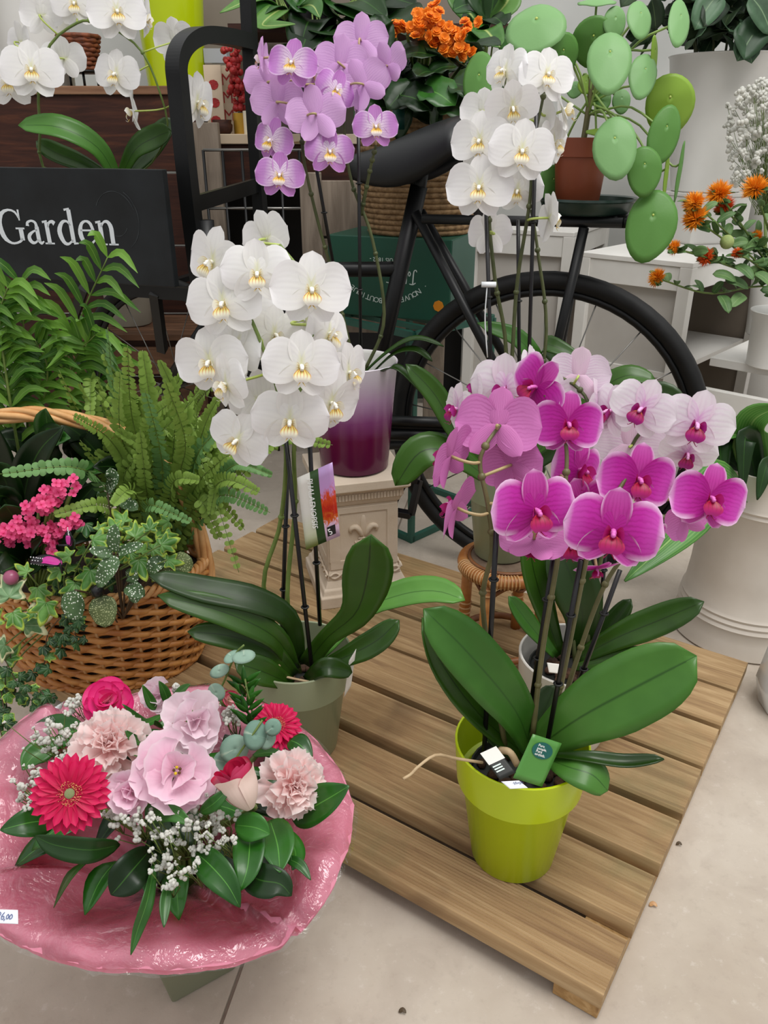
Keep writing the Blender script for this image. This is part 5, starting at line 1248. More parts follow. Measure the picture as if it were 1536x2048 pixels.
for k in range(230):
    a = rnd.gauss(0, 1); u = 1525 + rnd.gauss(0, 38); v = rnd.uniform(160, 345) + (abs(u - 1525) * .4); D = 2.05 + rnd.uniform(-.1, .1)
    if u < 1452 or u > 1640: continue
    p = P(u, v, D); inst(BLO[k % 4], 'blossom', rotm(p, px(rnd.uniform(4.5, 9), p), rnd), root)
    if k % 2 == 0: m_ = p.lerp(hub_, .5) + V(rnd.gauss(0, .015), 0, rnd.gauss(0, .01)); gs.tube([p, m_, hub_ + V(rnd.gauss(0, .01), 0, 0)], .0007, 3)
gs.tube([hub_, GYB], .004, 5)
gs.obj('stalks', MAT['stalk'], root, kind='stuff')
# ------------------------------------------------------------------ safflowers
SBt = SB + V(0, 0, .01)
root = thing('safflower_bunch', 'bunch of spiky orange safflowers in the small white bucket', 'flower', SBt)
def spiky(root, p, s, mat, up, rnd):
    r = px(s, p) / 2 * 1.22; up = Vector(up).normalized(); M = frame(p, up.orthogonal(), up.cross(up.orthogonal())); 
    g = G(); g.ball((0, 0, 0), (r * .42, r * .42, r * .4), 10, 8, M); hd = g.obj('bract', MAT['safflower_leaf'], root)
    g = G()
    for i in range(280):
        a = rnd.random() * 6.28; b = math.acos(rnd.uniform(-.15, 1)); d = V(math.sin(b) * math.cos(a), math.sin(b) * math.sin(a), math.cos(b)); e = d.orthogonal() * r * .05
        L = r * rnd.uniform(.75, 1.08); o = V(0, 0, r * .18); f = d.cross(e)
        g.add([o + d * r * .3 + e, o + d * r * .3 - e * .5 + f, o + d * r * .3 - e * .5 - f, o + d * L], [(0, 1, 3), (1, 2, 3), (2, 0, 3)], None, M)
    g.obj('florets', MAT[mat], hd, smooth=False, kind='stuff')
heads = ((1392, 410, 44, 'saffron'), (1441, 393, 50, 'saffron'), (1451, 417, 40, 'saffron_red'), (1395, 442, 50, 'saffron'), (1512, 384, 52, 'saffron'), (1319, 558, 36, 'saffron'), (1351, 497, 28, 'saffron'), (1416, 516, 34, 'saffron_red'), (1513, 475, 24, 'saffron'), (1476, 508, 22, 'saffron_red'))
for i, (u, v, s, m) in enumerate(heads):
    p = P(u, v, 1.72 + .03 * (i % 3)); b = SBt + V((p.x - SB.x) * .12, (p.y - SB.y) * .2, .16); mid = b.lerp(p, .55) + V(0, 0, -.02 if i == 5 else .01)
    spiky(root, p, s, m, (p - mid) + V(0, -.02, .02), rnd)
    g = G(); q = catmull([SBt, b, mid, p], 18); g.tube(q, .0022, 6); g.obj('stem', MAT['stalk'], root)
    for k in range(5, 18):
        d = V(rnd.gauss(0, 1), rnd.gauss(0, 1), .4).normalized()
        rleaf(root, q[k], rnd.uniform(.028, .05), rnd.uniform(.014, .024), 'safflower_leaf', rnd, d)
    for k in range(5):
        d = V(rnd.gauss(0, 1), rnd.gauss(0, 1), .1).normalized(); rleaf(root, p - V(0, 0, px(s, p) * .25), .024, .012, 'safflower_leaf', rnd, d)
g = G(); p = P(1454, 484, 1.70); g.ball(p, (px(14, p),) * 3, 10, 8); g.obj('bud', MAT['bud'], root)
for u, v in ((1450, 560), (1425, 548), (1490, 590), (1510, 545), (1440, 590), (1470, 530), (1520, 580)):
    rleaf(root, P(u, v, 1.72), .05, .028, 'safflower_leaf', rnd, V(rnd.gauss(0, .8), -.3, -.2).normalized(), up=(0, -.6, .8))
# ------------------------------------------------------------------ orange kalanchoe in the seagrass basket
root = thing('orange_kalanchoe', 'orange double-flowered kalanchoe with scalloped leaves in the seagrass basket', 'plant', KC)
def floret_mesh(name, mat, n, layers=1):
    g = G()
    for l in range(layers):
        for i in range(n):
            petal_geo(g, .5 - .13 * l, .42 - .08 * l, 2 * math.pi * (i + .5 * l) / n, 5, 5, cup=.1, reflex=-.05 - .35 * l, z0=.05 * l, peak=.62)
    g.tube([V(0, 0, .02), V(0, 0, -.25)], .04, 5); return g.mesh(name, MAT[mat])
FO = floret_mesh('floret', 'kalanchoe_orange', 6, 3); FP = floret_mesh('floret', 'kalanchoe_pink', 4, 1)
def cluster(root, me, spots, D, s, rnd, spread=22):
    for u, v, n in spots:
        c = P(u, v, D); 
        for i in range(n):
            p = P(u + rnd.gauss(0, spread), v + rnd.gauss(0, spread * .55), D + rnd.gauss(0, .012))
            inst(me, 'floret', face(p, rnd.gauss(0, 25), 35 + rnd.gauss(0, 20), rnd.random() * 90, px(s, p)), root)
        g = G(); g.tube(catmull([c + V(0, .01, -.01), c.lerp(root.location, .4) + V(0, .0, -.0), root.location.copy()], 8), .0028, 6); g.obj('stalk', MAT['stalk'], root)
cluster(root, FO, ((848, 35, 13), (868, 22, 8), (838, 55, 8), (890, 60, 13), (915, 78, 11), (935, 55, 7), (880, 78, 9), (902, 100, 7), (935, 105, 5), (792, 62, 8), (815, 55, 6), (855, 80, 5), (905, 90, 8), (875, 60, 8)), 1.66, 25, rnd, 12)
for k in range(64):
    u, v = rnd.uniform(760, 960), rnd.uniform(95, 215); p = P(u, v, 1.66 + rnd.uniform(-.04, .14)); w = rnd.uniform(.04, .065)
    rleaf(root, p, w * 1.25, w, 'dark_leaf', rnd, V(rnd.gauss(0, .8), rnd.gauss(-.3, .6), rnd.gauss(-.1, .4)).normalized(), up=V(rnd.gauss(0, .3), -.6, .9), wave=.03)
for u, v, w in ((840, 178, .075), (900, 165, .07), (880, 205, .08), (930, 205, .07), (800, 190, .07)):
    rleaf(root, P(u, v, 1.60), w, w, 'mid_leaf' if u == 840 else 'dark_leaf', rnd, V(.5, -.3, -.2).normalized(), up=(0, -.7, .7), wave=.05)
g = G(); p = P(797, 238, 1.62); g.box(p, (.022, .003, .035)); g.obj('bow', MAT['green_metal'], root)
# ------------------------------------------------------------------ leafy plants along the top edge
def bush(name, label, basep, specs, mat, prof, w, up=(0, -.7, .6), **kw):
    root = thing(name, label, 'plant', basep)
    pot_r = .06; g = G(); g.lathe([(0, 0), (.045, 0), (pot_r, .11), (pot_r - .003, .11), (pot_r - .006, .09), (0, .09)], basep, 24); g.obj('pot', MAT['black_plastic'], root, sharp=40)
    for i, s in enumerate(specs):
        q = [P(*t) for t in s]; leaf(root, q, w * (.85 + .3 * ((i * 37) % 10) / 10), mat[i % len(mat)], up=up, prof=prof, **kw)
        g = G(); g.tube(catmull([basep + V(0, 0, .09), basep.lerp(q[0], .6) + V(0, 0, .04), q[0]], 10), .0022, 5); g.obj('leaf_stalk', MAT['stalk'], root)
    return root
zsh = P(560, 62, 2.5).z + .011
bush('peace_lily', 'broad-leaved dark green peace lily on the cabinet top shelf', V(P(740, 60, 2.45).x, 2.5, zsh), 
     [[(700, 60, 2.4), (660, 20, 2.3), (650, -40, 2.25)], [(720, 60, 2.4), (700, 10, 2.25), (740, 45, 2.15)], [(740, 60, 2.4), (770, 0, 2.25), (835, 10, 2.2)], [(690, 30, 2.35), (720, 0, 2.2), (775, 36, 2.15)], [(760, 60, 2.4), (760, 10, 2.3), (745, -50, 2.3)],
      [(770, 40, 2.2), (800, 38, 2.1), (832, 75, 2.05)], [(650, 60, 2.4), (620, 40, 2.2), (600, 95, 2.15)], [(640, 60, 2.4), (680, 60, 2.2), (700, 110, 2.15)], [(780, 50, 2.4), (800, -10, 2.3), (780, -60, 2.3)]], ['dark_leaf', 'mid_leaf', 'dark_leaf'], prof_lance, .115)
bush('rubber_plant', 'dark round-leaved plant behind the lilac orchid flowers', V(P(620, 60, 2.42).x, 2.46, zsh),
     [[(640, 70, 2.38), (620, 60, 2.2), (600, 110, 2.12)], [(650, 80, 2.38), (670, 60, 2.2), (690, 70, 2.12)], [(630, 100, 2.3), (615, 110, 2.15), (620, 150, 2.1)]], ['dark_leaf'], prof_oval, .14)
bush('variegated_dracaena', 'arching yellow-edged dracaena leaves at the top edge left of the lilac orchid', V(P(560, 60, 2.4).x - .02, 2.42, zsh),
     [[(560, 30, 2.3), (520, -5, 2.2), (440, 25, 2.1)], [(570, 30, 2.3), (540, 10, 2.2), (505, 40, 2.15)], [(570, 40, 2.3), (560, 20, 2.2), (525, 50, 2.12), (590, 48, 2.05)], [(580, 30, 2.3), (600, 0, 2.2), (590, -50, 2.2)], [(575, 30, 2.3), (620, 10, 2.2), (640, 35, 2.15)], [(585, 40, 2.3), (600, 15, 2.2), (560, -20, 2.2)]], ['variegated', 'mid_leaf'], prof_lance, .05, n=20)
bush('begonia', 'small bushy plant with reddish veined leaves at the top right of the orange kalanchoe', V(P(965, 90, 2.3).x, 2.35, .62),
     [[(960, 70, 2.15), (950, 45, 2.1), (935, 60, 2.05)], [(970, 70, 2.15), (985, 35, 2.1), (1010, 50, 2.05)], [(960, 80, 2.15), (970, 60, 2.05), (1000, 95, 2.0)], [(960, 50, 2.15), (940, 10, 2.1), (905, 20, 2.1)], [(970, 50, 2.15), (960, 0, 2.1), (940, -30, 2.1)], [(975, 50, 2.15), (1010, 10, 2.1), (1025, -20, 2.1)], [(965, 90, 2.15), (930, 80, 2.1), (945, 130, 2.05)], [(980, 40, 2.2), (985, 10, 2.2), (990, -30, 2.2)],
      [(950, 40, 2.2), (920, 0, 2.2), (900, -30, 2.2)], [(985, 90, 2.15), (1010, 70, 2.1), (1020, 110, 2.1)], [(960, 110, 2.1), (945, 105, 2.05), (935, 150, 2.0)]], ['mid_leaf', 'dark_leaf', 'variegated'], prof_oval, .08)
# ------------------------------------------------------------------ aspidistra leaves in the cream vase
root = thing('aspidistra_leaves', 'broad striped aspidistra leaves standing in the cream florist vase', 'foliage', VC + V(0, 0, .01))
for pts, w, m, up in (([(1490, 1000, 1.27), (1470, 930, 1.24), (1415, 920, 1.2), (1395, 950, 1.18)], 60, 'dark_leaf', (.3, -1, .3)), ([(1500, 1000, 1.27), (1450, 880, 1.25), (1440, 870, 1.2), (1445, 985, 1.16)], 70, 'dark_leaf', (.2, -1, .2)),
    ([(1520, 1000, 1.26), (1500, 900, 1.2), (1490, 880, 1.17), (1485, 992, 1.15)], 52, 'dark_leaf', (.0, -1, .2)), ([(1500, 1000, 1.27), (1530, 900, 1.24), (1460, 868, 1.2), (1400, 905, 1.16)], 44, 'aspidistra', (.0, -.4, 1)),
    ([(1530, 1000, 1.27), (1500, 860, 1.2), (1560, 810, 1.15)], 70, 'aspidistra', (-.4, -.8, .4)), ([(1500, 1000, 1.26), (1440, 960, 1.10), (1370, 1050, 1.0), (1250, 1162, .93)], 92, 'aspidistra', (.25, -.7, .7)),
    ([(1490, 1000, 1.27), (1440, 860, 1.26), (1340, 840, 1.2), (1290, 900, 1.12), (1275, 1010, 1.05)], 74, 'dark_leaf', (.1, -.8, .6)), ([(1540, 1000, 1.25), (1535, 930, 1.18), (1515, 1000, 1.15)], 40, 'dark_leaf', (0, -1, .3))):
    q = [VC + V(random.uniform(-.04, .04), random.uniform(-.04, .04), .02)] + [P(*p) for p in pts]
    leaf(root, q[1:], px(w, q[-2]), m, up=up, prof=prof_lance, n=20)
    g = G(); g.tube(catmull([q[0], q[0].lerp(q[1], .5), q[1]], 8), .0028, 6); g.obj('leaf_stalk', MAT['stalk'], root)
# ------------------------------------------------------------------ bouquet in its square pot
rnd = random.Random(21)
BC = V(P(330, 1640, .585).x, .585, 0)
VP = GP(345, 2013, 0) + V(.0108, .052, 0)
root = thing('square_pot', 'olive grey square tapered pot under the pink bouquet on the floor', 'pot', VP)
SQ = Matrix.Translation(VP) @ yawm(math.radians(33)); hP = .158
g = G(); g.square([(.034, 0), (.0365, .003), (.060, hP)], SQ); g.f.pop(-2); g.obj('outer_wall', MAT['sage_dark'], root, smooth=False, bevel=.006)
g = G(); g.square([(.034, .004), (.0575, hP)], SQ); g.f.pop(-2); g.obj('inner_wall', MAT['sage_dark'], root, smooth=False)
NB = V(BC.x, BC.y + .01, .165)
BQ = thing('bouquet', 'round bouquet of pink flowers in pink tissue and clear film standing in a square pot', 'bouquet', VP + V(0, 0, .006))
g = G()
for i in range(14):
    a = i * 2.4; r = .012 * (i / 14) ** .5; g.tube([VP + V(r * 1.6 * math.cos(a), r * 1.6 * math.sin(a), .008), VP + V(r * math.cos(a), r * math.sin(a), .13), NB + V(r * 2 * math.cos(a), r * 2 * math.sin(a), .06)], .0026, 6)
g.obj('stems', MAT['stalk'], BQ)
rim_px = [(712, 1590, .59, 0), (700, 1690, .53, 0), (655, 1790, .48, 0), (560, 1880, .45, 0), (430, 1932, .43, 0), (300, 1948, .425, 0), (170, 1935, .43, 0), (60, 1895, .45, 0), (-45, 1835, .475, 0), (-120, 1750, .51, 0), (-130, 1640, .56, 0), (-80, 1540, .62, 0), (20, 1450, .67, 0), (130, 1400, .71, 0), (260, 1375, .735, 0), (390, 1366, .745, 0), (500, 1385, .735, 0), (600, 1435, .70, 0), (675, 1510, .645, 0)]
rim = [P(u, v, D) for u, v, D, _ in rim_px]
def wrap_sheet(grow, amp, na, nr, seed, low=0.0, fold=True, jit=.5, roll=.004):
    rn = random.Random(seed); rows = []; rp = random.Random(12); pc = sorted(rp.uniform(0, 2 * math.pi) for _ in range(17)); ph_ = [(1 if n % 2 else -1) * rp.uniform(.35, 1) for n in range(17)]; q = catmull(rim + [rim[0]], na + 1)[:-1]
    j1 = [rn.uniform(-1, 1) for _ in range(na)]; j2 = [rn.uniform(-1, 1) for _ in range(na * nr)]
    uv = []
    for i in range(nr):
        t = i / (nr - 1); r = []
        for k in range(na + 1):
            kk = k % na; e = q[kk]; a = 2 * math.pi * kk / na
            d = V(e.x - NB.x, e.y - NB.y, 0); inner = NB + d.normalized() * .022 + V(0, 0, -.03)
            prof = t ** 1.0
            p = inner.lerp(e + d * grow, t)
            p.z = inner.z + (e.z - inner.z) * (1 - (1 - t) ** 1.7) + low
            b = a + .10 * math.sin(4 * t + 3 * a); i1 = next((n for n, c in enumerate(pc) if c > b % (2 * math.pi)), 0); c0, c1 = pc[i1 - 1], pc[i1]
            f = ((b - c0) % (2 * math.pi)) / max(.05, (c1 - c0) % (2 * math.pi)); pleat = ph_[i1 - 1] * (1 - f) + ph_[i1] * f + .10 * math.sin(a * 19 + 6 * t)
            if fold: p.z += amp * pleat * (t ** .8) * (1.1 - t * .72)
            p.z += amp * jit * (j2[kk * nr + i] * t + .5 * j1[kk] * t)
            p += d.normalized() * (amp * jit * j2[(kk * nr + i * 3) % (na * nr)] * t)
            if t > .88: p.z -= roll * ((t - .88) / .12) ** 2
            r.append(p); uv.append((k / na, t))
        rows.append(r)
    g = G(); g.grid(rows, uv); return g
wrap_sheet(-.01, .0260, 220, 24, 2, jit=.012, roll=.005).obj('tissue_paper', MAT['tissue'], BQ)
wrap_sheet(.006, .0262, 110, 26, 9, .0045, jit=.065, roll=.013).obj('clear_film', MAT['film'], BQ)
wrap_sheet(-.02, .022, 180, 16, 5, -.008, jit=.02).obj('tissue_paper', MAT['tissue'], BQ)
# price tag
TQ = card(BQ, 'price_tag', [(-20, 1846, .438), (36, 1848, .436), (42, 1822, .446), (-20, 1818, .447)], 'price')
nrm_ = (TQ[1] - TQ[0]).cross(TQ[3] - TQ[0]).normalized(); TM = frame(TQ[0] + nrm_ * .0008, TQ[1] - TQ[0], TQ[3] - TQ[0]); e = (TQ[3] - TQ[0]).length
g = G()
for s in ([(.45, .62, .05), (.6, .75, .05), (.7, .6, .05), (.45, .25, .05), (.75, .25, .05)], [(.98, .75, .05), (.82, .5, .05), (.86, .28, .05), (1.02, .3, .05), (1.0, .48, .05), (.86, .45, .05)], [(1.12, .3, .05), (1.08, .16, .05)],
          [(1.3, .62, .05), (1.2, .48, .05), (1.28, .3, .05), (1.4, .42, .05), (1.34, .6, .05), (1.28, .62, .05)], [(1.55, .62, .05), (1.45, .48, .05), (1.52, .3, .05), (1.68, .42, .05), (1.62, .6, .05), (1.53, .62, .05)]):
    ribbon(g, [(a * e, b * e, c * e) for a, b, c in s], TM, 14, .0003)
g.obj('print', MAT['ink_blue'], BQ, smooth=False)
# flower meshes (unit = flower width)
GP_ = G(); petal_geo(GP_, .5, .125, 0, 9, 5, cup=.25, reflex=.05, peak=.62, basew=.35, pw=.42); gerb_p = GP_.mesh('petal', MAT['gerbera_petal'])
GP2 = G(); petal_geo(GP2, .41, .11, 0, 8, 5, cup=.25, reflex=-.06, peak=.62, basew=.35, pw=.42, z0=.03); gerb_p2 = GP2.mesh('petal', MAT['gerbera_petal'])
g = G(); g.lathe([(.15, .0), (.14, .035), (.1, .045), (0, .04)], (0, 0, 0), 24); gerb_eye = g.mesh('eye', MAT['gerbera_eye'])
g = G(); rn = random.Random(4)
for i in range(150):
    a = rn.random() * 6.28; r = rn.uniform(.075, .155); g.ball((r * math.cos(a), r * math.sin(a), .045 + rn.random() * .025), .006, 4, 3)
gerb_tip = g.mesh('stamens', MAT['gerbera_tip'])
g = G(); g.ball((0, 0, .04), (.07, .07, .022), 12, 6); gerb_core = g.mesh('core', MAT['gerbera_core'])
def kid(parent, me, name, M=None, **kw):
    o = bpy.data.objects.new(name, me); COL.objects.link(o); o.parent = parent
    if M: o.matrix_local = M
    for k, x in kw.items(): o[k] = x
    return o
def gerbera(u, v, D, s, yaw, pitch, roll, label):
    p = P(u, v, D); M = face(p, yaw, pitch, roll, px(s, p)); f = inst(gerb_eye, 'gerbera', M, BQ, label=label)
    for i in range(26):
        kid(f, gerb_p, 'petal', Matrix.Rotation(2 * math.pi * i / 26 + random.uniform(-.05, .05), 4, 'Z') @ Matrix.Rotation(random.uniform(-.10, .04), 4, 'X') @ Matrix.Translation((0, 0, -.012 * (i % 2))))
    for i in range(20): kid(f, gerb_p2, 'petal', Matrix.Rotation(2 * math.pi * (i + .3) / 20 + random.uniform(-.06, .06), 4, 'Z') @ Matrix.Rotation(random.uniform(-.04, .08), 4, 'X'))
    kid(f, gerb_tip, 'stamens', kind='stuff'); kid(f, gerb_core, 'core')
    g = G(); n = M.col[2].to_3d().normalized(); g.tube(catmull([p - n * .002, p - n * .03, NB], 8), .003, 6); g.obj('stem', MAT['stalk'], BQ)
def ruffle_mesh(name, mat, L, W, wav, nv=10, nu=13, reflex=-.1, fr=5, seed=0, cup=.12, notch=.06):
    g = G(); rows = []; uv = []; ph = seed * 2.1
    for i in range(nv):
        t = i / (nv - 1); r = []
        sh = (.16 + .84 * t ** .8) if t < .8 else (1 - .12 * ((t - .8) / .2) ** 2)
        for j in range(nu):
            x = 2 * j / (nu - 1) - 1; a = x * W * sh
            L2 = L * t * (1 - .16 * x * x * t) * (1 + notch * math.sin(x * fr * 3 + ph) * t ** 3)
            r.append(V(L2 * math.sin(a), L2 * math.cos(a), cup * x * x * L * t - reflex * L * t * t + wav * math.sin(x * fr + ph + t * 3) * t ** 1.5 + wav * .5 * math.sin(x * fr * 2.3 + ph * 2) * t ** 2)); uv.append((j / (nu - 1), t))
        rows.append(r)
    g.grid(rows, uv); return g.mesh(name, MAT[mat])
def layered(nm, meshes, u, v, D, s, yaw, pitch, roll, rings, label=None, jit=.12):
    """rings: (count, tilt toward the axis in degrees, scale, lift)"""
    p = P(u, v, D); M = face(p, yaw, pitch, roll, px(s, p)); rr = random.Random(int(u + v)); f = None; n = 0
    for cnt_, tilt, sc, lift in rings:
        for i in range(cnt_):
            L = Matrix.Translation((0, 0, lift)) @ Matrix.Rotation(2 * math.pi * (i + rr.uniform(-.2, .2)) / cnt_ + lift * 30, 4, 'Z') @ Matrix.Rotation(math.radians(tilt) + rr.uniform(-jit, jit), 4, 'X') @ Matrix.Scale(sc * rr.uniform(.93, 1.07), 4)
            me = meshes[n % len(meshes)]; n += 1
            if f is None:
                f = inst(meshes[-1], nm, M, BQ)
                if label: f['label'] = label
            kid(f, me, 'petal', L)
    g = G(); q = M.col[2].to_3d().normalized(); g.tube(catmull([p - q * .004, p - q * .03, NB], 8), .0028, 6); g.obj('stem', MAT['stalk'], BQ)
    g = G(); g.ball(p - q * .008, .007, 8, 6); g.obj('calyx', MAT['stalk'], BQ)
    return f, M
g = G(); g.ball((0, 0, .0), (.06, .06, .05), 8, 6)
core_c = g.mesh('core', MAT['carnation_petal']); core_l = g.mesh('core', MAT['lisianthus_petal']); core_p = g.mesh('core', MAT['lisianthus_pale']); core_r = g.mesh('core', MAT['rose_petal']); core_b = g.mesh('core', MAT['rose_core'])
CAR = [ruffle_mesh('petal', 'carnation_petal', .5, .50, .05, fr=6, seed=i, notch=.04) for i in range(4)] + [core_c]
LIS = [ruffle_mesh('petal', 'lisianthus_petal', .5, .85, .022, fr=4, seed=i, notch=.03, cup=.05) for i in range(4)] + [core_l]
LIP_ = [ruffle_mesh('petal', 'lisianthus_pale', .5, .8, .026, fr=4, seed=i, notch=.03, cup=.05) for i in range(4)] + [core_p]
def cupped(mat, seed): return ruffle_mesh('petal', mat, .5, .9, .012, fr=2, seed=seed, reflex=-.02, cup=.28, notch=.0)
ROS = [cupped('rose_petal', i) for i in range(3)] + [core_r]
ROB = [cupped('rose_bicolour', i) for i in range(3)] + [core_b]; ROC = [cupped('rose_core', i) for i in range(3)] + [core_b]
CARR = [(9, -5, .98, -.02), (9, 15, .95, .01), (9, 34, .88, .03), (8, 52, .78, .05), (7, 68, .66, .06), (5, 82, .55, .07)]
gerbera(140, 1587, .50, 158, -10, 42, 0, 'open crimson gerbera facing the front')
gerbera(553, 1450, .66, 108, 30, 62, 10, 'crimson gerbera at the back edge')
layered('carnation', CAR, 222, 1490, .585, 158, -8, 55, 0, CARR, 'pale peach pink carnation')
layered('carnation', CAR, 582, 1572, .55, 150, 25, 42, 30, CARR, 'pale pink carnation beside the red-edged rose')
f, M = layered('lisianthus', LIS, 352, 1545, .525, 175, 8, 48, 10, [(5, 8, 1.0, 0), (5, 30, .9, .02), (3, 52, .7, .04)], 'wide open pink lisianthus with yellow centre')
for i in range(5):
    g = G(); a = i * 1.26; g.ball((.035 * math.cos(a), .035 * math.sin(a), .16), (.02, .02, .03), 6, 5); o = kid(f, g.mesh('stamen', MAT['yellow_stamen' if i % 2 else 'brown_stamen']), 'stamen')
layered('lisianthus', LIS, 268, 1580, .515, 112, -30, 30, 0, [(5, 25, 1.0, 0), (5, 50, .85, .02), (4, 72, .6, .04)], 'half open pink lisianthus in front of the peach carnation')
layered('lisianthus', LIP_, 388, 1442, .60, 138, 10, 35, 0, [(5, 10, 1.0, -.02), (5, 35, .95, .02), (4, 58, .8, .05), (3, 75, .6, .06)], 'pale pink ruffled lisianthus at the top')
layered('lisianthus', LIP_, 320, 1390, .68, 90, -10, 40, 0, [(5, 30, 1.0, 0), (4, 55, .85, .03), (3, 75, .6, .05)], 'small pale lisianthus bud at the back')
layered('rose', ROS, 218, 1406, .67, 108, -15, 50, 0, [(6, 18, 1.0, 0), (6, 42, .92, .02), (5, 62, .78, .05), (4, 76, .6, .07), (3, 86, .45, .08)], 'bright pink rose behind the peach carnation')
def bud_petal(R, Hh, span, flare, mat, z0=0, seed=0):
    g = G(); rows = []; uv = []
    for i in range(11):
        t = i / 10; r = []
        for j in range(13):
            x = 2 * j / 12 - 1; e = 1 - .22 * abs(x) ** 3; tt = t * e; ph = x * span
            rad = R * math.sin(math.pi * (.06 + .60 * tt)) ** .8 + flare * max(0, tt - .72) ** 1.5 * 3 * (1 + .25 * math.sin(5 * x + seed))
            r.append(V(rad * math.sin(ph), rad * math.cos(ph), z0 + Hh * tt - flare * .5 * max(0, tt - .85))); uv.append((j / 12, t))
        rows.append(r)
    g.grid(rows, uv); return g.mesh('petal', MAT[mat])
pb_ = P(500, 1616, .50); MB_ = face(pb_, 225, 62, 0, px(86, pb_)); f = inst(core_b, 'rose', MB_ @ Matrix.Scale(.8, 4), BQ, label='cream rose bud with crimson petal edges')
for i in range(4): kid(f, bud_petal(.46 - .01 * i, 1.0 + .05 * (i % 2), 1.0, .30, 'rose_bicolour', 0, i), 'petal', Matrix.Rotation(i * 1.57 + .4, 4, 'Z') @ Matrix.Scale(1.25, 4))
for i in range(8): kid(f, bud_petal(.40 - .04 * i, 1.08 + .03 * (i % 3), 1.15, .22 - .02 * i, 'rose_core', .02, i), 'petal', Matrix.Rotation(i * 2.1, 4, 'Z') @ Matrix.Scale(1.25, 4))
g = G(); g.tube([pb_ + V(0, .004, 0), pb_ + V(.0, .02, -.02), NB], .0028, 6); g.obj('stem', MAT['stalk'], BQ)
layered('rose', ROB, 455, 1400, .70, 56, 20, 40, 0, [(5, 55, 1.0, 0), (4, 72, .9, .03)], 'small dusky rose half hidden at the back')
# foliage of the bouquet
def bleaf(pts, w, mat, up=(0, -.4, 1), **kw): return leafpx(BQ, pts, w, mat, up=up, prof=prof_lance, solid=.0005, **kw)
for pts, w, m, up in (
  ([(585, 1640, .54), (620, 1618, .535), (660, 1595, .53), (698, 1572, .53)], 76, 'ruscus', (0, -.6, 1)), ([(500, 1640, .52), (500, 1680, .49), (495, 1735, .465), (480, 1782, .45)], 66, 'ruscus', (0, -.7, .7)),
  ([(540, 1640, .52), (555, 1690, .485), (560, 1745, .46)], 74, 'ruscus', (.1, -.7, .7)), ([(470, 1650, .50), (510, 1655, .49), (540, 1668, .485)], 56, 'ruscus', (0, -.7, .7)),
  ([(385, 1700, .49), (420, 1730, .465), (455, 1770, .45), (480, 1815, .44)], 62, 'ruscus', (-.1, -.6, .8)), ([(480, 1740, .48), (520, 1760, .46), (560, 1768, .455), (583, 1792, .45)], 64, 'dark_leaf', (0, -.6, .8)),
  ([(560, 1650, .52), (590, 1700, .49), (585, 1740, .47)], 46, 'ruscus', (.6, -.6, .5)), ([(570, 1715, .48), (600, 1730, .47), (622, 1760, .46)], 22, 'mid_leaf', (.4, -.5, .6)),
  ([(300, 1700, .49), (265, 1740, .46), (240, 1770, .45), (222, 1790, .445)], 74, 'dark_leaf', (.2, -.8, .5)), ([(310, 1720, .48), (295, 1800, .445), (275, 1860, .43), (262, 1910, .415)], 30, 'mid_leaf', (.7, -.6, .4)),
  ([(240, 1690, .49), (180, 1700, .47), (110, 1690, .47), (70, 1672, .475)], 52, 'dark_leaf', (0, -.8, .5)), ([(110, 1640, .53), (60, 1645, .51), (0, 1660, .50)], 60, 'ruscus', (0, -.7, .8)), ([(335, 1770, .46), (330, 1810, .445), (328, 1855, .43)], 24, 'mid_leaf', (.3, -.8, .3)),
  ([(170, 1460, .66), (100, 1470, .66), (40, 1490, .65)], 76, 'ruscus', (0, -.6, 1)), ([(120, 1480, .64), (70, 1510, .62), (45, 1540, .60)], 50, 'mid_leaf', (.3, -.6, .8)), ([(580, 1480, .64), (600, 1490, .63), (625, 1515, .62)], 44, 'ruscus', (.5, -.6, .6)),
  ([(290, 1640, .51), (340, 1625, .495), (385, 1650, .485)], 36, 'mid_leaf', (0, -.7, .7)), ([(400, 1625, .50), (430, 1605, .49), (462, 1572, .50)], 28, 'ruscus', (.3, -.6, .8))):
    bleaf(pts, w, m, up)
for k in range(46):      # dark filler leaves between the flowers
    a = rnd.random() * 6.28; r = rnd.uniform(.03, .115); p = V(NB.x + r * math.cos(a), NB.y + .01 + r * .85 * math.sin(a), .27 - r * .35 + rnd.uniform(-.02, .01)); d = V(math.cos(a), math.sin(a), -.1).normalized()
    leaf(BQ, [p, p + d * .025 + V(0, 0, .004), p + d * .05 - V(0, 0, .006)], .026, ['dark_leaf', 'ruscus'][k % 2], up=V(rnd.gauss(0, .3), rnd.gauss(-.2, .3), 1), prof=prof_lance, n=8, m=5, solid=.0004)
for pts in ([(325, 1430, .66), (290, 1445, .64), (245, 1408, .63)], [(310, 1420, .66), (300, 1400, .66), (285, 1370, .66)], [(340, 1415, .66), (330, 1385, .66), (318, 1362, .66)], [(345, 1395, .67), (365, 1380, .67), (380, 1368, .67)], [(320, 1460, .62), (290, 1465, .6), (255, 1465, .6)],
            [(330, 1480, .60), (300, 1520, .58), (268, 1510, .56)], [(300, 1490, .59), (270, 1480, .58), (250, 1460, .58)], [(335, 1440, .64), (320, 1455, .63), (310, 1440, .62)], [(505, 1510, .62), (540, 1505, .61), (575, 1512, .6)]):
    bleaf(pts, 20, 'mid_leaf')
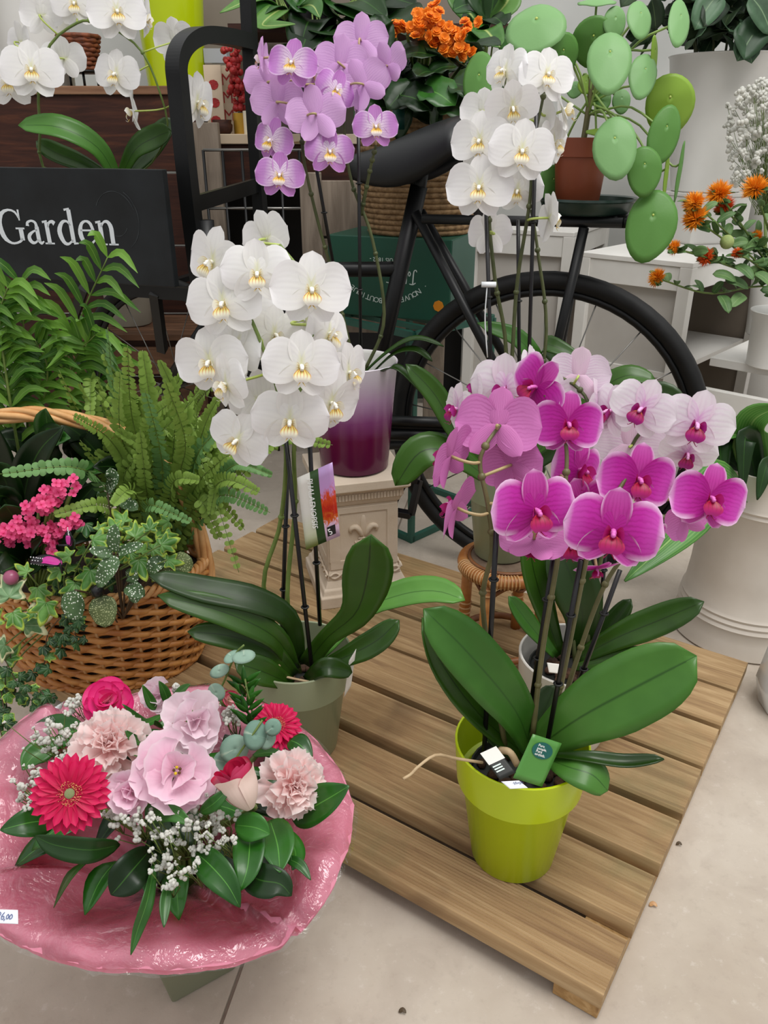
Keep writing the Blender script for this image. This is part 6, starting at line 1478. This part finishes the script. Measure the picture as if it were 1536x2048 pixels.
for u, v, w, h in ((432, 1385, 38, 34), (438, 1342, 26, 44), (463, 1312, 24, 40), (488, 1312, 30, 48), (510, 1470, 46, 60), (470, 1498, 60, 56), (535, 1480, 30, 40), (452, 1525, 52, 50), (445, 1560, 44, 40), (545, 1455, 36, 34), (432, 1568, 40, 36)):
    D = .60 if v > 1440 else .655; p = P(u, v, D); M = face(p, rnd.gauss(0, 20), 45 + rnd.gauss(0, 15), rnd.gauss(0, 40), 1); W_, H_ = px(w, p), px(h, p)
    g = G(); rows = [[V(W_ / 2 * q * math.cos(a), H_ / 2 * q * math.sin(a), -.1 * W_ * q * q) for a in [2 * math.pi * j / 18 for j in range(18)]] for q in (0, .35, .7, 1)]
    g.grid(rows, loop=True, M=M); g.obj('eucalyptus_leaf', MAT['eucalyptus'], BQ, solid=.0004)
for pts in ([(405, 1420, .66), (440, 1380, .66), (470, 1310, .66), (488, 1290, .66)], [(440, 1580, .57), (470, 1520, .59), (505, 1470, .6), (525, 1440, .61)], [(500, 1480, .63), (505, 1430, .65), (495, 1385, .66), (490, 1358, .67)]):
    g = G(); g.tube(catmull([P(*p) for p in pts], 10), .0011, 5); g.obj('twig', MAT['stalk'], BQ)
for k in range(22):
    t = k / 21; c = P(500 - 12 * t, 1455 - 90 * t, .64 + .03 * t); d = V(math.cos(k * 2.4), .3 * math.sin(k * 2.4), .75).normalized()
    leaf(BQ, [c, c + d * .012, c + d * .023], .0055, 'ruscus', up=(0, -1, .4), prof=prof_lance, n=6, m=3, solid=.0003)
# gypsophila of the bouquet
gs = G()
spots = [(95, 1480, 22, 60, .60), (150, 1470, 14, 40, .62), (70, 1545, 10, 30, .58), (55, 1590, 14, 30, .53), (80, 1560, 8, 16, .55), (155, 1410, 8, 22, .68), (120, 1520, 12, 20, .58), (400, 1630, 22, 42, .51), (350, 1680, 24, 48, .485), (410, 1690, 18, 44, .48), (260, 1640, 14, 44, .50), (330, 1720, 16, 44, .47), (380, 1740, 8, 30, .46), (300, 1660, 10, 40, .49), (460, 1430, 12, 22, .66), (352, 1376, 4, 8, .69), (215, 1625, 7, 22, .51), (440, 1640, 10, 26, .5), (320, 1760, 7, 34, .46), (450, 1680, 8, 18, .48)]
for u, v, n, sp_, D in spots:
    hub2 = P(u, v + 30, D) + V(0, .03, -.04)
    for i in range(n):
        p = P(u + rnd.gauss(0, sp_ * .5), v + rnd.gauss(0, sp_ * .42), D + rnd.gauss(0, .006)); inst(BLO[i % 4], 'blossom', rotm(p, px(rnd.choice((3.2, 5, 6.5, 8, 9)), p), rnd), BQ)
        gs.tube([p, p.lerp(hub2, .5) + V(rnd.gauss(0, .004), 0, rnd.gauss(0, .003)), hub2], .0005, 3)
gs.obj('blossom_stalks', MAT['stalk'], BQ, kind='stuff')
# ------------------------------------------------------------------ wicker basket arrangement
rnd = random.Random(33)
BKC = V(-.462, 1.125, PZ); BH = .175; RX, RY = .170, .128
root = thing('wicker_basket', 'large oval woven wicker basket with twisted handle full of plants', 'basket', BKC)
NS = 34; rows_n = 17
def brad(t): return .86 + .14 * math.sin(min(1, t * 1.25) * math.pi / 2) + .02 * t
def ell(a, t, off=0): k = brad(t); return BKC + V((RX * k + off) * math.cos(a), (RY * k + off) * math.sin(a), BH * t)
for i in range(rows_n):
    t = (i + .6) / rows_n; g = G(); pts = []
    for k in range(NS * 4 + 1):
        a = 2 * math.pi * k / (NS * 4); w = math.sin(k * math.pi / 4 + (i % 2) * math.pi)
        pts.append(ell(a, t + .022 * math.sin(k * math.pi / 4 + (i % 2) * math.pi + 1.2), .0042 * w))
    g.tube(pts, .0050, 6); g.obj('wicker_strand', MAT['wicker'], root)
for k in range(NS):
    a = 2 * math.pi * (k + .5) / NS; g = G(); g.tube([ell(a, 0), ell(a, .35), ell(a, .7), ell(a, 1.0)], .003, 5); g.obj('stake', MAT['cane_light'], root)
for s in range(3):
    g = G(); pts = []
    for k in range(181):
        a = 2 * math.pi * k / 180; b = a * 26 + s * 2.09; q = ell(a, 1.02, .006 * math.cos(b)); q.z += .006 * math.sin(b); pts.append(q)
    g.tube(pts, .0042, 6); g.obj('rim_strand', MAT['wicker_light'], root)
for s in range(3):
    g = G(); pts = []
    for k in range(121):
        a = 2 * math.pi * k / 120; b = a * 20 + s * 2.09; q = ell(a, .0, .005 * math.cos(b)); q.z += .005 + .004 * math.sin(b); pts.append(q)
    g.tube(pts, .0036, 6); g.obj('foot_strand', MAT['wicker'], root)
g = G(); g.lathe([(0, 0), (.86 * RX, 0), (.99 * RX, BH * .8), (0, BH * .84)], BKC + V(0, 0, .003), 40, RY / RX); g.obj('soil', MAT['soil'], root)
hpts = catmull([ell(0, .55), ell(0, 1.0, .002), P(378, 1010, 1.13), P(340, 945, 1.13), P(285, 890, 1.13), P(215, 855, 1.13), P(120, 834, 1.13), P(30, 830, 1.13), P(-70, 860, 1.13), P(-130, 960, 1.13), ell(math.pi, 1.0), ell(math.pi, .55)], 120)
for s in range(5):
    g = G(); q = []; 
    for i, p in enumerate(hpts):
        T = (hpts[min(i + 1, 119)] - hpts[max(i - 1, 0)]).normalized(); A = V(0, 1, 0); B = T.cross(A).normalized(); b = i * .16 + s * 1.257
        q.append(p + A * .0075 * math.cos(b) + B * .0075 * math.sin(b))
    g.tube(q, .0053, 6); g.obj('handle_strand', MAT['wicker_light'], root)
SOILZ = BKC.z + BH * .84
# fern
FB = P(300, 1090, 1.15); FB = V(FB.x, 1.15, SOILZ)
root = thing('boston_fern', 'feathery green boston fern spilling over the right of the wicker basket', 'fern', FB)
def frond(root, pts, mat='fern_leaf', n=26, w=.011, up=(0, -.7, .7), seed=0, narrow=1.0):
    rn = random.Random(seed); q = catmull(pts, n * 2); g = G(); up = Vector(up); L = sum((q[i + 1] - q[i]).length for i in range(len(q) - 1)); st = G()
    n2 = max(12, int(L / (w * .80))); q = catmull(pts, n2 + 4); up = up.normalized()
    for i in range(3, len(q) - 1):
        t = i / (len(q) - 1); T = (q[i + 1] - q[i - 1]).normalized(); s = T.cross(up).normalized(); nn = s.cross(T)
        if nn.dot(up) < 0: nn = -nn
        ln = w * (1.15 * (1 - t) ** .4 * min(1, .6 + t * 2) + .2) * narrow; hw = w * .34
        for sg in (-1, 1):
            d = (s * sg + T * rn.uniform(.1, .35) + nn * rn.uniform(-.25, .5)).normalized(); e = (T - d * T.dot(d)).normalized() * hw; o = q[i]
            b = nn * ln * .18
            vs = [o + d * ln * fx + e * fw * sd + nn * ln * (.18 * math.sin(fx * 2.6) - .05 * abs(sd)) for fx, fw in ((0, .45), (.2, .9), (.45, 1.05), (.7, .95), (.88, .68), (1, .2)) for sd in (1, -.9)]
            g.add(vs, [(2 * a_, 2 * a_ + 1, 2 * a_ + 3, 2 * a_ + 2) for a_ in range(5)], [(.5, t)] * 12)
    o = g.obj('frond', MAT[mat], root)
    g = G(); g.tube(q, [.0011 * (1 - .6 * i / (len(q) - 1)) for i in range(len(q))], 5); g.obj('stem', MAT['stem'], o)
FR = [((300, 1060), (230, 800), (215, 655)), ((310, 1050), (262, 820), (255, 690)), ((330, 1050), (300, 800), (285, 700)), ((340, 1050), (350, 800), (320, 720)), ((330, 1060), (330, 820), (368, 742)), ((300, 1050), (200, 850), (160, 765)), ((290, 1060), (190, 900), (118, 740)), ((280, 1060), (185, 760), (180, 850)),
      ((350, 1060), (400, 900), (470, 830)), ((350, 1060), (410, 850), (440, 790)), ((360, 1070), (450, 990), (540, 1025)), ((360, 1070), (440, 920), (500, 905)), ((350, 1080), (420, 980), (478, 1145)), ((360, 1060), (450, 960), (520, 985)), ((350, 1080), (400, 1000), (440, 1080)), ((340, 1050), (390, 880), (395, 800)),
      ((280, 1080), (200, 1010), (105, 1030)), ((300, 1050), (150, 935), (0, 948)), ((310, 1100), (300, 1010), (385, 1045)), ((310, 1080), (260, 980), (225, 1010)), ((330, 1080), (280, 960), (250, 900)), ((300, 1080), (240, 940), (190, 900)), ((320, 1080), (350, 960), (400, 960)), ((340, 1080), (380, 1010), (420, 1120)),
      ((330, 1060), (290, 900), (230, 860)), ((330, 1060), (320, 900), (290, 780)), ((340, 1060), (370, 880), (330, 760)), ((350, 1060), (420, 930), (430, 870)), ((350, 1070), (440, 1010), (490, 1060)), ((320, 1060), (300, 850), (345, 800)), ((310, 1060), (220, 880), (145, 830)), ((300, 1060), (250, 900), (195, 760)), ((345, 1070), (400, 960), (455, 910)), ((355, 1065), (470, 930), (545, 950)),
      ((300, 1070), (290, 960), (280, 860)), ((320, 1070), (340, 980), (355, 880)), ((335, 1070), (370, 970), (375, 900)), ((320, 1090), (360, 1030), (300, 1020)), ((350, 1070), (430, 900), (405, 835)), ((330, 1090), (330, 1000), (260, 940)), ((300, 1090), (220, 960), (160, 880)), ((310, 1080), (240, 860), (240, 740)), ((340, 1080), (430, 960), (420, 1030)),
      ((360, 1070), (560, 880), (665, 890)), ((330, 1060), (270, 840), (205, 700)), ((340, 1060), (360, 840), (410, 760)), ((320, 1070), (310, 880), (250, 780))]
for k in range(16):
    FR.append(((rnd.uniform(290, 360), 1070), (rnd.uniform(200, 440), rnd.uniform(800, 960)), (rnd.uniform(180, 470), rnd.uniform(760, 1000))))
for i, (a, b, c) in enumerate(FR):
    D0 = 1.15; D1 = (1.15 if i < 46 else 1.2) + rnd.uniform(-.10, .05); D2 = D1 - rnd.uniform(.0, .08)
    if i in (16, 17, 18, 19): D1, D2 = 1.03, .99
    a3 = FB + V(px(a[0] - 310, FB) * .5, rnd.uniform(-.03, .03), 0)
    frond(root, [a3, P(b[0] * .55 + a[0] * .45, b[1] * .55 + a[1] * .45, (D0 + D1) / 2), P(b[0], b[1] if b[1] < c[1] else b[1], D1), P(c[0], c[1], D2)], 'fern_blue' if i in (0, 8, 17, 18, 10, 25, 33) else 'fern_leaf', w=.0118 + .003 * (i % 3) * .5, seed=i, up=(rnd.gauss(0, .25), -.8, .55))
# parlour palm
PB = V(P(60, 1050, 1.17).x, 1.17, SOILZ)
root = thing('parlour_palm', 'parlour palm with narrow arching leaflets at the back left of the basket', 'palm', PB)
PF = [[(60, 1040, 1.19), (55, 850, 1.19), (50, 700, 1.18), (40, 565, 1.16)], [(70, 1040, 1.17), (110, 800, 1.2), (160, 640, 1.2), (215, 515, 1.17)], [(80, 1040, 1.19), (120, 850, 1.2), (150, 720, 1.19), (190, 670, 1.17)], [(40, 1040, 1.19), (10, 850, 1.18), (-10, 720, 1.17), (-20, 640, 1.16)],
      [(60, 1040, 1.19), (30, 880, 1.18), (10, 760, 1.17), (-30, 720, 1.16)], [(60, 1040, 1.19), (80, 850, 1.19), (95, 740, 1.18), (70, 680, 1.17)], [(60, 1030, 1.16), (20, 800, 1.16), (0, 640, 1.16), (15, 575, 1.15)], [(90, 1040, 1.18), (160, 860, 1.2), (200, 740, 1.2), (170, 690, 1.18)]]
for k, f in enumerate(PF):
    q = catmull([P(*p) for p in f], 30); g = G(); g.tube(q, [.0028 * (1 - .7 * i / 29) for i in range(30)], 6); fo = g.obj('frond', MAT['stalk'], root)
    for i in range(9, 30, 2):
        T = (q[min(29, i + 1)] - q[i - 1]).normalized(); s = T.cross(V(0, -1, .15)).normalized()
        for sg in (-1, 1):
            L = (.075 if i < 25 else .055) * rnd.uniform(.85, 1.15); d = (s * sg * 1.0 + T * .7).normalized()
            leaf(fo, [q[i], q[i] + d * L * .5 + V(0, -.005, .008), q[i] + d * L + V(0, -.015, -.016)], .0125, 'palm_leaf', name='leaflet', up=(0, -.8, .6), prof=prof_lance, n=7, m=5, solid=0, fold=.2)
# big dark leaf and calathea-like foliage at left
root = thing('peace_lily', 'dark broad leaves of a plant beneath the basket handle at left', 'plant', V(P(40, 1060, 1.12).x, 1.12, SOILZ))
for pts, w in (([(40, 1050, 1.12), (55, 960, 1.08), (80, 900, 1.06), (125, 855, 1.05)], 72), ([(30, 1050, 1.1), (10, 960, 1.05), (-30, 930, 1.02)], 70), ([(30, 1060, 1.1), (20, 1000, 1.04), (-20, 990, 1.0)], 60), ([(60, 1060, 1.12), (100, 980, 1.1), (150, 930, 1.1)], 60), ([(40, 1050, 1.15), (-10, 900, 1.12), (-20, 830, 1.1)], 70), ([(60, 1060, 1.14), (140, 1020, 1.1), (200, 960, 1.1)], 60)):
    leafpx(root, pts, w, 'dark_leaf', up=(.1, -.9, .4), prof=prof_lance)
for k in range(44):
    p = P(rnd.uniform(-10, 300), rnd.uniform(900, 1075), rnd.uniform(1.14, 1.22)); p.z = max(p.z, SOILZ); d = V(rnd.gauss(0, .6), rnd.gauss(-.2, .4), rnd.uniform(-.2, .8)).normalized()
    leaf(root, [p, p + d * .05 + V(0, 0, .01), p + d * .10], rnd.uniform(.03, .05), 'dark_leaf' if k % 3 else 'mid_leaf', up=V(rnd.gauss(0, .3), -.8, .5), prof=prof_lance, n=8, m=5, solid=.0005)
# pink kalanchoe
root = thing('pink_kalanchoe', 'hot pink flowering kalanchoe at the left of the wicker basket', 'plant', V(P(60, 1130, 1.05).x, 1.05, SOILZ))
cluster(root, FP, ((90, 1005, 22), (20, 1065, 26), (90, 1060, 26), (130, 1040, 10), (150, 1055, 3), (140, 965, 6), (110, 985, 6), (70, 1015, 10), (105, 1080, 7), (115, 1092, 1), (100, 1000, 10), (30, 1050, 10), (0, 1075, 10), (70, 1070, 8)), 1.0, 23, rnd, 15)
for pts, w in (([(50, 1130, 1.02), (20, 1110, .99), (-20, 1100, .97)], 80), ([(60, 1140, 1.02), (40, 1130, .98), (0, 1145, .95)], 84), ([(70, 1120, 1.03), (60, 1090, 1.0), (85, 1070, .99)], 60), ([(60, 1110, 1.04), (30, 1040, 1.02), (10, 1010, 1.0)], 70), ([(80, 1120, 1.03), (120, 1110, 1.0), (150, 1080, .99)], 60), ([(60, 1120, 1.04), (70, 1050, 1.03), (50, 1000, 1.02)], 60), ([(80, 1120, 1.05), (140, 1060, 1.04), (160, 1010, 1.03)], 56), ([(60, 1100, 1.05), (20, 1020, 1.04), (-10, 970, 1.03)], 66)):
    leafpx(root, pts, w, 'dark_leaf', up=(.1, -.7, .7), prof=prof_oval)
# ivy
IB = V(P(110, 1190, 1.0).x, 1.02, SOILZ)
root = thing('variegated_ivy', 'cream-edged ivy trailing over the front rim of the wicker basket', 'ivy', IB)
def ivy_leaf(root, p, s, M, mat, name='leaf', blunt=0):
    g = G(); rows = []; uv = []
    key = [(0, 1.0), (14, .78), (30, .50), (42, .50), (52, .74), (60, .82), (70, .60), (86, .42), (100, .44), (116, .58), (124, .60), (140, .44), (165, .22), (180, .10)]
    def rad(a):
        d = abs(math.degrees(a))
        for (a0, r0), (a1, r1) in zip(key, key[1:]):
            if d <= a1: return r0 + (r1 - r0) * (d - a0) / (a1 - a0)
        return .1
    for i in range(6):
        q = i / 5; r = []
        for j in range(57):
            a = -math.pi + 2 * math.pi * j / 56; b = rad(a)
            b = b * (1 - blunt) + .6 * blunt
            rr = b * q; r.append(V(rr * math.sin(a) * .62, rr * math.cos(a) * .62 + .12 * q, .08 * math.cos(a * 5) * q * q * .5 - .10 * q * q)); uv.append((j / 56, q))
        rows.append(r)
    g.grid(rows, uv, M=M @ Matrix.Scale(s, 4)); return g.obj(name, MAT[mat], root, solid=.0004)
ivs = [(185, 1080, 64, -60, 'ivy'), (140, 1112, 50, 80, 'ivy'), (270, 1075, 70, -70, 'ivy'), (322, 1090, 58, -80, 'ivy'), (278, 1120, 66, 180, 'ivy'), (230, 1060, 50, 20, 'ivy'), (180, 1140, 70, 170, 'ivy'), (150, 1165, 66, 160, 'ivy'), (75, 1175, 60, 190, 'ivy'), (92, 1205, 70, 160, 'ivy'), (55, 1145, 46, 40, 'ivy'), (120, 1140, 44, 120, 'ivy'), (335, 1120, 50, -120, 'ivy'), (215, 1115, 46, 30, 'ivy'),
       (18, 1195, 92, 10, 'ivy_cream'), (48, 1250, 88, -70, 'ivy_cream'), (10, 1290, 70, 120, 'ivy_cream'), (5, 1345, 80, 150, 'ivy'), (100, 1330, 0, 0, ''), (25, 1225, 60, 200, 'ivy'), (-15, 1250, 70, 20, 'ivy'), (70, 1225, 40, 90, 'ivy'), (300, 1060, 44, 0, 'ivy'), (250, 1095, 48, 150, 'ivy'), (10, 1320, 60, -40, 'ivy'), (-5, 1380, 60, 60, 'ivy')]
for u, v, s, roll, m in ivs:
    if not s: continue
    D = .955 if v < 1180 else .93; p = P(u, v, D + rnd.uniform(-.01, .01)); M = face(p, rnd.gauss(0, 18), 38 + rnd.gauss(0, 14), roll, 1)
    ivy_leaf(root, p, px(s, p) * .98, M, m)
    a = M @ V(0, 0, 0); g = G(); g.tube(catmull([a, a.lerp(IB, .4) + V(0, -.01, .01), IB.lerp(a, .25)], 8), .0011, 5); g.obj('leaf_stalk', MAT['stalk'], root)
for k in range(46):
    u = rnd.uniform(110, 370); v = rnd.uniform(1035, 1165) if u > 160 else rnd.uniform(1110, 1185); s = rnd.uniform(34, 56); p = P(u, v, rnd.uniform(.985, 1.05)); p.z = max(p.z, SOILZ + .004)
    ivy_leaf(root, p, px(s, p), face(p, rnd.gauss(0, 22), 45 + rnd.gauss(0, 16), rnd.uniform(0, 360), 1), 'ivy' if k % 3 else 'ivy_small')
# small creeping ivy hanging down the front
root = thing('small_ivy', 'small dark ivy trails hanging over the front left of the basket to the floor', 'ivy', V(P(100, 1240, .96).x, .97, SOILZ))
trails = [[(150, 1215, .95), (150, 1240, .94), (135, 1270, .94), (120, 1290, .94)], [(120, 1235, .95), (95, 1270, .94), (90, 1320, .94), (85, 1345, .935)], [(150, 1215, .95), (160, 1240, .94), (150, 1268, .935), (165, 1275, .935)], [(20, 1300, .93), (30, 1380, .92), (60, 1400, .92), (110, 1395, .92)], [(10, 1340, .92), (15, 1420, .90), (40, 1450, .88), (90, 1440, .88)], [(0, 1360, .92), (10, 1430, .88), (30, 1480, .85), (60, 1500, .83)], [(10, 1320, .92), (40, 1370, .91), (80, 1380, .9), (100, 1420, .88)], [(-10, 1400, .9), (0, 1460, .87), (20, 1510, .83), (30, 1530, .81)]]
for k, t in enumerate(trails):
    q = catmull([P(*p) for p in t], 16); g = G(); g.tube(q, .0008, 4); g.obj('stem', MAT['stalk_brown'], root)
    for i in range(1, 16, 2 if k < 3 else 1):
        p = q[i] + V(rnd.gauss(0, .006), rnd.gauss(-.004, .003), rnd.gauss(0, .005)); p.z = max(p.z, .004)
        ivy_leaf(root, p, px(rnd.uniform(20, 36), p), face(p, rnd.gauss(0, 20), 40 + rnd.gauss(0, 15), rnd.gauss(180, 60), 1), 'ivy_small' if rnd.random() < .8 else 'ivy', blunt=.55 if k > 2 else .3)
# polka dot plant
root = thing('polka_dot_plant', 'polka dot plant with white speckled leaves at the front of the basket', 'plant', V(P(235, 1170, 1.0).x, 1.0, SOILZ))
cx_ = P(232, 1100, .93)
for pts, w, m in (([(228, 1105, .935), (228, 1075, .935), (230, 1048, .94)], 30, 'dotted'), ([(225, 1108, .935), (205, 1105, .93), (178, 1098, .93)], 26, 'dotted'), ([(235, 1105, .935), (258, 1098, .93), (288, 1088, .93)], 26, 'dotted'), ([(235, 1112, .93), (215, 1140, .92), (195, 1175, .92)], 44, 'dotted'),
                  ([(150, 1180, .93), (148, 1210, .925), (150, 1242, .92)], 52, 'dotted'), ([(205, 1190, .94), (208, 1220, .93), (210, 1255, .925)], 60, 'dotted_fine'), ([(345, 1115, .97), (365, 1125, .96), (382, 1142, .96)], 40, 'dotted_fine'), ([(330, 1120, .96), (310, 1130, .95), (300, 1150, .95)], 36, 'dotted'), ([(255, 1170, .94), (268, 1180, .93), (290, 1192, .93)], 36, 'dotted'), ([(240, 1000, 1.06), (260, 1010, 1.04), (275, 1020, 1.03)], 30, 'dotted'), ([(215, 985, 1.06), (225, 960, 1.05), (220, 935, 1.05)], 34, 'dotted'), ([(255, 1160, .95), (260, 1150, .94), (275, 1165, .94)], 30, 'dotted'), ([(300, 1155, .95), (330, 1150, .95), (355, 1165, .95)], 34, 'dotted_fine'), ([(280, 1180, .94), (270, 1190, .93), (265, 1205, .93)], 34, 'dotted')):
    q = [P(*p) for p in pts]; leaf(root, q, px(w, q[1]), m, up=(0, -.7, .8), prof=prof_oval, n=10, m=7, solid=.0005, wave=.02)
    g = G(); b = root.location.copy(); g.tube(catmull([b, b.lerp(q[0], .6) + V(0, 0, .01), q[0]], 8), .0015, 5); g.obj('leaf_stalk', MAT['stalk_brown'], root)
# butterfly ornaments and small pink ball
def butterfly(label, pts, up):
    q = [P(*p) for p in pts]; r = thing('butterfly_ornament', label, 'ornament', q[0])
    for k, s in enumerate((1, .8)):
        o = V(0, .004 * k, -.003 * k)
        leaf(r, [q[0] + o, q[0].lerp(q[1], .5 * s) + V(0, 0, .003) + o, q[0].lerp(q[1], s) + o], (q[1] - q[0]).length * .46, 'wing_black', name='wing', up=up, prof=prof_oval, solid=.0005)
        w = leaf(r, [q[0] + o + V(0, -.001, .001), q[0].lerp(q[1], .4 * s) + V(0, -.001, .004) + o, q[0].lerp(q[1], .68 * s) + o + V(0, -.001, .001)], (q[1] - q[0]).length * .32, 'magenta_wing', name='wing_patch', up=up, prof=prof_oval, solid=.0004)
        g = G()
        for i in range(9):
            p = q[0].lerp(q[1], s * (.72 + .03 * i)) + V(0, -.0014, .002 + .006 * math.sin(i * 2.1)) + o; g.ball(p, .0009, 5, 4)
        g.obj('spots', MAT['wing_white'], r)
    g = G(); g.tube([q[0] + V(0, -.002, .002), q[0] + (q[1] - q[0]).cross(V(0, 1, 0)).normalized() * .014], .0016, 5); g.obj('body', MAT['wing_black'], r)
butterfly('magenta and black butterfly ornament lying flat over the ivy', [(122, 1128, .94), (60, 1122, .945)], (0, -.35, 1))
butterfly('magenta butterfly ornament with raised wing beside the pink kalanchoe', [(138, 1092, .955), (138, 1062, .96)], (0, -1, .2))
c = P(22, 1155, .95); r = thing('ball_ornament', 'glossy dusty pink ball pick half hidden by the ivy', 'ornament', c); g = G(); g.ball(c, .0105, 14, 10); g.obj('ball', MAT['dusty_pink'], r); g = G(); g.tube([c, V(c.x, c.y + .05, SOILZ)], .0012, 5); g.obj('pick', MAT['stalk_brown'], r)
c = P(195, 1182, .94); r = thing('ball_ornament', 'glossy black ball pick between the speckled leaves', 'ornament', c); g = G(); g.ball(c, .009, 14, 10); g.obj('ball', MAT['black_plastic'], r); g = G(); g.tube([c, V(c.x, c.y + .05, SOILZ)], .0012, 5); g.obj('pick', MAT['stalk_brown'], r)
# litter on the floor
for lab, (u, v), s in (('small dried leaf scrap on the floor below the pallet', (797, 2025), .0045), ('dry brown flake on the floor beside the pallet edge', (1298, 1812), .0052), ('tiny curled black twig on the floor right of the pallet', (1352, 1690), .004)):
    p = GP(u, v, .0015); r = thing('leaf_scrap', lab, 'debris', p); leaf(r, [p, p + V(s, s * .3, .003), p + V(s * 1.8, -s * .4, .0015)], s, 'cane_light' if s > .005 else 'stalk_brown', name='scrap', prof=prof_oval, n=7, m=5, solid=.0004)
# ------------------------------------------------------------------ groups of like things
for o in list(bpy.data.objects):
    if o.parent or 'category' not in o: continue
    n = o.name.split('.')[0]
    gr = {'plant_pot': 'decorative plant pots', 'flower_bucket': 'florist flower buckets', 'display_crate': 'white display crates', 'ball_ornament': 'ball picks in the basket',
          'butterfly_ornament': 'butterfly ornaments in the basket', 'tag_board': 'small boards on the cabinet shelf', 'leaf_scrap': 'scraps on the floor', 'peace_lily': 'peace lilies'}.get(n)
    if n.endswith('_orchid'): gr = 'phalaenopsis orchids'
    if gr: o['group'] = gr
